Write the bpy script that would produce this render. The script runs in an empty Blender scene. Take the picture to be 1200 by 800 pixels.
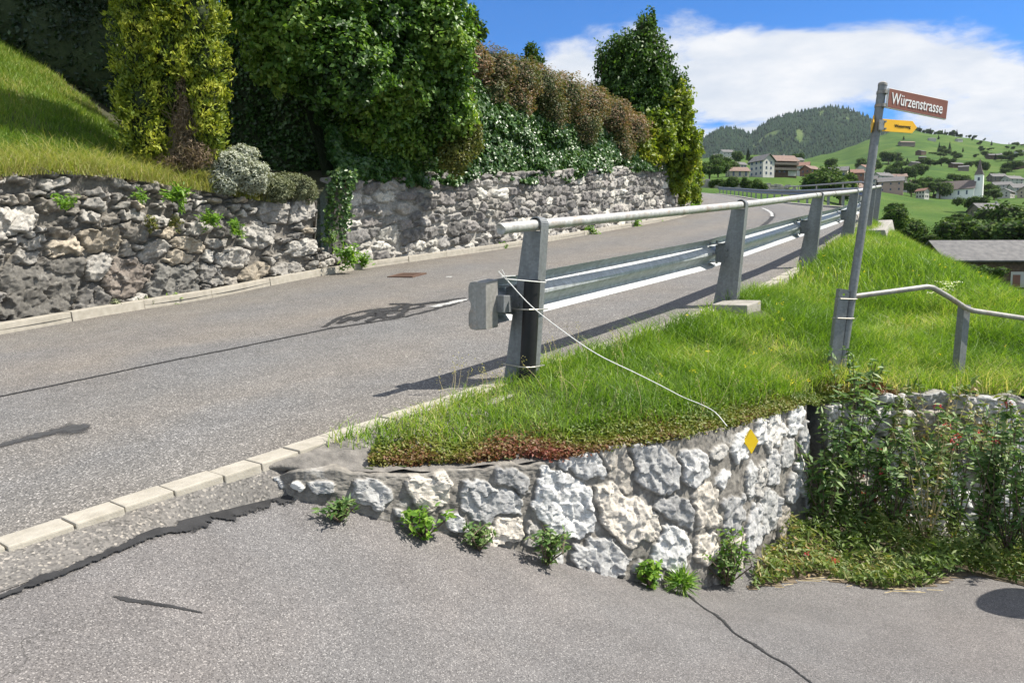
import bpy, bmesh, math, random
import numpy as np
from mathutils import Vector, Matrix
from mathutils.bvhtree import BVHTree
R = math.radians
SC = bpy.context.scene
COL = SC.collection
random.seed(7)
RNG = np.random.default_rng(11)

# ------------------------------------------------------------------ camera, sky, sun, exposure
FPX = 870.0                       # focal length in pixels of the 1200 px wide photograph
PITCH = R(4.6)
cam_d = bpy.data.cameras.new('camera'); cam = bpy.data.objects.new('camera', cam_d); COL.objects.link(cam)
cam_d.sensor_width = 36; cam_d.lens = FPX / 1200 * 36
cam_d.clip_start = 0.05; cam_d.clip_end = 20000
cam.location = (0, 0, 0); cam.rotation_euler = (R(90) - PITCH, 0, 0)
SC.camera = cam

SUN_DIR = Vector((0.74, -0.03, 1.0)).normalized()
SUN_EL = math.asin(SUN_DIR.z); SUN_AZ = math.atan2(SUN_DIR.x, SUN_DIR.y)
world = bpy.data.worlds.new('World'); SC.world = world; world.use_nodes = True
wn, wl = world.node_tree.nodes, world.node_tree.links
wn.clear()
def N(nt, t, **k):
    n = nt.nodes.new(t)
    for a, v in k.items():
        if a == 'inp':
            for i, x in v.items(): n.inputs[i].default_value = x
        else: setattr(n, a, v)
    return n
wt = world.node_tree
w_out = N(wt, 'ShaderNodeOutputWorld'); w_bg = N(wt, 'ShaderNodeBackground', inp={'Strength': 0.06})
w_sky = N(wt, 'ShaderNodeTexSky', sky_type='NISHITA', sun_disc=False, sun_elevation=SUN_EL, sun_rotation=SUN_AZ,
          altitude=900, air_density=1.0, dust_density=0.3, ozone_density=2.0)
w_tc = N(wt, 'ShaderNodeTexCoord'); w_sep = N(wt, 'ShaderNodeSeparateXYZ')
wl.new(w_tc.outputs['Generated'], w_sep.inputs[0])
# project the view direction on a high cloud layer
w_za = N(wt, 'ShaderNodeMath', operation='ADD', inp={1: 0.10}); wl.new(w_sep.outputs['Z'], w_za.inputs[0])
w_zm = N(wt, 'ShaderNodeMath', operation='MAXIMUM', inp={1: 0.03}); wl.new(w_za.outputs[0], w_zm.inputs[0])
w_dx = N(wt, 'ShaderNodeMath', operation='DIVIDE'); wl.new(w_sep.outputs['X'], w_dx.inputs[0]); wl.new(w_zm.outputs[0], w_dx.inputs[1])
w_dy = N(wt, 'ShaderNodeMath', operation='DIVIDE'); wl.new(w_sep.outputs['Y'], w_dy.inputs[0]); wl.new(w_zm.outputs[0], w_dy.inputs[1])
w_cv = N(wt, 'ShaderNodeCombineXYZ'); wl.new(w_dx.outputs[0], w_cv.inputs[0]); wl.new(w_dy.outputs[0], w_cv.inputs[1])
w_n1 = N(wt, 'ShaderNodeTexNoise', inp={'Scale': 1.5, 'Detail': 10.0, 'Roughness': 0.58, 'Distortion': 0.25})
w_mp = N(wt, 'ShaderNodeMapping', inp={'Location': (1.3, 2.55, 0.0), 'Scale': (1.0, 1.0, 1.0)})
wl.new(w_cv.outputs[0], w_mp.inputs[0]); wl.new(w_mp.outputs[0], w_n1.inputs['Vector'])
# a broad cloud bank over the mountains to the north and east, clear sky above it and to the west
w_ym = N(wt, 'ShaderNodeMath', operation='MAXIMUM', inp={1: 0.15}); wl.new(w_sep.outputs['Y'], w_ym.inputs[0])
w_h = N(wt, 'ShaderNodeMath', operation='DIVIDE'); wl.new(w_sep.outputs['Z'], w_h.inputs[0]); wl.new(w_ym.outputs[0], w_h.inputs[1])
w_b = N(wt, 'ShaderNodeMath', operation='DIVIDE'); wl.new(w_sep.outputs['X'], w_b.inputs[0]); wl.new(w_ym.outputs[0], w_b.inputs[1])
w_b1 = N(wt, 'ShaderNodeMapRange', interpolation_type='SMOOTHSTEP', inp={1: 0.27, 2: 0.40, 3: 0.08, 4: -0.30}); wl.new(w_h.outputs[0], w_b1.inputs[0])
w_b2 = N(wt, 'ShaderNodeMapRange', interpolation_type='SMOOTHSTEP', inp={1: -0.05, 2: 0.08, 3: -0.30, 4: 0.02}); wl.new(w_b.outputs[0], w_b2.inputs[0])
w_b3 = N(wt, 'ShaderNodeMapRange', interpolation_type='SMOOTHSTEP', inp={1: 0.6, 2: 1.1, 3: 0.0, 4: 0.40}); wl.new(w_h.outputs[0], w_b3.inputs[0])      # unseen cloud added overhead and behind, to whiten the ambient light
w_b4 = N(wt, 'ShaderNodeMapRange', interpolation_type='SMOOTHSTEP', inp={1: -1.2, 2: -0.7, 3: 0.30, 4: 0.0}); wl.new(w_b.outputs[0], w_b4.inputs[0])  # unseen cloud added far to the west, also for whiter ambient light
w_a1 = N(wt, 'ShaderNodeMath', operation='ADD'); wl.new(w_b1.outputs[0], w_a1.inputs[0]); wl.new(w_b2.outputs[0], w_a1.inputs[1])
w_a2 = N(wt, 'ShaderNodeMath', operation='ADD'); wl.new(w_b3.outputs[0], w_a2.inputs[0]); wl.new(w_b4.outputs[0], w_a2.inputs[1])
w_bias = N(wt, 'ShaderNodeMath', operation='ADD'); wl.new(w_a1.outputs[0], w_bias.inputs[0]); wl.new(w_a2.outputs[0], w_bias.inputs[1])
w_sum = N(wt, 'ShaderNodeMath', operation='ADD'); wl.new(w_n1.outputs['Fac'], w_sum.inputs[0]); wl.new(w_bias.outputs[0], w_sum.inputs[1])
w_mr = N(wt, 'ShaderNodeMapRange', interpolation_type='SMOOTHSTEP', inp={1: 0.43, 2: 0.58, 3: 0.0, 4: 0.98})
wl.new(w_sum.outputs[0], w_mr.inputs[0])
w_n2 = N(wt, 'ShaderNodeTexNoise', inp={'Scale': 3.2, 'Detail': 7.0, 'Roughness': 0.6})
wl.new(w_mp.outputs[0], w_n2.inputs['Vector'])
w_nc = N(wt, 'ShaderNodeMapRange', inp={1: 0.35, 2: 0.65}); wl.new(w_n2.outputs['Fac'], w_nc.inputs[0])
w_cr = N(wt, 'ShaderNodeMix', data_type='RGBA', inp={6: (7.2, 7.8, 8.7, 1), 7: (9.6, 9.7, 9.9, 1)})
wl.new(w_nc.outputs[0], w_cr.inputs[0])
w_tint = N(wt, 'ShaderNodeMix', data_type='RGBA', blend_type='MULTIPLY', inp={0: 1.0, 7: (0.36, 1.05, 1.80, 1)})
wl.new(w_sky.outputs[0], w_tint.inputs[6])
w_mx = N(wt, 'ShaderNodeMix', data_type='RGBA'); wl.new(w_mr.outputs[0], w_mx.inputs[0])
wl.new(w_tint.outputs[2], w_mx.inputs[6]); wl.new(w_cr.outputs[2], w_mx.inputs[7])
wl.new(w_mx.outputs[2], w_bg.inputs['Color']); wl.new(w_bg.outputs[0], w_out.inputs['Surface'])

sun_d = bpy.data.lights.new('sun', 'SUN'); sun_d.energy = 5.0; sun_d.angle = R(0.53); sun_d.color = (1.0, 0.94, 0.845)
sun = bpy.data.objects.new('sun', sun_d); COL.objects.link(sun); sun.rotation_euler = SUN_DIR.to_track_quat('Z', 'Y').to_euler()
sun.location = (10, -10, 40)
SC.view_settings.view_transform = 'Standard'; SC.view_settings.look = 'None'
SC.view_settings.exposure = 0.75; SC.view_settings.gamma = 1.0; SC.view_settings.use_curve_mapping = False
SC.cycles.max_bounces = 6; SC.cycles.transparent_max_bounces = 6; SC.cycles.volume_bounces = 0
SC.cycles.diffuse_bounces = 2

# ------------------------------------------------------------------ numbers: rays of the survey photograph, noise, splines
CP, SP = math.cos(PITCH), math.sin(PITCH)
def ray(px, py):
    u, v = (px - 600) / FPX, (400 - py) / FPX
    return Vector((u, CP + v * SP, -SP + v * CP))
def at(px, py, y):                               # surveyed point: bearing and height angle read off the photo, y = distance ahead in metres
    d = ray(px, py); return d * (y / d.y)
def A(pts): return np.array([tuple(at(*p)) for p in pts])

def hash3(i, j, k, seed):
    h = (i * 374761393 + j * 668265263 + k * 1274126177 + seed * 974711) & 0xffffffff
    h = ((h ^ (h >> 13)) * 1103515245) & 0xffffffff
    h = ((h ^ (h >> 16)) * 2246822519) & 0xffffffff
    return ((h ^ (h >> 15)) & 0xffffff) / float(0xffffff)
def vnoise(p, seed=0):
    p = np.asarray(p, float); f = np.floor(p); i = f.astype(np.int64); t = p - f; t = t * t * t * (t * (t * 6 - 15) + 10)
    r = 0
    for a in (0, 1):
        wx = t[:, 0] if a else 1 - t[:, 0]
        for b in (0, 1):
            wy = t[:, 1] if b else 1 - t[:, 1]
            for c in (0, 1):
                wz = t[:, 2] if c else 1 - t[:, 2]
                r = r + wx * wy * wz * hash3(i[:, 0] + a, i[:, 1] + b, i[:, 2] + c, seed)
    return r
def fbm(p, oct=4, seed=0, gain=0.5):
    p = np.asarray(p, float)
    if p.shape[1] == 2: p = np.column_stack([p, np.zeros(len(p))])
    s = 0; a = 1; n = 0
    for o in range(oct):
        s = s + a * vnoise(p * 2 ** o + o * 17.3, seed + o); n += a; a *= gain
    return s / n
def sstep(a, b, x):
    t = np.clip((x - a) / (b - a), 0, 1); return t * t * (3 - 2 * t)

def worley2(p, seed=0):
    f = np.floor(p).astype(np.int64); best = np.full(len(p), 9e9); bd = np.zeros((len(p), 2)); br = np.zeros((len(p), 3))
    for a in (-1, 0, 1):
        for b in (-1, 0, 1):
            i, j = f[:, 0] + a, f[:, 1] + b; z = np.zeros_like(i); c = np.column_stack([i + hash3(i, j, z, seed), j + hash3(i, j, z + 1, seed)]); d = p - c; q = (d ** 2).sum(1); k = q < best
            best[k] = q[k]; bd[k] = d[k]; br[k] = np.column_stack([hash3(i, j, z + 2, seed), hash3(i, j, z + 3, seed), hash3(i, j, z + 4, seed)])[k]
    return bd, br
def facets(S, H, scale, seed):
    """chipped stone: small planes, each tilted its own way"""
    w = np.column_stack([S, H]) / scale; w = w + 0.30 * np.column_stack([fbm(w * 1.7, 3, seed + 50), fbm(w * 1.7 + 9, 3, seed + 51)]); d, r = worley2(w, seed)
    return (r[:, 0] - 0.5) * 0.7 + (r[:, 1] - 0.5) * 1.6 * d[:, 0] + (r[:, 2] - 0.5) * 1.6 * d[:, 1]
class TPS:
    def __init__(s, xy, z, lam=1e-3):
        s.xy = np.asarray(xy, float); n = len(s.xy); s.sc = np.std(s.xy) + 1e-9; q = s.xy / s.sc
        K = s.k(q, q) + lam * np.eye(n); Pm = np.column_stack([np.ones(n), q])
        M = np.zeros((n + 3, n + 3)); M[:n, :n] = K; M[:n, n:] = Pm; M[n:, :n] = Pm.T
        w = np.linalg.solve(M, np.concatenate([np.asarray(z, float), np.zeros(3)])); s.w = w[:n]; s.a = w[n:]; s.q = q
    def k(s, a, b):
        d2 = ((a[:, None, :] - b[None, :, :]) ** 2).sum(-1); return 0.5 * d2 * np.log(d2 + 1e-12)
    def __call__(s, xy):
        xy = np.atleast_2d(np.asarray(xy, float)); out = np.empty(len(xy))
        for i in range(0, len(xy), 20000):
            q = xy[i:i + 20000] / s.sc
            out[i:i + 20000] = s.k(q, s.q) @ s.w + s.a[0] + q @ s.a[1:]
        return out
def catmull(P, n_per=8):
    P = np.asarray(P, float); Q = np.vstack([2 * P[0] - P[1], P, 2 * P[-1] - P[-2]]); out = []
    for i in range(1, len(Q) - 2):
        for t in np.linspace(0, 1, n_per, endpoint=False):
            a, b, c, d = Q[i - 1], Q[i], Q[i + 1], Q[i + 2]
            out.append(0.5 * ((2 * b) + (c - a) * t + (2 * a - 5 * b + 4 * c - d) * t * t + (3 * b - a - 3 * c + d) * t ** 3))
    out.append(P[-1]); return np.array(out)
def resample(P, step=None, n=None):
    P = np.asarray(P, float); d = np.r_[0, np.cumsum(np.linalg.norm(np.diff(P, axis=0), axis=1))]
    n = n or max(2, int(round(d[-1] / step)) + 1); s = np.linspace(0, d[-1], n)
    return np.column_stack([np.interp(s, d, P[:, k]) for k in range(P.shape[1])]), s
def inside(poly, xy):
    poly = np.asarray(poly); x, y = xy[:, 0], xy[:, 1]; r = np.zeros(len(xy), bool); j = len(poly) - 1
    for i in range(len(poly)):
        xi, yi = poly[i][:2]; xj, yj = poly[j][:2]
        c = ((yi > y) != (yj > y)) & (x < (xj - xi) * (y - yi) / (yj - yi + 1e-12) + xi); r ^= c; j = i
    return r

# ------------------------------------------------------------------ object helpers
def tag(o, label=None, cat=None, group=None, kind=None):
    if label: o['label'] = label
    if cat: o['category'] = cat
    if group: o['group'] = group
    if kind: o['kind'] = kind
    return o
def empty(name, loc, label=None, cat=None, group=None):
    o = bpy.data.objects.new(name, None); COL.objects.link(o); o.location = Vector(loc); o.empty_display_size = 0.2
    return tag(o, label, cat, group)
def mk(name, V, F, mat, parent=None, smooth=False, attrs=None, loc=None, col=None, bevel=0):
    V = np.asarray(V, float).reshape(-1, 3)
    org = np.array(loc, float) if loc is not None else np.zeros(3)
    if parent is not None:
        q = parent; base = np.zeros(3)
        while q is not None: base = base + np.array(q.location); q = q.parent
        org = base
    V = V - org
    me = bpy.data.meshes.new(name)
    if isinstance(F, np.ndarray) and F.ndim == 2:
        k = F.shape[1]; me.vertices.add(len(V)); me.vertices.foreach_set('co', V.ravel())
        me.loops.add(F.size); me.loops.foreach_set('vertex_index', F.ravel().astype(np.int32))
        me.polygons.add(len(F)); me.polygons.foreach_set('loop_start', np.arange(0, F.size, k, dtype=np.int32))
        me.polygons.foreach_set('loop_total', np.full(len(F), k, np.int32)); me.update(calc_edges=True)
    else:
        me.from_pydata([tuple(v) for v in V], [], [tuple(int(i) for i in f) for f in F]); me.update()
    if attrs:
        for n_, a in attrs.items():
            at_ = me.attributes.new(n_, 'FLOAT', 'POINT'); at_.data.foreach_set('value', np.asarray(a, np.float32))
    if col is not None:
        at_ = me.attributes.new('Col', 'FLOAT_COLOR', 'POINT')
        c4 = np.column_stack([col, np.ones(len(col))]).astype(np.float32); at_.data.foreach_set('color', c4.ravel())
    if bevel:
        bm = bmesh.new(); bm.from_mesh(me); bmesh.ops.recalc_face_normals(bm, faces=bm.faces)
        ed = [e for e in bm.edges if len(e.link_faces) == 2 and e.calc_face_angle(0) > 0.5]
        bmesh.ops.bevel(bm, geom=ed, offset=bevel, segments=2, affect='EDGES', profile=0.6); bm.to_mesh(me); bm.free()
    if smooth: me.polygons.foreach_set('use_smooth', np.ones(len(me.polygons), bool))
    if mat is not None: me.materials.append(mat)
    o = bpy.data.objects.new(name, me); COL.objects.link(o)
    if parent is not None: o.parent = parent
    else: o.location = Vector(org)
    return o
class MB:
    def __init__(s): s.V = []; s.F = []
    def add(s, V, F):
        b = len(s.V); s.V += [tuple(v) for v in V]; s.F += [tuple(i + b for i in f) for f in F]; return s
    def box(s, c, h, X=(1, 0, 0), Y=(0, 1, 0), Z=(0, 0, 1)):
        c, X, Y, Z = Vector(c), Vector(X).normalized(), Vector(Y).normalized(), Vector(Z).normalized()
        V = [c + X * (a * h[0]) + Y * (b * h[1]) + Z * (d * h[2]) for d in (-1, 1) for b in (-1, 1) for a in (-1, 1)]
        return s.add(V, [(0, 2, 3, 1), (4, 5, 7, 6), (0, 1, 5, 4), (2, 6, 7, 3), (0, 4, 6, 2), (1, 3, 7, 5)])
    def prism(s, poly, ext):
        n = len(poly); e = Vector(ext); P = [Vector(p) for p in poly]
        return s.add(P + [p + e for p in P], [tuple(range(n - 1, -1, -1)), tuple(range(n, 2 * n))] + [(i, (i + 1) % n, n + (i + 1) % n, n + i) for i in range(n)])
    def tube(s, pts, r, seg=10, cap=True):
        pts = [Vector(p) for p in pts]; n = len(pts); rs = r if hasattr(r, '__len__') else [r] * n
        V = []; ref = None
        for i in range(n):
            t = (pts[min(i + 1, n - 1)] - pts[max(i - 1, 0)]).normalized()
            if ref is None: ref = Vector((0, 0, 1)) if abs(t.z) < 0.9 else Vector((1, 0, 0))
            a = t.cross(ref).normalized(); b = a.cross(t).normalized(); ref = b
            V += [pts[i] + a * (rs[i] * math.cos(2 * math.pi * k / seg)) + b * (rs[i] * math.sin(2 * math.pi * k / seg)) for k in range(seg)]
        F = [(i * seg + k, i * seg + (k + 1) % seg, (i + 1) * seg + (k + 1) % seg, (i + 1) * seg + k) for i in range(n - 1) for k in range(seg)]
        if cap: F += [tuple(range(seg - 1, -1, -1)), tuple((n - 1) * seg + k for k in range(seg))]
        return s.add(V, F)
    def build(s, name, mat, parent=None, smooth=False, bevel=0, loc=None): return mk(name, s.V, s.F, mat, parent, smooth, bevel=bevel, loc=loc)
def auto_smooth(o, ang=40):
    me = o.data; bm = bmesh.new(); bm.from_mesh(me); bmesh.ops.recalc_face_normals(bm, faces=bm.faces)
    for f in bm.faces: f.smooth = True
    for e in bm.edges:
        if len(e.link_faces) == 2: e.smooth = e.calc_face_angle(0) < R(ang)
    bm.to_mesh(me); bm.free(); return o

# ------------------------------------------------------------------ materials
def new_mat(name):
    m = bpy.data.materials.new(name); m.use_nodes = True; nt = m.node_tree; nt.nodes.clear()
    o = N(nt, 'ShaderNodeOutputMaterial'); b = N(nt, 'ShaderNodeBsdfPrincipled'); nt.links.new(b.outputs[0], o.inputs[0])
    return m, nt, b, o
def noise(nt, scale, detail=4, rough=0.55, vec=None, dist=0.0):
    n = N(nt, 'ShaderNodeTexNoise', inp={'Scale': scale, 'Detail': detail, 'Roughness': rough, 'Distortion': dist})
    if vec is None:
        g = N(nt, 'ShaderNodeNewGeometry'); vec = g.outputs['Position']
    nt.links.new(vec, n.inputs['Vector']); return n.outputs['Fac']
def ramp(nt, fac, stops):
    r = N(nt, 'ShaderNodeValToRGB'); e = r.color_ramp.elements
    while len(e) < len(stops): e.new(0.5)
    for i, (p, c) in enumerate(stops): e[i].position = p; e[i].color = (*c, 1)
    nt.links.new(fac, r.inputs[0]); return r.outputs[0]
def mixc(nt, fac, a, b, mode='MIX'):
    m = N(nt, 'ShaderNodeMix', data_type='RGBA', blend_type=mode)
    for k, v in ((0, fac), (6, a), (7, b)):
        if hasattr(v, 'is_output'): nt.links.new(v, m.inputs[k])
        else: m.inputs[k].default_value = v if k == 0 else (*v, 1)
    return m.outputs[2]
def bump(nt, b, h, strength=0.5, dist=0.01, prev=None):
    n = N(nt, 'ShaderNodeBump', inp={'Strength': strength, 'Distance': dist}); nt.links.new(h, n.inputs['Height'])
    if prev is not None: nt.links.new(prev, n.inputs['Normal'])
    nt.links.new(n.outputs[0], b.inputs['Normal']); return n.outputs[0]
def mrange(nt, v, a, b, c=0.0, d=1.0):
    n = N(nt, 'ShaderNodeMapRange', inp={1: a, 2: b, 3: c, 4: d}); nt.links.new(v, n.inputs[0]); return n.outputs[0]

def m_plain(name, c1, c2=None, rough=0.7, scale=8.0, metal=0.0, bmp=0.0, bscale=60, spec=0.4):
    m, nt, b, _ = new_mat(name)
    f = noise(nt, scale, 5)
    nt.links.new(ramp(nt, f, [(0.3, c1), (0.7, c2 or c1)]), b.inputs['Base Color'])
    b.inputs['Roughness'].default_value = rough; b.inputs['Metallic'].default_value = metal; b.inputs['Specular IOR Level'].default_value = spec
    if bmp: bump(nt, b, noise(nt, bscale, 4), 0.6, bmp)
    return m
def m_asphalt(name, dark, light, agg_dark, agg_light, warm, grain=170, tracks=False, cracks=0.0):
    m, nt, b, _ = new_mat(name); g = N(nt, 'ShaderNodeNewGeometry'); P = g.outputs['Position']
    v = N(nt, 'ShaderNodeTexVoronoi', inp={'Scale': grain, 'Randomness': 1.0}); nt.links.new(P, v.inputs['Vector'])
    sep = N(nt, 'ShaderNodeSeparateColor'); nt.links.new(v.outputs['Color'], sep.inputs[0])
    agg = ramp(nt, sep.outputs[0], [(0.0, agg_dark), (0.3, dark), (0.85, light), (1.0, agg_light)])
    big = noise(nt, 0.45, 6, 0.62, P, 0.4); mid = noise(nt, 3.2, 6, 0.65, P, 0.3)
    c = mixc(nt, mrange(nt, big, 0.38, 0.62, 0.0, 0.9), agg, mixc(nt, 1.0, agg, warm, 'MULTIPLY'))
    c = mixc(nt, 1.0, c, ramp(nt, mid, [(0.28, (0.84, 0.84, 0.84)), (0.72, (1.12, 1.12, 1.12))]), 'MULTIPLY')
    if tracks:                                     # polished wheel tracks, greyer middle and dusty edges
        a = N(nt, 'ShaderNodeAttribute', attribute_name='tint'); wv = N(nt, 'ShaderNodeMath', operation='ADD'); nt.links.new(a.outputs['Fac'], wv.inputs[0]); nt.links.new(mrange(nt, big, 0.3, 0.7, -0.04, 0.04), wv.inputs[1])
        c = mixc(nt, 1.0, c, ramp(nt, wv.outputs[0], [(0.0, (1.08, 1.04, 0.98)), (0.12, (0.98, 0.98, 0.98)), (0.22, (1.06, 1.03, 0.99)), (0.34, (0.95, 0.96, 0.97)), (0.47, (0.90, 0.90, 0.91)), (0.60, (1.07, 1.03, 0.98)), (0.75, (0.95, 0.95, 0.96)), (0.9, (1.05, 1.02, 0.97)), (1.0, (0.92, 0.88, 0.82))]), 'MULTIPLY')
    if cracks:
        ms = N(nt, 'ShaderNodeVectorMath', operation='ADD'); nz = N(nt, 'ShaderNodeTexNoise', inp={'Scale': 3.0, 'Detail': 6.0, 'Roughness': 0.6}); nt.links.new(P, nz.inputs['Vector']); nt.links.new(P, ms.inputs[0]); sc = N(nt, 'ShaderNodeVectorMath', operation='SCALE', inp={'Scale': 0.5}); nt.links.new(nz.outputs['Color'], sc.inputs[0]); nt.links.new(sc.outputs[0], ms.inputs[1])
        ve = N(nt, 'ShaderNodeTexVoronoi', feature='DISTANCE_TO_EDGE', inp={'Scale': 0.55}); nt.links.new(ms.outputs[0], ve.inputs['Vector'])
        ck = N(nt, 'ShaderNodeMath', operation='MULTIPLY'); nt.links.new(mrange(nt, ve.outputs['Distance'], 0.0012, 0.003, 1.0, 0.0), ck.inputs[0]); nt.links.new(mrange(nt, noise(nt, 0.8, 3, 0.5, P), 0.50, 0.60, 0.0, cracks), ck.inputs[1])
        c = mixc(nt, ck.outputs[0], c, (0.05, 0.048, 0.045))
    nt.links.new(c, b.inputs['Base Color']); b.inputs['Roughness'].default_value = 0.88; b.inputs['Specular IOR Level'].default_value = 0.3
    p = bump(nt, b, v.outputs['Distance'], 0.5, 0.003)
    bump(nt, b, noise(nt, 28, 4, 0.6, P), 0.3, 0.005, p)
    return m
M = {}
M['road'] = m_asphalt('road_asphalt', (0.122, 0.120, 0.118), (0.176, 0.172, 0.168), (0.060, 0.060, 0.060), (0.42, 0.41, 0.40), (1.06, 1.01, 0.95), 150, True)
M['lane'] = m_asphalt('lane_asphalt', (0.124, 0.1195, 0.1185), (0.162, 0.156, 0.154), (0.066, 0.064, 0.064), (0.31, 0.30, 0.29), (1.06, 1.01, 0.975), 230, False, 0.6)
M['rubble'] = m_asphalt('rubble_concrete', (0.13, 0.124, 0.117), (0.18, 0.17, 0.158), (0.08, 0.077, 0.072), (0.32, 0.295, 0.26), (1.0, 0.97, 0.93), 105)
M['tar'] = m_plain('tar', (0.016, 0.016, 0.017), (0.036, 0.036, 0.037), 0.85, 14, bmp=0.004, bscale=90)
M['damp'] = m_plain('oil_stain', (0.035, 0.035, 0.036), (0.065, 0.065, 0.065), 0.8, 20, bmp=0.003, bscale=120)
def fray(m, scale=45.0, lo=0.30, hi=0.46, amp=0.85):
    nt = m.node_tree; out = [n for n in nt.nodes if n.type == 'OUTPUT_MATERIAL'][0]; b = [n for n in nt.nodes if n.type == 'BSDF_PRINCIPLED'][0]
    a = N(nt, 'ShaderNodeAttribute', attribute_name='tint'); nz = mrange(nt, noise(nt, scale, 5, 0.7), 0.25, 0.75, -amp / 2, amp / 2)
    ad = N(nt, 'ShaderNodeMath', operation='ADD'); nt.links.new(a.outputs['Fac'], ad.inputs[0]); nt.links.new(nz, ad.inputs[1])
    tr = N(nt, 'ShaderNodeBsdfTransparent'); mx = N(nt, 'ShaderNodeMixShader'); nt.links.new(mrange(nt, ad.outputs[0], lo, hi), mx.inputs[0]); nt.links.new(tr.outputs[0], mx.inputs[1]); nt.links.new(b.outputs[0], mx.inputs[2]); nt.links.new(mx.outputs[0], out.inputs['Surface'])
M['paint'] = m_plain('worn_paint', (0.28, 0.28, 0.27), (0.5, 0.5, 0.49), 0.7, 30)
fray(M['tar']); fray(M['damp'], 22.0, 0.15, 0.75, 0.7); fray(M['paint'], 30.0, 0.25, 0.5, 0.9)
M['kerb'] = m_plain('kerb_granite', (0.31, 0.285, 0.235), (0.43, 0.40, 0.34), 0.85, 12, bmp=0.004, bscale=80)
M['concrete'] = m_plain('concrete', (0.24, 0.225, 0.20), (0.38, 0.36, 0.325), 0.9, 7, bmp=0.006, bscale=40)
M['soil'] = m_plain('soil', (0.10, 0.075, 0.05), (0.2, 0.16, 0.115), 0.95, 6, bmp=0.02, bscale=25)
M['turf'] = m_plain('turf_soil', (0.035, 0.06, 0.015), (0.09, 0.115, 0.035), 0.95, 3, bmp=0.03, bscale=30)
M['lawn_soil'] = m_plain('lawn_soil', (0.06, 0.09, 0.02), (0.16, 0.15, 0.06), 0.95, 2, bmp=0.03, bscale=30)
M['hill_soil'] = m_plain('hill_soil', (0.03, 0.035, 0.015), (0.06, 0.06, 0.03), 0.95, 2, bmp=0.03, bscale=20)
M['verge'] = m_plain('verge_grit', (0.10, 0.094, 0.086), (0.22, 0.205, 0.185), 0.95, 16, bmp=0.012, bscale=70)
M['bark'] = m_plain('bark', (0.07, 0.05, 0.035), (0.16, 0.12, 0.085), 0.9, 20, bmp=0.01, bscale=60)
M['twig'] = m_plain('dead_twigs', (0.16, 0.12, 0.085), (0.3, 0.24, 0.17), 0.9, 30)
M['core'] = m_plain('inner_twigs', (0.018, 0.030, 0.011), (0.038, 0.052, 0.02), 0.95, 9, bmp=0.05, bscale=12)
M['drygrass'] = m_plain('dry_straw', (0.42, 0.33, 0.17), (0.6, 0.5, 0.3), 0.8, 20)
M['black'] = m_plain('black_plastic', (0.007, 0.007, 0.008), (0.012, 0.012, 0.013), 0.55, 20)
M['string'] = m_plain('white_cord', (0.62, 0.62, 0.6), (0.78, 0.78, 0.76), 0.6, 60)
M['wire'] = m_plain('binding_wire', (0.4, 0.38, 0.34), (0.55, 0.52, 0.46), 0.45, 60, 0.7)
M['white'] = m_plain('white_paint', (0.76, 0.76, 0.75), (0.84, 0.84, 0.83), 0.5, 5)
M['brown_sign'] = m_plain('brown_sign_paint', (0.20, 0.075, 0.05), (0.235, 0.09, 0.06), 0.45, 5)
M['yellow_sign'] = m_plain('yellow_sign_paint', (0.78, 0.42, 0.015), (0.86, 0.48, 0.02), 0.4, 6)
M['yellow_paint'] = m_plain('yellow_trail_paint', (0.80, 0.55, 0.02), (0.86, 0.62, 0.03), 0.5, 6)
M['black_ink'] = m_plain('black_lettering', (0.02, 0.018, 0.015), (0.03, 0.026, 0.02), 0.5, 6)
M['rust_iron'] = m_plain('rusty_iron', (0.085, 0.05, 0.035), (0.14, 0.085, 0.06), 0.8, 30, bmp=0.003)
M['plaster'] = m_plain('white_plaster', (0.40, 0.39, 0.365), (0.50, 0.49, 0.46), 0.85, 0.6)
M['plaster_warm'] = m_plain('cream_plaster', (0.38, 0.33, 0.26), (0.46, 0.41, 0.33), 0.85, 0.6)
M['plaster_pink'] = m_plain('pink_plaster', (0.34, 0.24, 0.21), (0.40, 0.29, 0.26), 0.85, 0.6)
M['plaster_red'] = m_plain('red_boards', (0.17, 0.085, 0.06), (0.22, 0.11, 0.085), 0.8, 0.6)
M['wood'] = m_plain('dark_larch', (0.055, 0.035, 0.024), (0.12, 0.08, 0.055), 0.85, 2.5)
M['wood_grey'] = m_plain('grey_larch', (0.13, 0.11, 0.095), (0.22, 0.19, 0.165), 0.85, 2.5)
M['roof_grey'] = m_plain('grey_slates', (0.085, 0.085, 0.088), (0.165, 0.16, 0.158), 0.8, 1.2)
M['roof_brown'] = m_plain('brown_tiles', (0.15, 0.10, 0.08), (0.24, 0.17, 0.14), 0.85, 1.2)
M['roof_red'] = m_plain('red_tiles', (0.17, 0.095, 0.07), (0.23, 0.13, 0.10), 0.85, 1.2)
M['spire'] = m_plain('spire_shingles', (0.10, 0.08, 0.075), (0.17, 0.14, 0.13), 0.8, 1.5)
M['glass'] = m_plain('dark_window', (0.03, 0.035, 0.045), (0.06, 0.07, 0.085), 0.15, 0.5, spec=0.8)
M['car'] = m_plain('dark_car_paint', (0.02, 0.022, 0.03), (0.03, 0.033, 0.045), 0.25, 2, spec=0.7)
M['tyre'] = m_plain('tyre_rubber', (0.015, 0.015, 0.015), (0.025, 0.025, 0.025), 0.9, 10)

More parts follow.
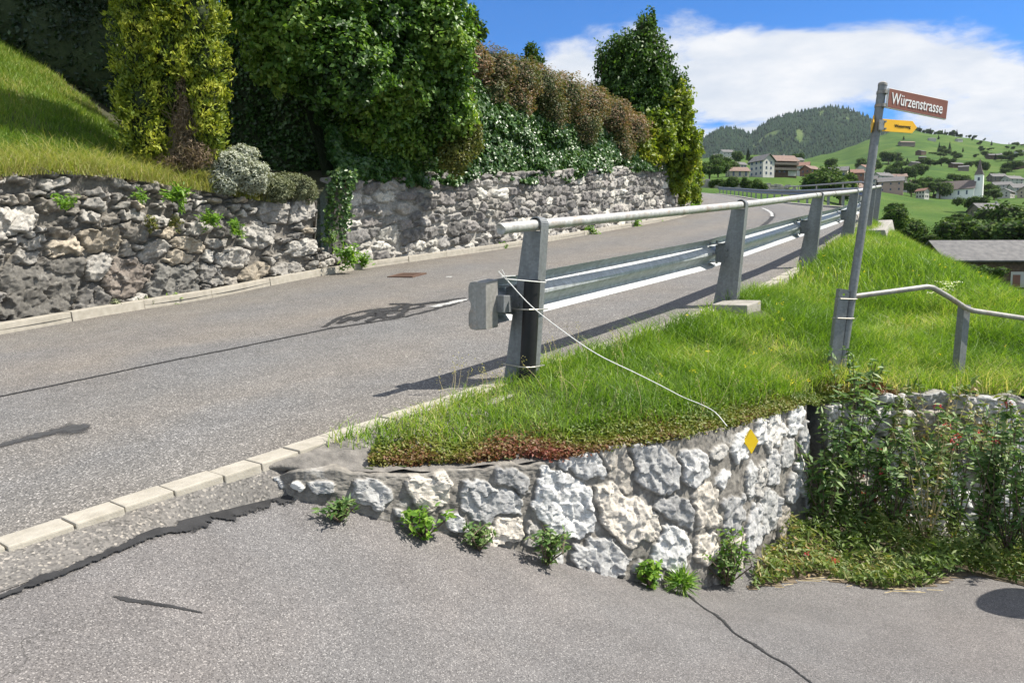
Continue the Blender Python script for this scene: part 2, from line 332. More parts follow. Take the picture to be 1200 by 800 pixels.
def m_galv(name, base, rust=0.0):
    m, nt, b, _ = new_mat(name); g = N(nt, 'ShaderNodeNewGeometry'); P = g.outputs['Position']
    v = N(nt, 'ShaderNodeTexVoronoi', inp={'Scale': 55.0}); nt.links.new(P, v.inputs['Vector'])
    sep = N(nt, 'ShaderNodeSeparateColor'); nt.links.new(v.outputs['Color'], sep.inputs[0])
    c = ramp(nt, sep.outputs[0], [(0.0, tuple(x * 0.86 for x in base)), (1.0, tuple(min(1, x * 1.12) for x in base))])
    st = N(nt, 'ShaderNodeMapping', inp={'Scale': (14, 14, 1.6)}); nt.links.new(P, st.inputs[0])
    c = mixc(nt, 1.0, c, ramp(nt, noise(nt, 1.0, 5, 0.65, st.outputs[0]), [(0.3, (0.74, 0.74, 0.73)), (0.7, (1.12, 1.12, 1.12))]), 'MULTIPLY')
    if rust:
        f = mrange(nt, noise(nt, 7.0, 6, 0.7, P), 0.62 - rust * 0.2, 0.72, 0.0, 0.85)
        c = mixc(nt, f, c, ramp(nt, noise(nt, 40, 3, 0.5, P), [(0.3, (0.20, 0.13, 0.085)), (0.7, (0.42, 0.33, 0.25))]))
    nt.links.new(c, b.inputs['Base Color']); b.inputs['Metallic'].default_value = 0.25
    nt.links.new(mrange(nt, noise(nt, 9, 4, 0.6, P), 0.3, 0.7, 0.42, 0.62), b.inputs['Roughness'])
    bump(nt, b, noise(nt, 160, 3, 0.6, P), 0.12, 0.002)
    return m
M['galv'] = m_galv('galvanised_steel', (0.205, 0.215, 0.22))
M['galv_beam'] = m_galv('galvanised_beam', (0.44, 0.46, 0.47))
M['galv_rust'] = m_galv('weathered_tube', (0.46, 0.455, 0.435), rust=0.55)
M['galv_old'] = m_galv('weathered_railing', (0.30, 0.29, 0.27), rust=0.35)

def m_stone(name, crack=0.0, lichen=(0.55, 0.55, 0.52), lich=0.35, bs=1.0, fleck=0.5):
    m, nt, b, _ = new_mat(name); g = N(nt, 'ShaderNodeNewGeometry'); P = g.outputs['Position']
    a = N(nt, 'ShaderNodeAttribute', attribute_name='Col')
    c = mixc(nt, 1.0, a.outputs['Color'], ramp(nt, noise(nt, 26, 7, 0.65, P), [(0.28, (0.6, 0.6, 0.6)), (0.5, (0.95, 0.95, 0.95)), (0.74, (1.35, 1.34, 1.3))]), 'MULTIPLY')
    c = mixc(nt, mrange(nt, noise(nt, 6.0, 8, 0.7, P), 0.56, 0.68, 0.0, lich), c, lichen)
    c = mixc(nt, mrange(nt, noise(nt, 90, 3, 0.6, P), 0.60, 0.72, 0.0, fleck), c, (0.06, 0.055, 0.05))
    nt.links.new(c, b.inputs['Base Color']); b.inputs['Roughness'].default_value = 0.92; b.inputs['Specular IOR Level'].default_value = 0.25
    p = bump(nt, b, noise(nt, 34, 8, 0.7, P, 0.6), 0.5 if not crack else 0.22, 0.02 * bs)
    if crack:
        rn = N(nt, 'ShaderNodeTexNoise', noise_type='RIDGED_MULTIFRACTAL', inp={'Scale': 13.0, 'Detail': 9.0, 'Roughness': 0.6, 'Distortion': 0.8}); nt.links.new(P, rn.inputs['Vector'])
        p = bump(nt, b, rn.outputs['Fac'], 0.35 * crack, 0.008, p); p.node.invert = True
        vn = mrange(nt, noise(nt, 9.0, 8, 0.62, P, 1.2), 0.485, 0.5, 0.0, 1.0); vm = mrange(nt, noise(nt, 9.0, 8, 0.62, P, 1.2), 0.5, 0.515, 1.0, 0.0); vv = N(nt, 'ShaderNodeMath', operation='MULTIPLY'); nt.links.new(vn, vv.inputs[0]); nt.links.new(vm, vv.inputs[1])
        v2 = N(nt, 'ShaderNodeMath', operation='MULTIPLY', inp={1: 0.55}); nt.links.new(vv.outputs[0], v2.inputs[0])
        nt.links.new(mixc(nt, v2.outputs[0], c, (0.12, 0.115, 0.105)), b.inputs['Base Color'])
    bump(nt, b, noise(nt, 150, 4, 0.6, P), 0.4, 0.006 * bs, p)
    return m
M['limestone'] = m_stone('limestone_masonry', crack=1.0, lichen=(0.8, 0.79, 0.76), lich=0.25, bs=0.6, fleck=0.45)
M['drystone'] = m_stone('dry_stone', crack=0.8, lichen=(0.44, 0.425, 0.39), lich=0.32, bs=1.0)
M['fieldstone'] = m_stone('field_stone', crack=0.8, lichen=(0.58, 0.56, 0.51), lich=0.3, bs=1.1)

def m_leaf(name, stops, trans=0.32, rough=0.5, spec=0.35, tcol=1.5):
    m, nt, b, o = new_mat(name); a = N(nt, 'ShaderNodeAttribute', attribute_name='tint')
    c = ramp(nt, a.outputs['Fac'], stops)
    nt.links.new(c, b.inputs['Base Color']); b.inputs['Roughness'].default_value = rough; b.inputs['Specular IOR Level'].default_value = spec
    t = N(nt, 'ShaderNodeBsdfTranslucent'); nt.links.new(mixc(nt, 1.0, c, (tcol * 1.1, tcol * 1.15, tcol * 0.5), 'MULTIPLY'), t.inputs[0])
    x = N(nt, 'ShaderNodeMixShader', inp={0: trans}); nt.links.new(b.outputs[0], x.inputs[1]); nt.links.new(t.outputs[0], x.inputs[2])
    nt.links.new(x.outputs[0], o.inputs[0]); return m
L = {}
L['shrub'] = m_leaf('shrub_leaf', [(0, (0.022, 0.055, 0.014)), (0.4, (0.065, 0.145, 0.024)), (0.75, (0.15, 0.26, 0.038)), (1, (0.27, 0.37, 0.085))], 0.3, 0.45, 0.45)
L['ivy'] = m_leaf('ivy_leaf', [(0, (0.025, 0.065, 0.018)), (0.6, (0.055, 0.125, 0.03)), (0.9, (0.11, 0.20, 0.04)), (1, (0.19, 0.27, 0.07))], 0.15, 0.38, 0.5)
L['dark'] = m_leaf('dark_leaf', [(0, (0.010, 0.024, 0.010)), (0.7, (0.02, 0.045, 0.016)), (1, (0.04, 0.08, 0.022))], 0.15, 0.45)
L['thuja'] = m_leaf('golden_conifer', [(0, (0.045, 0.085, 0.012)), (0.4, (0.15, 0.205, 0.02)), (0.75, (0.29, 0.33, 0.03)), (1, (0.42, 0.43, 0.06))], 0.2, 0.6)
L['dead'] = m_leaf('dead_needles', [(0, (0.12, 0.085, 0.055)), (1, (0.30, 0.23, 0.15))], 0.15, 0.8)
L['red'] = m_leaf('russet_leaf', [(0, (0.06, 0.10, 0.026)), (0.45, (0.13, 0.13, 0.055)), (0.75, (0.24, 0.15, 0.095)), (1, (0.36, 0.22, 0.16))], 0.25, 0.55)
L['olive'] = m_leaf('olive_leaf', [(0, (0.06, 0.085, 0.018)), (0.6, (0.13, 0.15, 0.03)), (1, (0.24, 0.20, 0.06))], 0.3)
L['hornbeam'] = m_leaf('hornbeam_leaf', [(0, (0.022, 0.055, 0.013)), (0.6, (0.055, 0.12, 0.022)), (1, (0.11, 0.19, 0.035))], 0.25)
L['yellow'] = m_leaf('yellow_green_leaf', [(0, (0.08, 0.14, 0.02)), (0.5, (0.19, 0.25, 0.028)), (1, (0.38, 0.36, 0.045))], 0.35)
L['silver'] = m_leaf('silver_leaf', [(0, (0.24, 0.26, 0.20)), (0.6, (0.42, 0.44, 0.36)), (1, (0.6, 0.6, 0.54))], 0.15, 0.75)
L['cushion'] = m_leaf('cushion_leaf', [(0, (0.09, 0.11, 0.06)), (0.6, (0.19, 0.21, 0.12)), (1, (0.33, 0.34, 0.22))], 0.15, 0.75)
L['fresh'] = m_leaf('fresh_leaf', [(0, (0.07, 0.16, 0.02)), (0.6, (0.14, 0.27, 0.03)), (1, (0.24, 0.36, 0.05))], 0.35)
L['weed'] = m_leaf('weed_leaf', [(0, (0.05, 0.115, 0.028)), (0.6, (0.12, 0.205, 0.055)), (1, (0.24, 0.31, 0.12))], 0.25)
L['weed_dry'] = m_leaf('drying_weed', [(0, (0.06, 0.115, 0.022)), (0.6, (0.14, 0.20, 0.045)), (0.85, (0.26, 0.26, 0.09)), (1, (0.36, 0.26, 0.13))], 0.25)
L['grass'] = m_leaf('grass_blade', [(0, (0.055, 0.125, 0.012)), (0.45, (0.15, 0.265, 0.026)), (0.8, (0.28, 0.38, 0.06)), (1, (0.55, 0.49, 0.24))], 0.35, 0.5)
L['lawn'] = m_leaf('lawn_blade', [(0, (0.07, 0.14, 0.015)), (0.5, (0.16, 0.25, 0.03)), (0.8, (0.28, 0.30, 0.07)), (1, (0.42, 0.36, 0.18))], 0.35, 0.55)
L['sedum'] = m_leaf('sedum_leaf', [(0, (0.075, 0.13, 0.015)), (0.4, (0.17, 0.19, 0.03)), (0.65, (0.17, 0.105, 0.045)), (1, (0.22, 0.06, 0.045))], 0.2, 0.5)
L['flower_red'] = m_leaf('red_petals', [(0, (0.42, 0.03, 0.05)), (1, (0.62, 0.10, 0.12))], 0.3)
L['flower_yellow'] = m_leaf('yellow_petals', [(0, (0.75, 0.6, 0.03)), (1, (0.85, 0.72, 0.06))], 0.3)
L['flower_white'] = m_leaf('white_petals', [(0, (0.6, 0.6, 0.52)), (1, (0.8, 0.8, 0.74))], 0.3)
L['valley'] = m_leaf('valley_leaf', [(0, (0.030, 0.066, 0.017)), (0.6, (0.062, 0.115, 0.026)), (1, (0.13, 0.18, 0.04))], 0.2, 0.7, 0.12)
L['conifer'] = m_leaf('fir_needles', [(0, (0.010, 0.026, 0.016)), (0.6, (0.017, 0.038, 0.020)), (1, (0.028, 0.054, 0.024))], 0.05, 0.9, 0.05)

# ------------------------------------------------------------------ leaves and grass
def unit(v): return v / (np.linalg.norm(v, axis=1, keepdims=True) + 1e-9)
def leaves(name, P, Nn, L_, W_, tint, mat, parent=None, dirs=None, rng=RNG, fold=0.18, loc=None):
    n = len(P); Nn = unit(Nn)
    t = rng.normal(size=(n, 3)) if dirs is None else dirs
    t = t - (t * Nn).sum(1, keepdims=True) * Nn; t = unit(t); b = np.cross(Nn, t)
    l = np.broadcast_to(np.asarray(L_), (n,))[:, None]; w = np.broadcast_to(np.asarray(W_), (n,))[:, None]
    f = Nn * (w * fold)
    V = np.stack([P - t * l * 0.5, P + b * w * 0.5 + f - t * l * 0.08, P + t * l * 0.5 - f * 0.6, P - b * w * 0.5 + f - t * l * 0.08], 1).reshape(-1, 3)
    i = np.arange(n)[:, None] * 4
    F = np.concatenate([i + np.array([[0, 1, 2]]), i + np.array([[0, 2, 3]])], 0)
    return mk(name, V, F, mat, parent, attrs={'tint': np.repeat(np.clip(tint, 0, 1), 4)}, loc=loc)
def blob_pts(blobs, n, rng=RNG, lobes=0.3, lf=2.2, thick=0.35, cull=0.72, seed=0):
    """blobs: (centre, (rx, ry, rz)); random points in the outer layer of a lobed union, with outward normals"""
    C_ = np.array([tuple(b[0]) for b in blobs]); Rr = np.array([b[1] for b in blobs], float)
    area = (Rr[:, 0] * Rr[:, 1] + Rr[:, 1] * Rr[:, 2] + Rr[:, 0] * Rr[:, 2]); k = rng.choice(len(blobs), size=int(n * 1.7), p=area / area.sum())
    d = unit(rng.normal(size=(len(k), 3)))
    lob = 1 + lobes * (fbm(d * lf + C_[k] * 1.7, 3, seed) - 0.5) * 2
    q = (1 - thick * rng.random(len(k)) ** 1.6) * lob
    P = C_[k] + d * Rr[k] * q[:, None]
    keep = np.ones(len(P), bool)
    for j in range(len(blobs)):
        r = np.linalg.norm((P - C_[j]) / Rr[j], axis=1); keep &= (r > cull) | (k == j)
    P = P[keep][:n]; d = unit(d[keep][:n] / Rr[k[keep][:n]]); return P, d
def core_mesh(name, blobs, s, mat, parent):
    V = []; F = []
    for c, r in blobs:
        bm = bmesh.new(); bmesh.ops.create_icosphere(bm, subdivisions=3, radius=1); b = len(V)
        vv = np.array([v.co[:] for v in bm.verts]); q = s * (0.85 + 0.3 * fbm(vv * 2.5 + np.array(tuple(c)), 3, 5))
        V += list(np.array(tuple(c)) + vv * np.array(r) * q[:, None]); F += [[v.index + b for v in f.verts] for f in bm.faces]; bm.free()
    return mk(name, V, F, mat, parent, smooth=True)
def grass(name, P, H, W_, tint, mat, lean=0.35, rng=RNG, parent=None):
    n = len(P); a = rng.random(n) * 2 * math.pi; fx = np.column_stack([np.cos(a), np.sin(a), np.zeros(n)])
    b = rng.random(n) * 2 * math.pi; ld = np.column_stack([np.cos(b), np.sin(b), np.zeros(n)]) * (lean * H * rng.random(n) ** 0.7)[:, None]
    up = np.array([[0, 0, 1.0]]) * H[:, None]; w = fx * (np.broadcast_to(W_, (n,)) * 0.5)[:, None]
    m_ = P + up * 0.55 + ld * 0.35; t = P + up * 0.95 + ld * 1.25
    V = np.stack([P - w, P + w, m_ + w * 0.75, m_ - w * 0.75, t], 1).reshape(-1, 3); i = np.arange(n)[:, None] * 5
    F = np.concatenate([i + np.array([[0, 1, 2]]), i + np.array([[0, 2, 3]]), i + np.array([[3, 2, 4]])], 0)
    return mk(name, V, F, mat, parent, attrs={'tint': np.repeat(np.clip(tint, 0, 1), 5)})

# ================================================================== LARGE STRUCTURE
# ---- road between its two surveyed edges
RE = A([(0, 640, 2.79), (160, 588, 3.2), (330, 533, 3.78), (480, 485, 4.5), (590, 449, 5.28), (700, 410, 6.3), (843, 360, 8.15), (938, 314, 11.7), (982, 286, 15.6), (1003, 268, 19.6), (1010, 259, 22.8),
        (996, 245, 28), (952, 241, 36), (921, 238, 45), (885, 234, 58), (861, 230, 72), (838, 227, 88)])
d0 = RE[0] - RE[2]; d0 = d0 / np.linalg.norm(d0[:2])
RE = np.vstack([RE[0] + d0 * 9, RE[0] + d0 * 4, RE])
LE = A([(0, 392, 8.0), (125, 369, 9.1), (250, 349, 10.4), (400, 319, 12.8), (600, 290, 16.9), (700, 273, 20.4), (800, 254, 26.5), (817, 243, 34), (822, 236, 44), (820, 231, 58), (816, 227, 75), (814, 225, 90)])
d1 = LE[0] - LE[2]; d1 = d1 / np.linalg.norm(d1[:2])
LE = np.vstack([LE[0] + d1 * 11, LE[0] + d1 * 5, LE])
REs, _ = resample(catmull(RE, 10), n=420); LEs, _ = resample(catmull(LE, 10), n=420)
nw = 20
t = np.linspace(0, 1, nw)[None, :, None]
RV = (REs[:, None, :] * (1 - t) + LEs[:, None, :] * t).reshape(-1, 3)
ii, jj = np.meshgrid(np.arange(419), np.arange(nw - 1), indexing='ij'); b = (ii * nw + jj).ravel()
RF = np.column_stack([b, b + nw, b + nw + 1, b + 1])
road = tag(mk('road', RV, RF, M['road'], smooth=True, attrs={'tint': np.tile(np.linspace(0, 1, nw), 420)}), kind='structure')
road_bvh = BVHTree.FromPolygons([tuple(v) for v in RV], [tuple(int(k) for k in f) for f in RF])
road_z = TPS(np.vstack([REs[::7, :2], LEs[::7, :2]]), np.r_[REs[::7, 2], LEs[::7, 2]], 1e-4)

# ---- the front retaining wall: path of its face, base and top heights
FW = [  # px, py_base, py_top, depth
    (312, 575, 560, 3.64), (350, 586, 556, 3.58), (430, 602, 555, 3.68), (500, 618, 554, 3.80), (570, 635, 549, 3.93), (640, 652, 541, 4.06), (700, 668, 528, 4.19), (760, 682, 519, 4.33), (805, 691, 511, 4.47),
    (832, 688, 505, 4.62), (860, 672, 499, 4.82), (890, 652, 490, 5.06), (920, 632, 481, 5.32), (948, 614, 472, 5.6)]
FB = np.array([tuple(at(p, b_, d)) for p, b_, t_, d in FW]); FT = np.array([tuple(at(p, t_, d + 0.10 * (b_ - t_) / 180)) for p, b_, t_, d in FW])
def fwd(px): return float(np.interp(px, [w_[0] for w_ in FW], [w_[3] for w_ in FW]))
W2 = [(962, 640, 476, 6.0), (1010, 645, 466, 6.15), (1080, 650, 462, 6.35), (1140, 655, 463, 6.5), (1200, 660, 465, 6.65), (1290, 672, 470, 6.85)]
SB = np.array([tuple(at(p, b_, d)) for p, b_, t_, d in W2]); ST = np.array([tuple(at(p, t_, d)) for p, b_, t_, d in W2])

# ---- side lane
lane_pts = np.vstack([FB + [0, 0, -0.01], A([(0, 702, 2.48), (0, 800, 2.05), (300, 800, 2.38), (600, 800, 2.78), (900, 800, 3.03), (1200, 800, 3.2), (1200, 690, 4.85), (1050, 690, 4.75), (1000, 665, 5.1), (600, 720, 3.3),
        (300, 690, 2.85), (900, 720, 4.05), (1400, 760, 4.4)]), RE[:5] + [0, 0, -0.035], SB[2:5] + [0, 0, 0.0], [[0, 0, -1.66], [-2, -1, -1.66], [2.5, 0, -1.85], [6, 2, -2.4], [0, -4, -1.95], [5, -4, -2.5], [-4, -4, -1.9]]])
lane_z = TPS(lane_pts[:, :2], lane_pts[:, 2], 3e-3)
Rl = REs[REs[:, 1] < 3.95]
lane_poly = np.vstack([Rl[:, :2] + [-0.03, 0.03], FB[1:, :2] + [0.0, 0.12], SB[:, :2] + [0, 0.2], [[9, 6], [9, -5], [-9, -5]]])
def sheet(name, poly, zf, step, mat, x0, x1, y0, y1, dz=0.0, wob=0.0):
    xs = np.arange(x0, x1, step); ys = np.arange(y0, y1, step); X, Y = np.meshgrid(xs, ys, indexing='ij'); xy = np.column_stack([X.ravel(), Y.ravel()])
    nx, ny = X.shape; i, j = np.meshgrid(np.arange(nx - 1), np.arange(ny - 1), indexing='ij'); b = (i * ny + j).ravel()
    c = xy[b] + step / 2; ok = inside(poly, c); b = b[ok]; Fq = np.column_stack([b, b + ny, b + ny + 1, b + 1])
    used = np.unique(Fq); mp = np.full(len(xy), -1); mp[used] = np.arange(len(used)); q = xy[used]
    z = zf(q) + dz + (wob * (fbm(q * 2.5, 4, 3) - 0.5) if wob else 0)
    V = np.column_stack([q, z]); Fq = mp[Fq]; o = mk(name, V, Fq, mat, smooth=True)
    return o, BVHTree.FromPolygons([tuple(v) for v in V], [tuple(int(k) for k in f) for f in Fq])
lane, lane_bvh = sheet('side_lane', lane_poly, lane_z, 0.06, M['lane'], -9, 9, -5, 7.2)
tag(lane, kind='structure')
def hit(px, py, bvh):
    p, n_, i_, d_ = bvh.ray_cast(Vector((0, 0, 0)), ray(px, py).normalized()); return p
def drop(x, y, bvh):
    p, n_, i_, d_ = bvh.ray_cast(Vector((x, y, 60)), Vector((0, 0, -1))); return p
def ribbon(name, pxs, widths, bvh, mat, dz=0.005, rag=0.3, seed=0, step=0.012, kind='structure', brk=0.27):
    P = [hit(x, y, bvh) for x, y in pxs]; keep = [(tuple(p), w) for p, w in zip(P, widths) if p is not None]
    Q = np.array([k[0] + (k[1],) for k in keep]); Q, s = resample(catmull(Q, 6) if len(Q) > 2 else Q, step=step)
    tn = np.gradient(Q[:, :2], axis=0); tn /= np.linalg.norm(tn, axis=1, keepdims=True) + 1e-9; nm = np.column_stack([-tn[:, 1], tn[:, 0]])
    nl = fbm(np.column_stack([s * 11, s * 0 + seed]), 5, seed, 0.65); nr = fbm(np.column_stack([s * 11, s * 0 + seed + 9]), 5, seed + 3, 0.65)
    V = []; F = []; m = 9
    for i in range(len(Q)):
        wl_, wr_ = 1.5 * Q[i, 3] * (0.5 + rag * (nl[i] - 0.5) * 2), 1.5 * Q[i, 3] * (0.5 + rag * (nr[i] - 0.5) * 2)
        for k in range(m):
            f = k / (m - 1); o = -wl_ + (wl_ + wr_) * f; x, y = Q[i, 0] + nm[i, 0] * o, Q[i, 1] + nm[i, 1] * o
            p = drop(x, y, bvh); z = (p.z if p is not None else Q[i, 2]) + dz; V.append((x, y, z))
    ed = np.tile(1 - np.abs(np.linspace(-1, 1, m)), len(Q)); en = np.repeat(np.clip(np.minimum(s, s[-1] - s) / 0.06, 0, 1), m)
    for i in range(len(Q) - 1):
        for k in range(m - 1): F.append((i * m + k, (i + 1) * m + k, (i + 1) * m + k + 1, i * m + k + 1))
    return tag(mk(name, V, F, mat, smooth=True, attrs={'tint': ed * en}), kind=kind)

# ---- grass bank behind the front wall, up to the guard rail and down to the steep meadow
bank_ctrl = np.vstack([FT + [0, 0.04, 0.01], ST + [0.0, 0.05, 0.02], RE[4:13] + [0.05, -0.02, -0.005],
    A([(420, 540, 3.95), (630, 447, 5.2), (866, 359, 8.0), (957, 309, 11.5), (1003, 284, 15.4), (1022, 272, 19.6), (1040, 274, 22.5), (985, 434, 6.5), (1124, 450, 6.9), (800, 440, 5.6), (700, 470, 4.9), (900, 400, 7.0),
       (1000, 330, 10.5), (1075, 297, 14.5), (1100, 312, 12.5), (1150, 336, 10.5), (1200, 360, 9.2), (1030, 283, 18), (1080, 380, 8.8), (1200, 400, 8.0), (1060, 303, 13)]),
    [[14, 18, -2.0], [11, 13, -2.2], [9, 9, -2.4], [8, 6, -2.4], [16, 25, -1.5], [14, 30, 1.6]]])
bank_z = TPS(bank_ctrl[:, :2], bank_ctrl[:, 2], 2e-3)
Rb = REs[(REs[:, 1] > 4.05) & (REs[:, 1] < 26)]
bank_poly = np.vstack([Rb[:, :2] + [0.03, -0.02], [[18, 27], [16, 18], [13.5, 12], [11, 8]], ST[::-1, :2] + [0, 0.06], FT[::-1, :2][:9] + [0.0, 0.10], FT[1:5, :2][::-1] + [0.02, 0.12], [[-1.05, 3.82]]])
bank, bank_bvh = sheet('grass_bank', bank_poly, bank_z, 0.08, M['turf'], -2, 18, 3.3, 27, wob=0.05)
tag(bank, kind='structure')

# ---- hillside behind the two old walls
WA = [(-150, 420, 215, 7.6), (-60, 392, 208, 8.1), (0, 374, 206, 8.6), (60, 366, 200, 9.1), (130, 356, 206, 9.7), (200, 347, 216, 10.4), (260, 342, 226, 11.0), (320, 334, 236, 11.7), (368, 327, 236, 12.4)]
WB = [(386, 314, 211, 13.2), (440, 307, 208, 14.0), (520, 297, 204, 15.5), (600, 287, 202, 17.4), (680, 272, 199, 20.0), (750, 258, 195, 23.4), (790, 248, 193, 26.4), (806, 243, 194, 29.0), (812, 239, 200, 33.0), (810, 234, 206, 40.0)]
AB = np.array([tuple(at(p, b_, d)) for p, b_, t_, d in WA]); AT = np.array([tuple(at(p, t_, d)) for p, b_, t_, d in WA])
BB = np.array([tuple(at(p, b_, d)) for p, b_, t_, d in WB]); BT = np.array([tuple(at(p, t_, d)) for p, b_, t_, d in WB])
NB = np.array([-0.80, 0.60, 0])
hill_ctrl = np.vstack([AT + [0, 0, -0.03], BT + [0, 0, -0.03], AT[2:] + NB * 1.0 + [0, 0, 0.35], A([(0, 78, 12.6), (60, 112, 12.2), (110, 140, 11.9), (150, 172, 11.6), (-120, 60, 12), (-60, 150, 10)]),
    BT + NB * 4 + [0, 0, 1.2], BT + NB * 12 + [0, 0, 4.0], AT[6:] + NB * 3 + [0, 0, 1.0], AT + NB * 12 + [0, 0, 6.0]])
hill_z = TPS(hill_ctrl[:, :2], hill_ctrl[:, 2], 2e-3)
hill_poly = np.vstack([AT[:, :2] + NB[:2] * 0.1, BT[:, :2] + NB[:2] * 0.1, [[2, 45], [-8, 45], [-22, 25], [-22, 6], [-14, 4]]])
hillside, hill_bvh = sheet('hillside', hill_poly, hill_z, 0.25, M['hill_soil'], -22, 14, 3, 45, wob=0.15)
tag(hillside, kind='structure')
lawn_poly = np.array([p[:2] for p in np.vstack([AT[:6] + NB * 0.12, A([(178, 200, 11.6), (160, 172, 12.6), (120, 140, 13.6), (70, 112, 14.0), (0, 78, 14.4), (-140, 40, 14.4)])])])
lawn, lawn_bvh = sheet('lawn_slope', lawn_poly, hill_z, 0.12, M['lawn_soil'], -16, -3, 5, 15, dz=0.03, wob=0.15)
tag(lawn, kind='structure')

# ---- verge between the left kerb and the walls
vg = []
wall_base = np.vstack([AB, BB]); wb, _ = resample(wall_base, n=200); le = LEs[(LEs[:, 1] > 6.5) & (LEs[:, 1] < 45)]; le, _ = resample(le, n=200)
V = np.stack([le + [0, 0, 0.05], le * 0.5 + wb * 0.5 + [0, 0, 0.03], wb + NB * 0.25 + [0, 0, -0.02]], 1).reshape(-1, 3)
F = [(i * 3 + k, (i + 1) * 3 + k, (i + 1) * 3 + k + 1, i * 3 + k + 1) for i in range(199) for k in (0, 1)]
tag(mk('verge', V, F, M['verge'], smooth=True), kind='structure')

# ---- valley ground, one sheet out to the hills (azimuth, log distance)
gc = []
def g(px, py, y): p = at(px, py, y); gc.append((math.atan2(p.x, p.y), math.hypot(p.x, p.y), p.z))
for q in [(1200, 338, 126), (1120, 326, 122), (1090, 296, 168), (1150, 292, 180), (1050, 280, 190), (1040, 262, 250), (1080, 264, 258), (1080, 238, 370), (1120, 264, 270), (1150, 260, 300), (1040, 243, 380), (1185, 254, 330),
          (1137, 232, 560), (1090, 231, 560), (1050, 217, 620), (1190, 230, 600), (1000, 216, 560), (1150, 205, 800), (1060, 200, 800), (1100, 186, 1100), (1200, 196, 950), (1100, 171, 1500), (1050, 168, 1500), (1200, 183, 1450),
          (1040, 157, 1850), (1070, 158, 1850), (1100, 160, 1850), (1150, 167, 1850), (1200, 176, 1850), (1280, 186, 1850),
          (900, 209, 390), (850, 208, 370), (930, 211, 370), (880, 217, 290), (822, 217, 240), (850, 223, 190), (900, 226, 175), (950, 229, 160), (960, 214, 410), (850, 196, 640), (870, 189, 850), (920, 186, 950), (840, 186, 1000),
          (960, 196, 900), (1000, 201, 850), (870, 193, 1500), (950, 195, 1500), (1000, 197, 1300), (870, 193, 2000), (950, 194, 2000), (1000, 192, 2000)]: g(*q)
for az in (-150, -110, -70, -40, 100, 140, 178):
    for r_, z_ in ((2, -3.2), (12, -6), (50, -14), (200, -35), (800, -110), (3000, -250), (8000, -300)): gc.append((R(az), r_, z_))
for az in (-32, -18, -4, 10):
    for r_, z_ in ((2, -2.8), (8, -1.6), (20, 0.2), (40, 2.2), (110, 12), (300, 42), (800, 120), (1500, 190), (3000, 230), (8000, 200)): gc.append((R(az), r_, z_))
for az in (22, 28, 34, 42, 60):
    for r_, z_ in ((2, -2.9), (5, -3.2), (12, -3.4), (22, -3.5), (40, -4.5), (70, -5)): gc.append((R(az), r_, z_))
for az in (16,):
    for r_, z_ in ((2, -2.9), (8, -1.8), (20, -0.6), (40, 2.0), (70, 5.5)): gc.append((R(az), r_, z_))
for az in (42, 60):
    for r_, z_ in ((126, -2), (300, 18), (800, 90), (1850, 380)): gc.append((R(az), r_, z_))
for az in (16, 22, 28, 34, 42, 60):
    for r_, z_ in ((2400, 330), (4500, 260), (8000, 200)): gc.append((R(az), r_, z_))
gc = np.array(gc); gt = TPS(np.column_stack([gc[:, 0] * 2.2, np.log(gc[:, 1])]), gc[:, 2] / (gc[:, 1] + 25), 1e-4)
def ground_z(x, y):
    x, y = np.atleast_1d(np.asarray(x, float)), np.atleast_1d(np.asarray(y, float)); r_ = np.maximum(np.hypot(x, y), 1.5)
    return gt(np.column_stack([np.arctan2(x, y) * 2.2, np.log(r_)])) * (r_ + 25)
azs = np.r_[np.linspace(-R(179.9), -R(35), 40, endpoint=False), np.linspace(-R(35), R(12), 50, endpoint=False), np.linspace(R(12), R(40), 150, endpoint=False), np.linspace(R(40), R(179.9), 45)]
rs = np.exp(np.linspace(math.log(1.5), math.log(7500), 230)); AZ, RR = np.meshgrid(azs, rs, indexing='ij')
gx, gy = (RR * np.sin(AZ)).ravel(), (RR * np.cos(AZ)).ravel(); gz = ground_z(gx, gy)
gz += (fbm(np.column_stack([gx, gy]) / 60, 5, 21) - 0.5) * np.clip((RR.ravel() - 100) / 120, 0, 1) * np.clip(RR.ravel() / 90, 0, 14)
na, nr = AZ.shape; i, j = np.meshgrid(np.arange(na), np.arange(nr - 1), indexing='ij'); b = (i * nr + j).ravel(); b2 = (((i + 1) % na) * nr + j).ravel()
ground_F = np.column_stack([b, b2, b2 + 1, b + 1]); ground_V = np.column_stack([gx, gy, gz])
def m_meadow():
    m, nt, b, _ = new_mat('meadow'); g_ = N(nt, 'ShaderNodeNewGeometry'); P = g_.outputs['Position']
    c = ramp(nt, noise(nt, 0.02, 6, 0.6, P), [(0.3, (0.036, 0.078, 0.018)), (0.45, (0.056, 0.108, 0.020)), (0.55, (0.070, 0.122, 0.024)), (0.7, (0.105, 0.145, 0.036))])
    c = mixc(nt, 1.0, c, ramp(nt, noise(nt, 0.5, 6, 0.7, P), [(0.3, (0.8, 0.8, 0.8)), (0.7, (1.15, 1.15, 1.15))]), 'MULTIPLY')
    nt.links.new(c, b.inputs['Base Color']); b.inputs['Roughness'].default_value = 0.95; b.inputs['Specular IOR Level'].default_value = 0.1
    bump(nt, b, noise(nt, 0.8, 6, 0.7, P), 0.8, 0.5); return m
M['meadow'] = m_meadow()
tag(mk('ground', ground_V, ground_F, M['meadow'], smooth=True), kind='structure')
ground_bvh = BVHTree.FromPolygons([tuple(v) for v in ground_V], [tuple(int(k) for k in f) for f in ground_F])
def gpt(px, y):                                # point of the valley ground at a bearing and distance
    x = (px - 600) / FPX * y; p = ground_bvh.ray_cast(Vector((x, y, 3000)), Vector((0, 0, -1)))[0]; return p

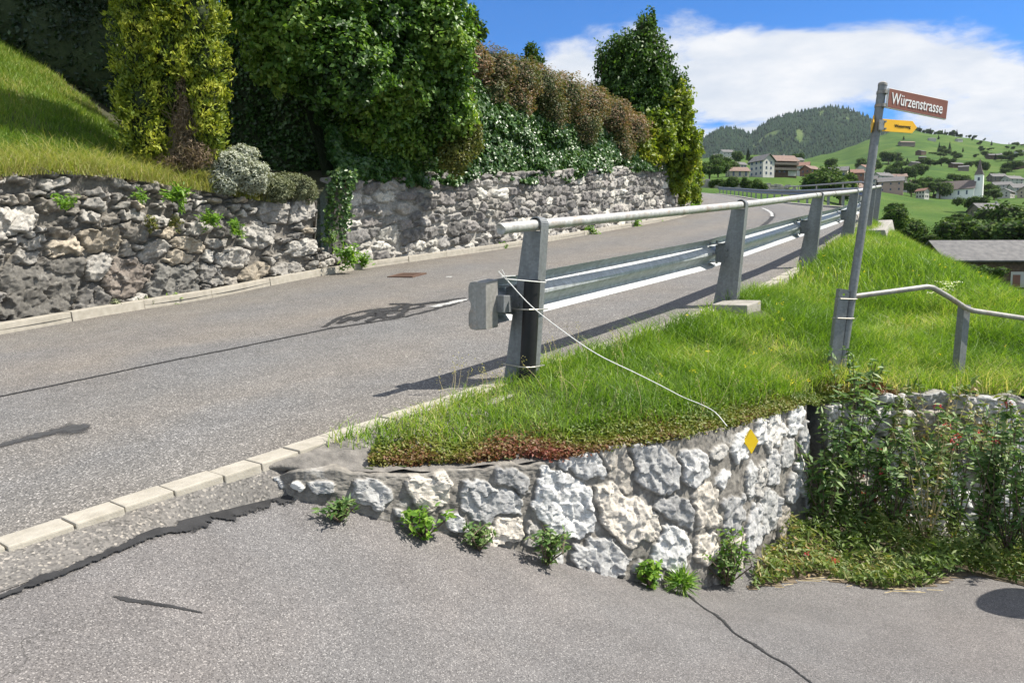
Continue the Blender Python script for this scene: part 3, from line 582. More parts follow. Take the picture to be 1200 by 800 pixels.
# ---- mountain behind the valley
RIDGE = np.array([(500, 215), (600, 200), (700, 186), (780, 174), (815, 166), (826, 161), (838, 152), (850, 150.5), (862, 153), (872, 157), (880, 156), (888, 148), (897, 141), (910, 137), (925, 132), (940, 130), (955, 128), (966, 126),
    (980, 128), (995, 132), (1010, 139), (1025, 147), (1045, 154), (1070, 160), (1100, 166), (1150, 178), (1250, 196), (1400, 220)])
RDIST, FDIST, BDIST = 4200.0, 1900.0, 5600.0
mpx = np.linspace(520, 1390, 300); mt = np.r_[np.linspace(0, 1, 110), np.linspace(1.03, 1.6, 18)]
PX, MT = np.meshgrid(mpx, mt, indexing='ij'); q = np.column_stack([PX.ravel(), MT.ravel()])
rz = np.array([at(p, py, RDIST).z for p, py in zip(mpx, np.interp(mpx, RIDGE[:, 0], RIDGE[:, 1]))]); RZ = np.repeat(rz, len(mt))
tt = q[:, 1]; Yd = np.where(tt <= 1, FDIST + (RDIST - FDIST) * tt, RDIST + (BDIST - RDIST) * (tt - 1) / 0.6)
Xd = (q[:, 0] - 600) / FPX * Yd; foot = ground_z(Xd, np.full(len(Xd), FDIST)) * 0 + np.interp(q[:, 0], [520, 850, 1000, 1100, 1400], [150, 150, 190, 200, 150])
nz_ = fbm(np.column_stack([Xd, Yd]) / 420, 6, 8) - 0.5; rid = np.abs(fbm(np.column_stack([Xd, Yd]) / 700, 5, 31) - 0.5) * 2
prof = np.where(tt <= 1, 0.15 * tt + 0.85 * tt ** 1.25, 1 - (tt - 1) * 0.9)
amp = np.where(tt <= 1, np.sin(np.clip(tt, 0, 1) * math.pi) ** 0.7, 0.3)
MZ = foot - 60 + (RZ - foot + 60) * prof + amp * (nz_ * 190 - rid * 90 + 30)
MVt = np.column_stack([Xd, Yd, MZ]); nm_ = len(mt)
i, j = np.meshgrid(np.arange(len(mpx) - 1), np.arange(nm_ - 1), indexing='ij'); b = (i * nm_ + j).ravel(); MF = np.column_stack([b, b + nm_, b + nm_ + 1, b + 1])
clear = sstep(0.72, 0.76, fbm(np.column_stack([Xd, Yd]) / 330, 4, 77)) * np.where((q[:, 0] > 935) & (q[:, 0] < 1040), 0, 1)
def patch(cx, cy, rx, ry):
    global clear
    # clearings of the mountain side, located by bearing and by height share of the slope
    d = ((q[:, 0] - cx) / rx) ** 2 + ((tt - cy) / ry) ** 2; clear = np.maximum(clear, sstep(1.25, 0.6, d + (fbm(np.column_stack([Xd, Yd]) / 150, 3, 5) - 0.5) * 1.1))
patch(884, 0.48, 12, 0.08); patch(900, 0.42, 6, 0.12); patch(984, 0.90, 2.5, 0.012); patch(930, 0.74, 5, 0.03); patch(955, 0.95, 5, 0.03)
def m_mountain():
    m, nt, b, _ = new_mat('mountain_slope'); g_ = N(nt, 'ShaderNodeNewGeometry'); P = g_.outputs['Position']; a = N(nt, 'ShaderNodeAttribute', attribute_name='tint')
    fo = ramp(nt, noise(nt, 0.02, 6, 0.7, P), [(0.3, (0.014, 0.03, 0.014)), (0.7, (0.03, 0.055, 0.022))]); me_ = ramp(nt, noise(nt, 0.01, 5, 0.6, P), [(0.3, (0.07, 0.12, 0.03)), (0.7, (0.13, 0.17, 0.06))])
    nt.links.new(mixc(nt, a.outputs['Fac'], fo, me_), b.inputs['Base Color']); b.inputs['Roughness'].default_value = 0.95; b.inputs['Specular IOR Level'].default_value = 0.1
    bump(nt, b, noise(nt, 0.03, 6, 0.7, P), 0.8, 12.0); return m
tag(mk('mountain', MVt, MF, m_mountain(), smooth=True, attrs={'tint': np.clip(clear * 0.85, 0, 1)}), kind='structure')
def cones(name, P, Hh, rad, tint, mat):         # far fir wood, one mass
    n = len(P); k = 6; ang = np.arange(k) * 2 * math.pi / k; ring = np.column_stack([np.cos(ang), np.sin(ang), np.zeros(k)])
    ro = RNG.random(n)[:, None] * 6; ring_n = np.stack([np.cos(ang[None] + ro), np.sin(ang[None] + ro), np.zeros((n, k))], 2) * (rad[:, None, None] * (0.75 + 0.5 * RNG.random((n, k, 1))))
    base = P[:, None, :] + ring_n + np.array([0, 0, 1.0]) * (Hh * 0.05)[:, None, None]; tip = P + np.array([[0, 0, 1.0]]) * Hh[:, None]
    V = np.concatenate([base, tip[:, None, :]], 1).reshape(-1, 3); i = np.arange(n)[:, None] * (k + 1)
    F = np.concatenate([np.concatenate([i + a, i + (a + 1) % k, i + k], 1) for a in range(k)], 0)
    return mk(name, V, F, mat, attrs={'tint': np.repeat(tint, k + 1)})
cand = RNG.integers(0, len(MVt), 90000); cand = cand[(clear[cand] < 0.35) & (tt[cand] < 1.12) & (RNG.random(len(cand)) < 0.75)][:46000]
P = MVt[cand] + np.column_stack([RNG.normal(0, 9, (len(cand), 2)), np.full(len(cand), -3.0)])
hh = RNG.uniform(13, 27, len(P)); tag(cones('mountain_forest', P, hh, hh * 0.27, RNG.random(len(P)), L['conifer']), 'dark fir forest covering the mountain flanks', 'forest', kind='stuff')

# ================================================================== STONE WALLS
def auto_seeds(Ltot, H, w0, w1, h0, h1, rng, jit=0.25, slope=None):
    out = []; h = -0.05
    while h < H + 0.1:
        rh = rng.uniform(h0, h1); s = -rng.uniform(0, w1)
        while s < Ltot + w1:
            w = rng.uniform(w0, w1) * (0.7 + 0.6 * rh / h1); hh_ = rh * rng.uniform(0.7, 1.15)
            out.append((s + w / 2, h + rh / 2 + rng.normal(0, jit * rh), w / 2, hh_ / 2)); s += w
        h += rh
    return out
def stone_wall(name, B, T, step, seeds, mat, parent, palette, mortar, mort_col, depth=0.05, recess=0.03, joint=0.012, p=3.2, warp=0.05, rough=0.03, cap=0.3, back=0.0, seed=0, cap_col=None, big=None, tilt=0.35, rag=0.04, fac=0.07, fk=0.9, flat=0.0, lim=1.22):
    """real relief: every stone of the face stands proud of the joints by its own amount"""
    rng = np.random.default_rng(100 + seed)
    Bc = catmull(B, 12); Tc = catmull(T, 12); Bs, s = resample(Bc, step=step); n = len(Bs); Ts, _ = resample(Tc, n=n)
    H = np.maximum(Ts[:, 2] - Bs[:, 2], 0.02); nh = max(6, int(H.max() / step))
    tg = np.gradient(Bs[:, :2], axis=0); tg /= np.linalg.norm(tg, axis=1, keepdims=True); nr_ = np.column_stack([tg[:, 1], -tg[:, 0]])
    hs = np.linspace(0, 1, nh); S = np.repeat(s, nh); HF = np.tile(hs, n); HH = HF * np.repeat(H, nh)
    P = Bs[:, None, :] * (1 - hs[None, :, None]) + Ts[:, None, :] * hs[None, :, None]; P = P.reshape(-1, 3)
    sd = seeds(S, HH, P, s, H, rng); sd = np.array(sd)
    wp = np.column_stack([S, HH]); w1 = fbm(wp * 5, 4, seed + 1) - 0.5; w2 = fbm(wp * 5 + 40, 4, seed + 2) - 0.5
    w3 = fbm(wp * 17, 3, seed + 3) - 0.5; w4 = fbm(wp * 17 + 40, 3, seed + 4) - 0.5
    s_, h_ = S + warp * 2 * w1 + warp * 0.7 * w3, HH + warp * 1.6 * w2 + warp * 0.7 * w4
    k1 = np.empty(len(S), int); f1 = np.empty(len(S)); f2 = np.empty(len(S))
    for c in range(0, len(S), 6000):
        a = np.abs(s_[c:c + 6000, None] - sd[None, :, 0]) / sd[None, :, 2]; bb = np.abs(h_[c:c + 6000, None] - sd[None, :, 1]) / sd[None, :, 3]
        d = (a ** p + bb ** p) ** (1 / p); k1[c:c + 6000] = d.argmin(1); dd = np.partition(d, 1, axis=1); f1[c:c + 6000] = dd[:, 0]; f2[c:c + 6000] = dd[:, 1]
    sz = np.minimum(sd[k1, 2], sd[k1, 3]); edge = (f2 - f1) * sz * 0.5; edge = np.minimum(edge, (lim - f1) * sz * 1.2)
    edge = edge + (fbm(wp * 30, 3, seed + 21) - 0.5) * joint * 1.6; mask = sstep(joint * 0.6, joint * 1.25, edge)
    rnd = rng.random((len(sd), 6)); rk = rnd[k1]
    dome = np.clip(1 - (f1 / 1.12) ** 5, 0, 1) ** 0.5; dome = dome * (1 - flat) + flat
    pr = depth * (0.45 + 0.75 * rk[:, 0]) * (0.55 + 0.45 * dome) + tilt * depth * ((rk[:, 1] - 0.5) * (S - sd[k1, 0]) / sd[k1, 2] + (rk[:, 2] - 0.35) * (HH - sd[k1, 1]) / sd[k1, 3])
    p3 = P + rk[:, 3:4] * 50
    r1 = fbm(p3 * 9, 5, seed + 5, 0.55) - 0.5; r2 = np.abs(fbm(p3 * 14, 4, seed + 6) - 0.5) * 2
    pr = pr + rough * (r1 * 0.22 - r2 * 0.08 + 0.05 + fk * facets(S + rk[:, 3] * 9, HH + rk[:, 4] * 9, fac, seed) + fk * 0.28 * facets(S + rk[:, 4] * 9, HH + rk[:, 3] * 9, fac * 0.4, seed + 5))
    mo = -recess + (fbm(P * 24, 5, seed + 7, 0.65) - 0.5) * 0.026
    off = mo * (1 - mask) + np.maximum(pr, mo + 0.004) * mask
    off += (fbm(wp * 1.3, 2, seed + 9) - 0.5) * 0.06
    P = P + np.column_stack([np.repeat(nr_, nh, axis=0) * off[:, None], np.zeros(len(P))])
    topw = (HF > 0.999); P[:, 2] += np.where(HF > 0.9, (fbm(np.column_stack([S * 6, S * 0]), 3, seed + 11) - 0.5) * 2 * rag * (HF - 0.9) * 10, 0)
    pal = np.array(palette); base = pal[(rnd[:, 4] * len(pal)).astype(int).clip(0, len(pal) - 1)] * (0.72 + 0.56 * rnd[:, 5:6])
    if big is not None:
        for (si, cc) in big:
            base[si] = cc
    mc = np.array(mort_col) * (0.55 + 0.9 * fbm(P * 16, 5, seed + 12, 0.65))[:, None]
    colr = base[k1] * mask[:, None] + mc * (1 - mask[:, None])
    V = [P]; colv = [colr]; F = []
    i, j = np.meshgrid(np.arange(n - 1), np.arange(nh - 1), indexing='ij'); b = (i * nh + j).ravel(); F.append(np.column_stack([b, b + nh, b + nh + 1, b + 1]))
    # top of the wall going back, back side down
    rim = P.reshape(n, nh, 3)[:, -1, :]; nb = len(P); K = 7; capP = []
    for k in range(1, K + 1):
        f = k / K; q_ = rim - np.column_stack([nr_, np.zeros(n)]) * (cap * f); q_[:, 2] += back * f + (fbm(np.column_stack([s * 7, s * 0 + k * 0.8]), 4, seed + 13) - 0.5) * 0.03; capP.append(q_)
    low = capP[-1].copy(); low[:, 2] = Bs[:, 2] - 0.1; capP.append(low)
    capA = np.stack(capP, 1).reshape(-1, 3); V.append(capA); cc = np.array(cap_col if cap_col is not None else mort_col) * (0.7 + 0.6 * fbm(capA * 10, 4, seed + 14))[:, None]; colv.append(cc)
    KK = K + 1
    ridx = np.arange(n) * nh + nh - 1; c0 = nb + np.arange(n) * KK
    F.append(np.column_stack([ridx[:-1], ridx[1:], c0[1:], c0[:-1]]))
    for k in range(KK - 1): F.append(np.column_stack([c0[:-1] + k, c0[1:] + k, c0[1:] + k + 1, c0[:-1] + k + 1]))
    # closed ends
    V = np.vstack(V); colv = np.vstack(colv); F = np.vstack(F)
    ends = []
    for e in (0, n - 1):
        loop = [e * nh + k for k in range(nh)] + [nb + e * KK + k for k in range(KK)]; c_ = V[loop].mean(0); ci = len(V); V = np.vstack([V, c_]); colv = np.vstack([colv, mort_col])
        ends += [(loop[a], loop[(a + 1) % len(loop)], ci, ci) for a in range(len(loop))]
    tri = [(a, b_, c_) for a, b_, c_, _ in ends]
    me_F = [tuple(f) for f in F] + tri
    o = mk(name, V, me_F, mat, parent, smooth=True, col=colv, loc=None if parent is not None else tuple(B[len(B) // 2]))
    return o
def px_seeds(lst, S, HH, P):
    """stones surveyed on the photo: pixel centre and half-size -> place on the face"""
    d = np.column_stack([P[:, 0], P[:, 1] * CP - P[:, 2] * SP, P[:, 1] * SP + P[:, 2] * CP])
    U = 600 + FPX * d[:, 0] / d[:, 1]; Vv = 400 - FPX * d[:, 2] / d[:, 1]; out = []
    for (x, y, rx, ry) in lst:
        c = ((U - x) ** 2 + (Vv - y) ** 2).argmin()
        e1 = ((U - x - rx) ** 2 + (Vv - y) ** 2).argmin(); e2 = ((U - x + rx) ** 2 + (Vv - y) ** 2).argmin()
        g1 = ((U - x) ** 2 + (Vv - y - ry) ** 2).argmin(); g2 = ((U - x) ** 2 + (Vv - y + ry) ** 2).argmin()
        out.append((S[c], HH[c], max(0.025, abs(S[e1] - S[e2]) / 2), max(0.02, abs(HH[g1] - HH[g2]) / 2)))
    return out
FRONT = [(322, 566, 16, 7), (352, 567, 10, 8), (374, 567, 10, 9), (432, 575, 28, 20), (499, 577, 26, 20), (572, 588, 34, 24), (600, 562, 26, 14), (662, 589, 36, 32), (683, 546, 24, 15), (727, 550, 22, 22), (733, 602, 31, 29),
    (534, 613, 14, 9), (590, 622, 26, 18), (630, 632, 20, 18), (710, 652, 38, 18), (770, 548, 24, 21), (761, 520, 10, 9), (790, 596, 22, 22), (787, 642, 22, 22), (647, 650, 14, 14), (812, 545, 14, 19), (824, 594, 16, 26), (826, 640, 12, 28),
    (838, 527, 9, 14), (842, 565, 9, 12), (864, 517, 11, 17), (877, 566, 8, 20), (857, 604, 10, 24), (890, 569, 8, 24), (884, 615, 12, 26), (906, 597, 11, 24), (909, 552, 10, 20), (908, 506, 11, 20), (889, 506, 8, 19), (934, 492, 9, 18),
    (945, 520, 6, 26), (942, 555, 6, 26), (930, 573, 7, 20), (948, 580, 5, 24), (926, 530, 8, 16), (862, 650, 12, 20), (470, 603, 18, 9), (845, 668, 10, 18), (755, 665, 20, 12), (920, 615, 8, 16)]
PAL_L = [(0.46, 0.46, 0.45), (0.52, 0.52, 0.51), (0.40, 0.40, 0.395), (0.48, 0.465, 0.435), (0.54, 0.54, 0.525), (0.50, 0.46, 0.40)]
fw = empty('retaining_wall', tuple(FB[6]), 'low retaining wall of pale limestone blocks holding the grass bank at the corner', 'wall')
stone_wall('stone_face', FB + [0, 0, -0.05], FT + [0, 0, 0.0], 0.0075, lambda S, HH, P, s, H, rng: px_seeds(FRONT, S, HH, P), M['limestone'], fw, PAL_L, None, (0.20, 0.188, 0.168), depth=0.020, recess=0.005, joint=0.012, p=2.4, warp=0.085,
           rough=0.042, cap=0.48, back=0.04, seed=1, fac=0.075, fk=0.62, cap_col=(0.26, 0.24, 0.21), rag=0.03, tilt=0.3, flat=0.6, lim=1.17)
sw = empty('retaining_wall', tuple(SB[2]), 'weed-covered limestone retaining wall below the pipe railing', 'wall')
stone_wall('stone_face', SB + [0, 0, -0.3], ST, 0.012, lambda S, HH, P, s, H, rng: auto_seeds(s[-1], H.max(), 0.2, 0.45, 0.2, 0.34, rng), M['limestone'], sw, PAL_L, None, (0.28, 0.265, 0.245), depth=0.06, recess=0.015, joint=0.016, warp=0.05,
           rough=0.045, cap=0.3, seed=2, rag=0.05)
PAL_A = [(0.32, 0.305, 0.28), (0.22, 0.21, 0.195), (0.36, 0.345, 0.315), (0.26, 0.24, 0.21), (0.42, 0.40, 0.365), (0.185, 0.178, 0.165), (0.36, 0.315, 0.25)]
BIGA = [(52, 336, 46, 40), (100, 352, 24, 16), (148, 324, 28, 20), (204, 331, 28, 21), (112, 316, 18, 16), (120, 280, 24, 14), (152, 270, 18, 10), (220, 286, 18, 11), (300, 276, 20, 13), (272, 302, 18, 9), (350, 248, 18, 12), (352, 292, 22, 8), (262, 272, 14, 11),
        (228, 270, 16, 8), (322, 250, 18, 14), (18, 262, 24, 16), (30, 300, 18, 12), (330, 318, 22, 9), (72, 292, 22, 12), (245, 322, 14, 12), (296, 320, 16, 10), (180, 292, 16, 10)]
def seeds_A(S, HH, P, s, H, rng):
    bigs = px_seeds(BIGA, S, HH, P); auto = auto_seeds(s[-1], H.max(), 0.10, 0.34, 0.08, 0.22, rng, 0.55)
    keep = [a for a in auto if all(((a[0] - b_[0]) / (b_[2] * 1.05 + a[2] * 0.5)) ** 2 + ((a[1] - b_[1]) / (b_[3] * 1.05 + a[3] * 0.5)) ** 2 > 1 for b_ in bigs)]
    return bigs + keep
wa = empty('dry_stone_wall', tuple(AB[4]), 'rough dark dry stone wall with a big boulder below the lawn slope', 'wall')
stone_wall('stone_face', AB + [0, 0, -0.1], AT, 0.0125, seeds_A, M['drystone'], wa, PAL_A, None, (0.17, 0.158, 0.14), depth=0.075, recess=0.032, joint=0.013, p=2.5, warp=0.10, rough=0.085, cap=0.35, back=0.12, seed=3, cap_col=(0.16, 0.13, 0.09),
           tilt=0.5, rag=0.09, fac=0.15, big=[(0, (0.145, 0.138, 0.125)), (2, (0.22, 0.19, 0.165)), (3, (0.19, 0.185, 0.17))])
PAL_B = [(0.27, 0.26, 0.25), (0.19, 0.18, 0.175), (0.42, 0.40, 0.37), (0.55, 0.53, 0.48), (0.23, 0.215, 0.205), (0.15, 0.145, 0.14), (0.36, 0.34, 0.31)]
wbth = empty('field_stone_wall', tuple(BB[3]), 'mortared grey field stone wall along the road under the ivy', 'wall')
stone_wall('stone_face', BB + [0, 0, -0.1], BT, 0.018, lambda S, HH, P, s, H, rng: auto_seeds(s[-1], H.max(), 0.2, 0.46, 0.18, 0.30, rng, 0.28), M['fieldstone'], wbth, PAL_B, None, (0.36, 0.345, 0.315), depth=0.07, recess=0.03, joint=0.018, p=2.6, warp=0.07,
           rough=0.07, cap=0.35, seed=4, rag=0.08, tilt=0.45, fac=0.15)
# return face and the low rest of a wall between the two
ra = at(388, 316, 13.1); wr = empty('corner_wall', tuple(ra), 'shaded concrete end face of the road wall behind the hanging creeper', 'wall')
CB = np.array([tuple(at(372, 318, 13.9)), tuple(at(380, 316, 13.5)), tuple(at(388, 315, 13.15))]); CT = np.array([tuple(at(372, 232, 13.9)), tuple(at(380, 226, 13.5)), tuple(at(388, 216, 13.15))])
stone_wall('stone_face', CB + [0, 0, -0.1], CT, 0.02, lambda S, HH, P, s, H, rng: auto_seeds(s[-1], H.max(), 0.2, 0.4, 0.15, 0.3, rng), M['fieldstone'], wr, PAL_B[:2], None, (0.2, 0.19, 0.175), depth=0.04, recess=0.02, seed=6, rough=0.05, cap=0.2)
LB = A([(366, 327, 12.45), (384, 323, 12.75), (402, 319, 13.1)]); LT = A([(366, 289, 12.45), (384, 296, 12.75), (402, 303, 13.1)])
wl_ = empty('low_wall', tuple(LB[1]), 'knee-high remnant of stacked blocks between the two old walls', 'wall')
stone_wall('stone_face', LB + [0, 0, -0.1], LT, 0.014, lambda S, HH, P, s, H, rng: auto_seeds(s[-1], H.max(), 0.16, 0.3, 0.12, 0.18, rng, 0.1), M['drystone'], wl_, PAL_A, None, (0.12, 0.11, 0.1), depth=0.07, recess=0.04, seed=7, rough=0.05, cap=0.4)

# yellow hiking diamond painted on the front wall
def wall_hit(px, py, y0, y1):
    dg = bpy.context.evaluated_depsgraph_get(); return None
fo_ = [c for c in fw.children][0]; me_ = fo_.data
fw_bvh = BVHTree.FromPolygons([v.co + fw.location for v in me_.vertices], [tuple(p.vertices) for p in me_.polygons])
ptsd = []
for (x, y) in [(880.5, 503), (889, 516.5), (881, 531.5), (872.5, 518)]:
    h = hit(x, y, fw_bvh); ptsd.append(h)
c_ = sum(ptsd, Vector()) / 4; nrm = (ptsd[1] - ptsd[0]).cross(ptsd[2] - ptsd[0]).normalized()
if nrm.y > 0: nrm = -nrm
far_ = max((h_ - c_).dot(nrm) for h_ in ptsd)
for (x, y) in [(879, 510), (884, 517), (877, 517), (881, 524)]: far_ = max(far_, (hit(x, y, fw_bvh) - c_).dot(nrm))
dp = []
for (x, y) in [(880.5, 503), (889, 516.5), (881, 531.5), (872.5, 518)]:
    d = ray(x, y); k = (c_ + nrm * (far_ + 0.001)).dot(nrm) / d.dot(nrm); dp.append(d * k)
MB().prism(dp, -nrm * 0.012).build('painted_diamond', M['yellow_paint'], fw)['label'] = 'yellow hiking diamond on the wall'

# ================================================================== KERBS AND ROAD MARKS
def kerb(name, path, step, wid, h, side, mat, lo=0.55, hi=1.0, seed=0):
    rng = random.Random(seed); Q, s = resample(path, step=0.02); m_ = MB(); i = 0
    while i < len(Q) - 30:
        n = int(rng.uniform(lo, hi) / 0.02); j = min(i + n, len(Q) - 1); a, b_ = Vector(Q[i]), Vector(Q[j]); t_ = (b_ - a).normalized(); sd_ = Vector((-t_.y, t_.x, 0)).normalized() * side
        c = (a + b_) / 2 + sd_ * (wid / 2 + rng.uniform(-0.006, 0.006)) + Vector((0, 0, h / 2 - 0.10 + rng.uniform(-0.005, 0.005)))
        m_.box(c, ((b_ - a).length / 2 - 0.003, wid / 2, h / 2 + 0.10), t_, sd_, t_.cross(sd_) * side); i = j
    return tag(m_.build(name, mat, bevel=0.007), kind='structure')
kerb('kerb', LEs[(LEs[:, 1] > 2) & (LEs[:, 1] < 60)], 0.9, 0.16, 0.11, 1, M['kerb'], 0.8, 1.3, 3)
kp_ = REs[(REs[:, 1] > -3) & (REs[:, 1] < 27)]; kt_ = np.gradient(kp_[:, :2], axis=0); kt_ /= np.linalg.norm(kt_, axis=1, keepdims=True)
kerb('kerb', kp_ + np.column_stack([-kt_[:, 1] * 0.075, kt_[:, 0] * 0.075, np.zeros(len(kp_))]), 0.7, 0.15, 0.02, -1, M['kerb'], 0.21, 0.27, 5)
# strip of rough concrete between kerb and lane, the dark tar seam, cracks and stains
seam = [(-120, 735), (-40, 708), (60, 672), (120, 650), (180, 627), (240, 606), (300, 591), (345, 581)]
so_ = np.array([tuple(hit(x, y, lane_bvh)) for x, y in seam]); so_ = np.vstack([so_[0] + (so_[0] - so_[1]) * 3, so_]); so_, _ = resample(catmull(so_, 6), n=160)
ki = kp_[(kp_[:, 1] > 0.8) & (kp_[:, 1] < 3.95)]; ki, _ = resample(ki, n=160); kn = np.gradient(ki[:, :2], axis=0); kn /= np.linalg.norm(kn, axis=1, keepdims=True); ki[:, 0] += kn[:, 1] * 0.06; ki[:, 1] -= kn[:, 0] * 0.06
V = []; F = []
for k in range(13):
    f = k / 12; r_ = ki * (1 - f) + so_ * f; r_[:, 2] += 0.003 + 0.010 * math.sin(f * math.pi) * (0.5 + fbm(r_[:, :2] * 14, 4, 3)); V.append(r_)
V = np.stack(V, 1).reshape(-1, 3)
for i in range(159):
    for k in range(12): F.append((i * 13 + k, (i + 1) * 13 + k, (i + 1) * 13 + k + 1, i * 13 + k + 1))
tag(mk('rubble_strip', V, F, M['rubble'], smooth=True), kind='structure')
ribbon('tar_seam', [(-40, 716), (60, 676), (120, 652), (180, 628), (240, 607), (300, 592), (352, 583)], [0.04, 0.055, 0.06, 0.07, 0.11, 0.12, 0.07], lane_bvh, M['tar'], 0.010, 0.75, 4, brk=0.42)
ribbon('tar_streak', [(128, 697), (160, 704), (200, 711), (246, 720)], [0.028, 0.02, 0.015, 0.006], lane_bvh, M['tar'], 0.003, 0.5, 5, brk=0.45)
ribbon('lane_crack', [(803, 694), (826, 713), (840, 721), (862, 742), (884, 755), (900, 767), (922, 778), (940, 792), (965, 812)], [0.022, 0.012, 0.02, 0.010, 0.02, 0.010, 0.012, 0.010, 0.008], lane_bvh, M['tar'], 0.004, 0.7, 6, 0.008)
ribbon('oil_stain', [(-20, 528), (20, 517), (60, 507), (85, 503), (109, 498)], [0.06, 0.09, 0.15, 0.24, 0.10], road_bvh, M['damp'], 0.005, 0.2, 7)
ribbon('tar_joint', [(-40, 475), (0, 465), (100, 444), (200, 423), (300, 403), (392, 384)], [0.03, 0.035, 0.035, 0.035, 0.04, 0.05], road_bvh, M['tar'], 0.005, 0.25, 8)
# tangle of sealed cracks around the worn centre line
tang = [[(380, 386), (420, 380), (470, 372), (520, 360), (552, 350)], [(380, 384), (395, 374), (420, 366), (450, 362), (478, 358), (548, 349)], [(398, 378), (430, 370), (455, 372), (470, 370)], [(415, 377), (440, 366), (470, 364), (500, 358)],
        [(440, 364), (452, 374)], [(455, 356), (490, 357), (530, 353)], [(478, 356), (470, 371)], [(430, 378), (455, 366), (470, 358)], [(395, 380), (412, 371)]]
for k, tr in enumerate(tang): ribbon('sealed_crack', tr, [0.07] * len(tr) if k < 2 else [0.09] * len(tr), road_bvh, M['tar'], 0.005 + 0.0004 * k, 0.45, 20 + k)
ribbon('sealed_crack', [(430, 367), (445, 364), (462, 368)], [0.22, 0.3, 0.2], road_bvh, M['damp'], 0.0045, 0.3, 31)
ribbon('worn_centre_line', [(505, 361), (548, 351)], [0.13, 0.13], road_bvh, M['paint'], 0.010, 0.1, 32)
ribbon('worn_centre_line', [(522, 325), (532, 324)], [0.12, 0.12], road_bvh, M['paint'], 0.005, 0.1, 33)
ribbon('sealed_crack', [(870, 274), (890, 267), (903, 257), (905, 250), (895, 245)], [0.10, 0.12, 0.14, 0.14, 0.10], road_bvh, M['tar'], 0.005, 0.3, 34)
ribbon('worn_centre_line', [(893, 244), (903, 249), (905, 254)], [0.12, 0.12, 0.12], road_bvh, M['paint'], 0.010, 0.1, 35)
lk = kp_[(kp_[:, 1] > 3.35) & (kp_[:, 1] < 4.9)]; lk, _ = resample(lk, n=60); kn = np.gradient(lk[:, :2], axis=0); kn /= np.linalg.norm(kn, axis=1, keepdims=True); lk[:, 0] += kn[:, 1] * 0.055; lk[:, 1] -= kn[:, 0] * 0.055
lf, _ = resample(np.vstack([FB[:1] * 0.5 + FT[:1] * 0.5 + [-0.12, -0.12, -0.01], FT[:6] + [0, 0.05, -0.004]]), n=60); V = []; F = []
for k in range(15):
    f = k / 14; r_ = lk * (1 - f) + lf * f; r_[:, 2] += 0.012 + 0.05 * (fbm(r_[:, :2] * 9, 4, 6) - 0.5) * min(1, f * 5); V.append(r_)
V = np.stack(V, 1).reshape(-1, 3)
for i in range(59):
    for k in range(14): F.append((i * 15 + k, (i + 1) * 15 + k, (i + 1) * 15 + k + 1, i * 15 + k + 1))
tag(mk('mortar_ledge', V, F, M['verge'], smooth=True), kind='structure')
ledge_bvh = BVHTree.FromPolygons([tuple(v) for v in V], F)
# iron drain cover near the left kerb
dc = hit(477, 323, road_bvh); dr = empty('drain_cover', tuple(dc), 'rusty iron drain cover in the road by the left kerb', 'drain cover')
tdir = Vector(LEs[150] - LEs[140]).normalized(); sdir = Vector((-tdir.y, tdir.x, 0)).normalized(); up = tdir.cross(sdir) * 1
m_ = MB()
for sx, sy, hx, hy in ((0, -0.2, 0.24, 0.03), (0, 0.2, 0.24, 0.03), (-0.21, 0, 0.03, 0.17), (0.21, 0, 0.03, 0.17)): m_.box(dc + tdir * sx + sdir * sy + up * 0.006, (hx, hy, 0.012), tdir, sdir, up)
m_.build('frame', M['rust_iron'], dr)
m_ = MB()
for k in range(7): m_.box(dc + tdir * (-0.165 + 0.055 * k) + up * 0.004, (0.017, 0.168, 0.010), tdir, sdir, up)
m_.build('grate', M['rust_iron'], dr)

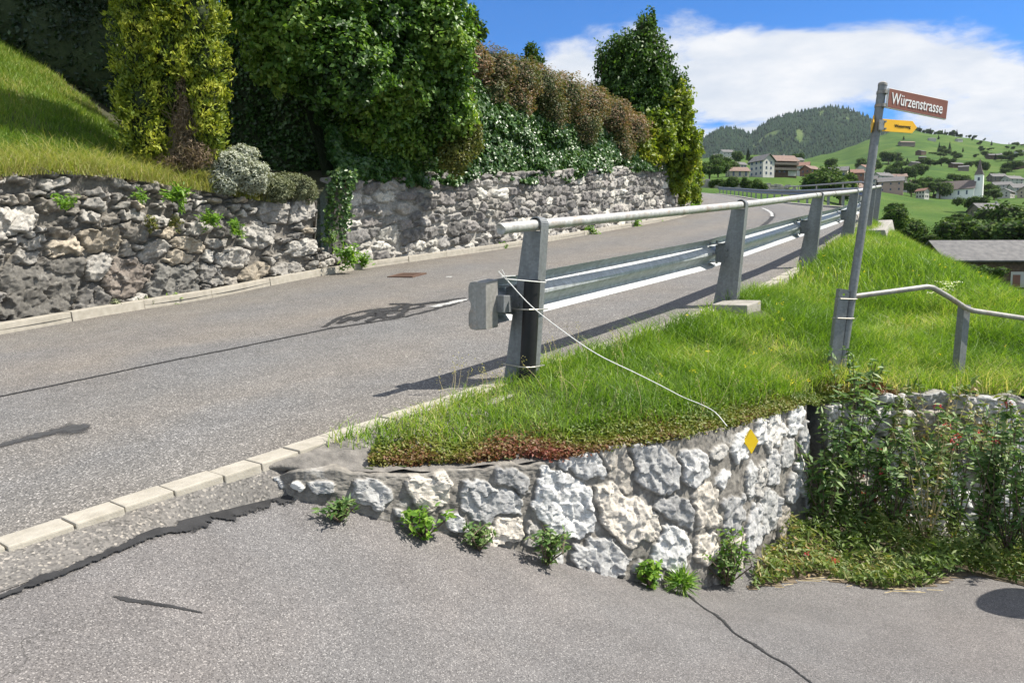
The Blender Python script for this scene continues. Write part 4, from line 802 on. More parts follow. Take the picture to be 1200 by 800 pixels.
# ================================================================== NEAR GUARD RAIL
PB = [at(634, 448, 5.2), at(871, 358, 8.1), at(962, 309, 11.6), at(1004, 284, 15.6), at(1025, 267, 19.6), at(1032, 260, 22.8)]
PH = [1.155, 1.14, 1.11, 1.11, 1.10, 1.12]
def frame_at(i):
    a = PB[max(0, i - 1)]; b_ = PB[min(len(PB) - 1, i + 1)]; t_ = (b_ - a); sl = t_.z / math.hypot(t_.x, t_.y); t_.z = 0; t_.normalize(); return t_, Vector((-t_.y, t_.x, 0)), sl
gr = empty('guard_rail', tuple(PB[0]), 'galvanised guard rail with inclined posts and a pipe handrail along the near road edge', 'guard rail')
tube_c = []
for i, (p, h) in enumerate(zip(PB, PH)):
    t_, n_, sl = frame_at(i); Zv = Vector((0, 0, 1)); m_ = MB()
    Q = lambda n, z, tt_=0.0: p + n_ * n + Zv * z + t_ * tt_
    b0 = -0.12; rt = 0.042; cz = h - rt - 0.008; cn = 0.055
    valley = lambda z: 0.085 * (1 - z / h) + 0.004
    roadn = lambda z: 0.335 * (1 - z / h) + 0.135 * (z / h) if z < h * 0.92 else 0.15
    # web plate, folded flange on the valley side that wraps over the tube, narrow flange on the road side
    zs = [b0] + [h * f for f in (0.1, 0.3, 0.5, 0.7, 0.85)] + [cz - 0.045]
    poly = [(valley(z), z) for z in zs] + [(roadn(z), z) for z in reversed(zs)]
    m_.prism([Q(a, z, -0.004) for a, z in poly], t_ * 0.009)
    arc = [(cn + (rt + 0.006) * math.cos(th), cz + (rt + 0.006) * math.sin(th)) for th in np.linspace(math.pi * 1.08, -0.15, 14)]
    # path in (n, z): valley flange upwards then over the tube and a little down on the road side (n grows towards the road)
    arc = [(cn - (a - cn), z) for a, z in arc]; arc = list(reversed(arc))
    path = [(valley(z), z) for z in zs] + [(a, z) for a, z in arc if True]
    th_ = 0.009; wid = 0.085
    for k in range(len(path) - 1):
        a, b_ = path[k], path[k + 1]
        dn, dz_ = b_[0] - a[0], b_[1] - a[1]; ln = math.hypot(dn, dz_) + 1e-9; ox, oz = -dz_ / ln * th_, dn / ln * th_
        m_.add([Q(a[0], a[1], -0.004), Q(b_[0], b_[1], -0.004), Q(b_[0], b_[1], wid), Q(a[0], a[1], wid), Q(a[0] + ox, a[1] + oz, -0.004), Q(b_[0] + ox, b_[1] + oz, -0.004), Q(b_[0] + ox, b_[1] + oz, wid), Q(a[0] + ox, a[1] + oz, wid)],
               [(0, 1, 2, 3), (7, 6, 5, 4), (0, 4, 5, 1), (3, 2, 6, 7), (0, 3, 7, 4), (1, 5, 6, 2)])
    rp = [(roadn(z), z) for z in zs]
    for k in range(len(rp) - 1):
        a, b_ = rp[k], rp[k + 1]; m_.prism([Q(a[0], a[1], 0.005), Q(b_[0], b_[1], 0.005), Q(b_[0] + 0.008, b_[1], 0.005), Q(a[0] + 0.008, a[1], 0.005)], t_ * 0.06)
    po = m_.build('post', M['galv'], gr); auto_smooth(po, 30)
    tube_c.append(Q(cn, cz, 0.03))
    # spacer and bolts between post and beam
    m_ = MB(); zb = 0.575
    m_.prism([Q(roadn(zb) - 0.03, zb - 0.12, 0.012), Q(roadn(zb) - 0.03, zb + 0.12, 0.012), Q(0.33, zb + 0.09, 0.012), Q(0.33, zb - 0.09, 0.012)], t_ * 0.05)
    for dz_ in (-0.10, 0.10): m_.prism([Q(roadn(zb) - 0.02, zb + dz_, -0.02), Q(0.38, zb + dz_, -0.02), Q(0.38, zb + dz_, 0.08), Q(roadn(zb) - 0.02, zb + dz_, 0.08)], Zv * 0.006)
    m_.build('spacer', M['galv'], gr)
    for dz_ in (-0.035, 0.035): MB().tube([Q(roadn(zb) - 0.04, zb + dz_, -0.004), Q(roadn(zb) - 0.04, zb + dz_, -0.022)], 0.013, 6).build('bolt', M['galv'], gr)
# handrail tube
t0, n0, s0 = frame_at(0); start = tube_c[0] - (t0 + Vector((0, 0, s0))) * 0.40
t6, n6, s6 = frame_at(5); end = tube_c[-1] + (t6 + Vector((0, 0, s6))) * 0.15
TP = catmull(np.array([tuple(start)] + [tuple(c) for c in tube_c] + [tuple(end)]), 10)
m_ = MB(); m_.tube(TP, 0.0385, 20, cap=False)
a0 = Vector(TP[0]); m_.tube([a0 - t0 * 0.004, a0 + t0 * 0.03], [0.0395, 0.0395], 20, cap=True)
ho = m_.build('handrail', M['galv_rust'], gr); auto_smooth(ho, 50)
for f in (0.42, 0.47, 0.72):
    k = int(f * len(TP)); m_ = MB(); m_.tube([TP[k], TP[k] + (TP[k + 1] - TP[k]) / np.linalg.norm(TP[k + 1] - TP[k]) * 0.05], 0.0425, 18)
    auto_smooth(m_.build('sleeve', M['galv_old'], gr), 50)
# W beam seen from behind
WPROF = [(0.016, 0.160), (0.024, 0.152), (0.078, 0.112), (0.083, 0.104), (0.083, 0.092), (0.078, 0.084), (0.006, 0.022), (0.0, 0.012), (0.0, -0.012), (0.006, -0.022), (0.078, -0.084), (0.083, -0.092), (0.083, -0.104), (0.078, -0.112), (0.024, -0.152), (0.016, -0.160)]
def w_beam(name, pts, parent, mat, zc, off, thick=0.005, slopes=True):
    P_ = np.array([tuple(p) for p in pts]); V = []; F = []; n = len(P_); k = len(WPROF)
    tg = np.gradient(P_[:, :2], axis=0); tg /= np.linalg.norm(tg, axis=1, keepdims=True); nr2 = np.column_stack([-tg[:, 1], tg[:, 0]])
    for i in range(n):
        for th_ in (0, thick):
            for (a, z) in WPROF: V.append((P_[i, 0] + nr2[i, 0] * (off + a + th_), P_[i, 1] + nr2[i, 1] * (off + a + th_), P_[i, 2] + zc + z))
    w_ = 2 * k
    for i in range(n - 1):
        for j in range(k - 1):
            F.append((i * w_ + j, i * w_ + j + 1, (i + 1) * w_ + j + 1, (i + 1) * w_ + j)); F.append((i * w_ + k + j, (i + 1) * w_ + k + j, (i + 1) * w_ + k + j + 1, i * w_ + k + j + 1))
        for j in (0, k - 1): F.append((i * w_ + j, (i + 1) * w_ + j, (i + 1) * w_ + k + j, i * w_ + k + j))
    for i in (0, n - 1):
        for j in range(k - 1): F.append((i * w_ + j, i * w_ + k + j, i * w_ + k + j + 1, i * w_ + j + 1))
    o = mk(name, V, F, mat, parent); auto_smooth(o, 24); return o
ZC, OFF = 0.578, 0.315
bs_ = PB[0] - (t0 + Vector((0, 0, s0))) * 0.20; be_ = PB[-1] + (t6 + Vector((0, 0, s6))) * 0.3
bl = [bs_] + PB + [be_]
for i in range(6):
    a, b_ = (bs_ if i == 0 else PB[i - 1 + 0]), PB[min(i, 5)] if i else PB[0]
segs = [[bs_, PB[0] + (PB[1] - PB[0]) * 0.985]] + [[PB[i] - (PB[i] - PB[i - 1]) * 0.02, PB[i + 1] - (PB[i + 1] - PB[i]) * 0.015] for i in (1, 2, 3)] + [[PB[4] - (PB[4] - PB[3]) * 0.02, PB[5], be_]]
for i, sg in enumerate(segs): w_beam('guard_beam', resample(np.array([tuple(p) for p in sg]), step=0.5)[0], gr, M['galv_beam'], ZC, OFF + (0.0 if i % 2 == 0 else 0.007))
m_ = MB()
for i in (1, 2, 3, 4):                                     # splice bolts on the beam's back
    t_, n_, sl = frame_at(i)
    for dz_ in (-0.115, 0.0, 0.115):
        for dt in (-0.10, 0.10): 
            c = PB[i] + t_ * dt + Vector((0, 0, ZC + dz_ + sl * dt)) + n_ * (OFF - 0.004 + (0.0 if abs(dz_) < 0.01 else 0.045)); MB().tube([c, c - n_ * 0.02], 0.015, 6).build('bolt', M['galv'], gr)
# bulging end cap
cap = []; t_, n_ = t0, n0
m_ = MB(); c0 = bs_ + Vector((0, 0, ZC)) + n_ * OFF
outl = [(-0.07, 0.165)] + [(0.035, 0.175), (0.082, 0.168), (0.098, 0.14), (0.098, 0.055), (0.076, 0.018), (0.076, -0.018), (0.098, -0.055), (0.098, -0.14), (0.082, -0.168), (0.035, -0.175), (-0.07, -0.165)]
ring = []; dep = [(-0.02, 1.0), (0.06, 1.0), (0.095, 0.985), (0.105, 0.955)]
Vv = []
for d_, s_ in dep: Vv += [c0 - t_ * d_ + n_ * (0.02 + (a - 0.02) * s_) + Vector((0, 0, z * s_ - s0 * d_)) for a, z in outl]
k = len(outl); Ff = [(r_ * k + a, r_ * k + (a + 1) % k, (r_ + 1) * k + (a + 1) % k, (r_ + 1) * k + a) for r_ in range(len(dep) - 1) for a in range(k)]
Ff += [tuple(range(k - 1, -1, -1)), tuple((len(dep) - 1) * k + a for a in range(k))]
m_.add(Vv, Ff); auto_smooth(m_.build('end_cap', M['galv_old'], gr), 35)
m_ = MB(); m_.box(c0 + n_ * -0.10 + t_ * 0.05, (0.045, 0.035, 0.06), t_, n_); m_.build('end_bracket', M['galv'], gr, bevel=0.006)
# footing of the second post, and the plates at the foot of the first
f2 = at(858, 364, 7.95); fo2 = empty('concrete_footing', tuple(f2), 'square concrete footing under the second guard rail post', 'footing')
MB().box(f2 + Vector((0.04, 0.0, -0.02)), (0.20, 0.20, 0.11), (0.62, 0.78, 0.11), (-0.78, 0.62, 0)).build('block', M['concrete'], fo2, bevel=0.015)
f1 = at(578, 460, 5.02); fo1 = empty('concrete_footing', tuple(f1), 'low concrete slab beside the first guard rail post', 'footing')
MB().box(f1 + Vector((0.05, 0.10, -0.075)), (0.32, 0.16, 0.075), (0.62, 0.78, 0.11), (-0.78, 0.62, 0)).build('block', M['concrete'], fo1, bevel=0.012)
# concrete plinth carrying the last two posts
pl = empty('concrete_plinth', tuple(PB[4]), 'beige concrete plinth under the last guard rail posts', 'plinth')
m_ = MB(); t_, n_, sl = frame_at(5); pa, pb_ = PB[4] - t_ * 0.9 - Vector((0, 0, sl * 0.9)), PB[5] + t_ * 1.6 + Vector((0, 0, sl * 1.6))
m_.prism([pa + n_ * 0.40 - Vector((0, 0, 0.01)), pa - n_ * 0.28 - Vector((0, 0, 0.01)), pa - n_ * 0.40 - Vector((0, 0, 0.55)), pa + n_ * 0.40 - Vector((0, 0, 0.55))], pb_ - pa)
m_.build('block', M['concrete'], pl, bevel=0.03)

# black half pipe strapped to the first post
t_, n_ = t0, n0; p = PB[0]; bp = empty('black_pipe', tuple(p + n_ * 0.01), 'black plastic half pipe wired to the first guard rail post', 'pipe')
m_ = MB(); V = []; F = []
rows = 8; rpz = np.linspace(0.03, 0.72, rows)
for th_ in (0, 0.006):
    for z in rpz:
        for a in np.linspace(-math.pi * 0.72, math.pi * 0.42, 12):
            rr_ = 0.058 - th_; cc = p + n_ * (0.075 * (1 - z / 1.15) + 0.028) - t_ * 0.030 + Vector((0, 0, z)); V.append(cc - n_ * (rr_ * math.cos(a)) + t_ * (rr_ * math.sin(a)))
for s_ in (0, 1):
    b = s_ * rows * 12
    for r_ in range(rows - 1):
        for a in range(11): F.append((b + r_ * 12 + a, b + r_ * 12 + a + 1, b + (r_ + 1) * 12 + a + 1, b + (r_ + 1) * 12 + a))
for r_ in range(rows - 1):
    for a in (0, 11): F.append((r_ * 12 + a, (r_ + 1) * 12 + a, rows * 12 + (r_ + 1) * 12 + a, rows * 12 + r_ * 12 + a))
for r_ in (0, rows - 1):
    for a in range(11): F.append((r_ * 12 + a, r_ * 12 + a + 1, rows * 12 + r_ * 12 + a + 1, rows * 12 + r_ * 12 + a))
auto_smooth(mk('half_pipe', V, F, M['black'], bp), 40)
for zz in (0.11, 0.515):
    rn = 0.335 * (1 - zz / 1.155) + 0.135 * (zz / 1.155) + 0.018; vn = 0.075 * (1 - zz / 1.15) + 0.028
    lp = [p + n_ * rn - t_ * 0.010, p + n_ * (vn + 0.03) - t_ * 0.092, p + n_ * (vn - 0.03) - t_ * 0.088, p + n_ * (vn - 0.062) - t_ * 0.03, p + n_ * (vn - 0.05) + t_ * 0.1, p + n_ * (rn - 0.05) + t_ * 0.10, p + n_ * (rn + 0.006) + t_ * 0.07, p + n_ * rn - t_ * 0.010]
    MB().tube([q_ + Vector((0, 0, zz)) for q_ in lp], 0.0055, 6).build('binding_wire', M['wire'], bp)
# white cord tied to the post and hanging down to the wall
pts = [(604, 323, 5.02), (588, 324, 4.98), (594, 328, 4.96), (622, 358, 4.9), (660, 388, 4.82), (700, 415, 4.75), (745, 437, 4.82), (775, 452, 4.92), (800, 465, 4.98), (822, 474, 4.94), (838, 483, 4.88), (852, 499, 4.72)]
cp_ = catmull(A(pts), 6); cord = MB().tube(cp_, 0.0032, 6).build('cord', M['string'], loc=tuple(cp_[0]), smooth=True)
tag(cord, 'thin white cord hanging from the first guard rail post to the wall top', 'cord')
MB().tube(A([(592, 326, 4.955), (584, 318, 4.96), (588, 316, 4.97), (594, 327, 4.95), (640, 331, 5.17)]), 0.0035, 6).build('knot', M['string'], cord, smooth=True)

# ================================================================== FAR GUARD RAIL ON THE BEND
FR = REs[(REs[:, 1] > 25.5) & (REs[:, 1] < 88)]; FR, _ = resample(FR + [0.35, -0.05, 0], step=1.0)
fr = empty('guard_rail', tuple(FR[0]), 'distant steel guard rail round the outside of the bend', 'guard rail')
w_beam('guard_beam', FR, fr, M['galv'], 0.62, 0.0)
for k in range(0, len(FR), 3):
    c = Vector(FR[k]); MB().box(c + Vector((0.03, 0, 0.30)), (0.05, 0.035, 0.42)).build('post', M['galv'], fr)
FT2 = FR[:24] + [0, 0, 0.98]; MB().tube(FT2, 0.035, 8).build('handrail', M['galv_old'], fr)
for k in range(0, 24, 6): MB().tube([FR[k] + [0, 0, 0.3], FT2[k]], 0.03, 6).build('handrail_stay', M['galv_old'], fr)
kp = FR + [0.0, 0.0, 0.0]; m_ = MB()
for k in range(len(kp) - 1): a, b_ = Vector(kp[k]), Vector(kp[k + 1]); tt_ = (b_ - a).normalized(); m_.box((a + b_) / 2 + Vector((-0.2, 0, -0.02)), ((b_ - a).length / 2, 0.12, 0.06), tt_, Vector((-tt_.y, tt_.x, 0)))
tag(m_.build('kerb', M['concrete']), kind='structure')

# ================================================================== SIGNPOST AND RAILING
SPB, SPT = at(985, 438, 6.5), at(1034.5, 99, 6.55); sp_ax = (SPT - SPB).normalized()
spo = empty('signpost', tuple(SPB), 'leaning galvanised signpost with a brown street name and a yellow hiking arrow', 'signpost')
m_ = MB(); m_.tube([SPB - sp_ax * 0.3, SPT], 0.036, 20); auto_smooth(m_.build('pole', M['galv'], spo), 40)
m_ = MB(); m_.tube([SPT - sp_ax * 0.012, SPT + sp_ax * 0.008, SPT + sp_ax * 0.02], [0.039, 0.037, 0.02], 20); auto_smooth(m_.build('cap', M['galv_old'], spo), 40)
def text_mesh(body, size, mat, name, parent, origin, X, Y, width=None, ext=0.0015, bold=0.004):
    cu = bpy.data.curves.new(name, 'FONT'); cu.body = body; cu.size = size; cu.extrude = ext; cu.resolution_u = 4; cu.offset = size * bold; cu.align_x = 'CENTER'; cu.align_y = 'CENTER'
    to = bpy.data.objects.new('tmp', cu); COL.objects.link(to); dg = bpy.context.evaluated_depsgraph_get(); dg.update(); me = bpy.data.meshes.new_from_object(to.evaluated_get(dg)); bpy.data.objects.remove(to); bpy.data.curves.remove(cu)
    co = np.array([v.co[:] for v in me.vertices]); w_ = np.ptp(co[:, 0]); 
    if width: co[:, 0] *= width / w_
    X, Y = Vector(X).normalized(), Vector(Y).normalized(); Z = X.cross(Y); o_ = np.array(origin)
    V = o_ + co[:, :1] * np.array(X) + co[:, 1:2] * np.array(Y) + co[:, 2:3] * np.array(Z)
    F = [tuple(p.vertices) for p in me.polygons]; bpy.data.meshes.remove(me); return mk(name, V, F, mat, parent)
def board(name, a, b_, hgt, thick, mat, parent, upv, poly=None):
    """flat sign from point a (pole side) to b_, height along upv; returns axes"""
    X = (b_ - a).normalized(); Z = X.cross(upv).normalized(); Y = Z.cross(X).normalized(); Ln = (b_ - a).length
    pl_ = poly or [(0, -0.5), (1, -0.5), (1, 0.5), (0, 0.5)]
    m_ = MB(); m_.prism([a + X * (u_ * Ln) + Y * (v_ * hgt) - Z * thick * 0.5 for u_, v_ in pl_], Z * thick)
    o = m_.build(name, mat, parent, bevel=0.0015); return o, X, Y, Z, Ln
# brown street name board in a pale frame
a, b_ = at(1039.5, 115.0, 6.5), at(1108.8, 129.3, 6.73)
o, X, Y, Z, Ln = board('name_plate', a, b_, 0.166, 0.022, M['white'], spo, sp_ax)
Zs = Z if Z.y < 0 else -Z
o2, *_ = board('name_panel', a + X * 0.004 + Zs * 0.0075, b_ - X * 0.004 + Zs * 0.0075, 0.157, 0.012, M['brown_sign'], spo, sp_ax)
text_mesh('Würzenstrasse', 0.135, M['white'], 'street_name', spo, (a + b_) / 2 + Zs * 0.0155 - X * 0.012 - Y * 0.002, X, Y, Ln * 0.86)
for dd in (0.052, -0.062):
    m_ = MB(); m_.tube([SPB + sp_ax * ((a - SPB).dot(sp_ax) + dd - 0.012), SPB + sp_ax * ((a - SPB).dot(sp_ax) + dd + 0.012)], 0.041, 18); m_.box(a - X * 0.012 + Y * dd, (0.022, 0.008, 0.014), X, Z, Y)
    m_.build('clamp', M['galv_old'], spo)
# yellow arrow
a, b_ = at(1034.0, 146.6, 6.48), at(1074.5, 149.6, 6.63)
o, X, Y, Z, Ln = board('hiking_arrow', a, b_, 0.103, 0.006, M['yellow_sign'], spo, sp_ax, [(0, -0.5), (0.86, -0.5), (1.0, 0.0), (0.86, 0.5), (0, 0.5)]); Zs = Z if Z.y < 0 else -Z
text_mesh('Wasserweg', 0.036, M['black_ink'], 'arrow_lettering', spo, a + X * Ln * 0.57 + Zs * 0.005, X, Y, Ln * 0.46)
m_ = MB()
for dd in (-0.03, 0.03): m_.tube([a + X * 0.028 + Y * dd, a + X * 0.028 + Y * dd + Zs * 0.012], 0.009, 8)
m_.box(a - X * 0.012, (0.03, 0.005, 0.042), X, Z, Y); m_.tube([SPB + sp_ax * ((a - SPB).dot(sp_ax) - 0.045), SPB + sp_ax * ((a - SPB).dot(sp_ax) + 0.045)], 0.039, 18)
m_.build('clamp', M['galv'], spo)
# yellow diamond seen almost edge-on on the other side of the pole
c = SPB + sp_ax * ((at(1026, 144, 6.5) - SPB).dot(sp_ax)) + Vector((-0.045, -0.02, 0)); X2 = Vector((0.30, 1.0, 0.0)).normalized()
m_ = MB(); m_.prism([c - X2 * 0.07, c - sp_ax * 0.075, c + X2 * 0.07, c + sp_ax * 0.075], Vector((-0.006, 0.002, 0))); m_.build('hiking_diamond', M['yellow_sign'], spo)
# pipe railing: post strapped to the signpost, second post, bent rail
rl = empty('pipe_railing', tuple(at(981, 430, 6.5)), 'low weathered pipe railing with two steel channel posts above the lower wall', 'railing')
def channel(name, bot, top, X, w, d, mat, parent, hole=True):
    ax = (top - bot).normalized(); Zp = X.cross(ax).normalized(); m_ = MB(); Ln = (top - bot).length
    if hole:
        c = bot + ax * (Ln - 0.045); hr = 0.011
        outer = [bot - X * w / 2, bot + X * w / 2, top + X * w / 2, top - X * w / 2]
        K = 16; hp = [c + X * (hr * math.cos(2 * math.pi * k / K)) + ax * (hr * math.sin(2 * math.pi * k / K)) for k in range(K)]
        sq = [c + (X * (w / 2 if True else 0)) * 0 for k in range(K)]
        # plate in three pieces around the hole
        m_.prism([bot - X * w / 2, bot + X * w / 2, c + X * w / 2 - ax * 0.03, c - X * w / 2 - ax * 0.03], Zp * 0.006)
        m_.prism([c - X * w / 2 + ax * 0.03, c + X * w / 2 + ax * 0.03, top + X * w / 2, top - X * w / 2], Zp * 0.006)
        def edgep(k):
            th = 2 * math.pi * k / K; cx, sx = math.cos(th), math.sin(th); s = min(w / 2 / max(abs(cx), 1e-6), 0.03 / max(abs(sx), 1e-6)); return c + X * (cx * s) + ax * (sx * s)
        for k in range(K): m_.prism([hp[k], edgep(k), edgep(k + 1), hp[(k + 1) % K]], Zp * 0.006)
    else: m_.prism([bot - X * w / 2, bot + X * w / 2, top + X * w / 2, top - X * w / 2], Zp * 0.006)
    for s in (-1, 1):
        e = X * (s * w / 2); m_.prism([bot + e, bot + e - X * (s * 0.006), top + e - X * (s * 0.006), top + e], -Zp * d)
    return m_.build(name, mat, parent)
channel('post', at(977.5, 434, 6.47), at(989.5, 339, 6.47), Vector((0.97, 0.05, -0.14)).normalized(), 0.092, 0.05, M['galv'], rl)
channel('post', at(1123.5, 460, 6.9), at(1133.5, 357, 6.9), Vector((0.92, 0.40, -0.09)).normalized(), 0.088, 0.06, M['galv'], rl, False)
rp = A([(999, 347.5, 6.52), (1030, 343.5, 6.57), (1060, 339.5, 6.62), (1086, 336, 6.66), (1093, 337, 6.68), (1112, 348, 6.75), (1131, 360.5, 6.83), (1140, 364, 6.86), (1170, 368.5, 6.95), (1200, 373, 7.05), (1260, 384, 7.2)])
auto_smooth(MB().tube(rp, 0.0235, 12).build('rail', M['galv_old'], rl), 40)
for y_, nm in ((350.5, 0), (373.5, 0)):
    c1 = SPB + sp_ax * ((at(1000, y_, 6.5) - SPB).dot(sp_ax)); wv = Vector((1, 0, 0)); 
    lp = [c1 + Vector((0.041, 0, 0)), c1 + Vector((0.03, -0.036, 0)), c1 + Vector((0, -0.048, 0)), c1 + Vector((-0.12, -0.055, 0.004)), c1 + Vector((-0.136, -0.02, 0.004)), c1 + Vector((-0.12, 0.06, 0)), c1 + Vector((0.0, 0.05, 0)), c1 + Vector((0.03, 0.036, 0)), c1 + Vector((0.041, 0, 0))]
    MB().tube(lp, 0.006, 6).build('strap', M['wire'], rl)

# ================================================================== PLANTS NEAR THE ROAD
def bl(px, py, rx, y, ry=None, ratio=None):
    c = at(px, py, y); m = y / FPX; return (c, (rx * m, (ratio or 0.75) * rx * m, (ry or rx) * m))
def shrub(name, label, cat, blobs, n, size, mat, base, seed=0, lobes=0.3, asp=0.62, up=0.35, tint=None, thick=0.35, core=0.78, group=None, nrm=0.8, lf=2.2, part='foliage', cull=0.72):
    o = empty(name, tuple(base), label, cat, group); rng = np.random.default_rng(seed)
    P, d = blob_pts(blobs, n, rng, lobes, lf, thick, cull, seed)
    Nn = d * nrm + rng.normal(0, 0.55, P.shape) + np.array([0, 0, up]); tn = rng.random(len(P)) * 0.75 + (fbm(P * 1.6, 3, seed) - 0.35) * 0.6
    leaves(part, P, Nn, size * rng.uniform(0.7, 1.3, len(P)), size * asp * rng.uniform(0.75, 1.25, len(P)), tn if tint is None else tint(P, rng), mat, o, rng=rng)
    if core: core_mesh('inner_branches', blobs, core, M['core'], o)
    return o
# dark hedge behind the lawn
bd = [bl(x, y, r, 14.6, ratio=0.4) for x, y, r in ((-60, 10, 90), (10, 20, 85), (70, 50, 80), (125, 55, 80), (20, 75, 40), (70, 105, 40), (110, 135, 36), (150, 160, 30), (-40, 60, 50), (40, -70, 100), (130, -60, 100), (180, 60, 80), (185, 130, 60), (-80, -80, 100), (120, 130, 40), (230, 90, 60), (230, 150, 60))]
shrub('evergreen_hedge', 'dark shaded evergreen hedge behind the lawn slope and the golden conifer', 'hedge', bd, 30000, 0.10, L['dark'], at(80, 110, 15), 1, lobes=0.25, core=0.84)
# ivy wall in shade below the big shrub
bi = [bl(x, y, r, d_, ry=ry, ratio=0.35) for x, y, r, ry, d_ in ((290, 120, 55, 90, 14.6), (350, 150, 50, 70, 14.5), (390, 160, 40, 62, 14.5), (300, 60, 60, 70, 14.8), (330, 190, 34, 30, 14.3), (262, 150, 30, 60, 14.6), (380, 100, 50, 60, 14.7))]
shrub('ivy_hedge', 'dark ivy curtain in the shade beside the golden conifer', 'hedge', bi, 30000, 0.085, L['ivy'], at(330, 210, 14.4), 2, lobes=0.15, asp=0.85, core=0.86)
# big sunlit shrub
bb_ = [bl(x, y, r, d_, ratio=0.8) for x, y, r, d_ in ((310, -30, 60, 12.6), (345, 20, 62, 12.5), (410, 10, 70, 13.1), (465, 20, 60, 13.7), (505, 30, 45, 13.6), (400, 70, 55, 12.7), (455, 80, 58, 13.7), (500, 95, 48, 14.3), (520, 60, 38, 13.9),
        (390, -60, 90, 13.4), (480, -50, 70, 13.6), (280, -60, 60, 12.9), (440, 130, 48, 14.0), (490, 145, 42, 14.7), (528, 130, 30, 14.4), (330, 70, 36, 12.6), (540, 40, 16, 14.2), (435, 168, 34, 14.4), (480, 180, 28, 15.0))]
shrub('broadleaf_shrub', 'huge sunlit dark green broadleaf shrub overhanging the wall', 'shrub', bb_, 105000, 0.10, L['shrub'], at(450, 205, 14), 3, lobes=0.5, lf=4.0, up=0.6, thick=0.5, core=0.64, tint=lambda P, r: r.random(len(P)) * 0.6 + (fbm(P * 1.5, 3, 3) - 0.4) * 1.3 + 0.1)
# olive seed-laden bush at the big shrub's edge
bo = [bl(x, y, r, d_, ry=ry) for x, y, r, ry, d_ in ((540, 120, 16, 26, 14.7), (546, 155, 20, 32, 14.8), (532, 180, 18, 24, 14.6))]
shrub('olive_bush', 'yellowish bush with red berries between the big shrub and the ivy', 'bush', bo, 7000, 0.06, L['olive'], at(540, 208, 14.8), 4, lobes=0.4, core=0.6)
# ivy face above the field stone wall
def wd(px): return np.interp(px, [386, 440, 520, 600, 680, 750, 790, 806], [13.2, 14.0, 15.5, 17.4, 20.0, 23.4, 26.4, 29.0])
rng = np.random.default_rng(5); n = 60000; pxs = rng.uniform(392, 800, n) ; yy = wd(pxs)
topy = np.interp(pxs, [392, 540, 560, 600, 650, 700, 740, 770, 800], [120, 100, 88, 100, 116, 134, 152, 172, 170]); boty = np.interp(pxs, [386, 440, 520, 600, 680, 750, 800], [213, 213, 211, 211, 205, 199, 194])
boty = boty + (fbm(np.column_stack([pxs / 14, pxs * 0]), 4, 3) - 0.45) * 26
hv = rng.random(n); pys = boty + (topy - boty) * hv
back = 0.02 + 0.5 * hv ** 1.3 + (fbm(np.column_stack([pxs / 22, pys / 22]), 3, 4) - 0.5) * 0.55 + rng.random(n) * 0.16 - 0.12
u = (pxs - 600) / FPX; v = (400 - pys) / FPX; dy = CP + v * SP; P = np.column_stack([u / dy * yy, yy, (-SP + v * CP) / dy * yy]) + NB * back[:, None]
iv = empty('ivy_hedge', tuple(at(640, 205, 18.5)), 'glossy sunlit ivy hanging over the top of the field stone wall', 'hedge')
leaves('foliage', P, -NB * 0.9 + np.array([0, 0, 0.45]) + rng.normal(0, 0.4, (n, 3)), 0.10 * rng.uniform(0.7, 1.3, n) * (0.8 + 0.02 * yy), 0.085 * rng.uniform(0.7, 1.3, n) * (0.8 + 0.02 * yy), rng.random(n) * 0.8 + (fbm(P * 1.3, 3, 8) - 0.4) * 0.5, L['ivy'], iv, rng=rng)
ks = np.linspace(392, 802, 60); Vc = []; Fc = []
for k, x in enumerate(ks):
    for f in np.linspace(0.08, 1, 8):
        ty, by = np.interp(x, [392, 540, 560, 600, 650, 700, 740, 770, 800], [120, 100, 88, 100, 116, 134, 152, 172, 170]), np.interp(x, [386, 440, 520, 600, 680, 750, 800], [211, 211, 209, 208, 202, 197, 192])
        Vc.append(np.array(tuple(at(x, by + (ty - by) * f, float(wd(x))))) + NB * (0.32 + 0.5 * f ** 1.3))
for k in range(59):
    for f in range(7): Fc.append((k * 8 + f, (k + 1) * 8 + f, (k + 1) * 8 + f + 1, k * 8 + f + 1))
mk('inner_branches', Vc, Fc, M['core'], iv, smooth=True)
# russet hedge on top
tops = [(556, 74, 22), (580, 82, 26), (606, 94, 28), (632, 104, 28), (660, 114, 28), (688, 124, 27), (714, 138, 26), (738, 156, 25), (760, 176, 22), (600, 120, 26), (640, 132, 26), (680, 150, 26), (720, 172, 24), (574, 108, 22)]
br = [bl(x, y, r, float(wd(x)) + 0.9, ratio=0.9) for x, y, r in tops]
shrub('russet_hedge', 'reddish brown flowering hedge crowning the ivy', 'hedge', br, 48000, 0.075, L['red'], at(660, 150, 19.5), 6, lobes=0.35, lf=3, asp=0.42, up=0.7, core=0.7, tint=lambda P, r: r.random(len(P)) * 0.7 + (fbm(P * 1.2, 3, 2) - 0.45) * 0.9 + 0.12)
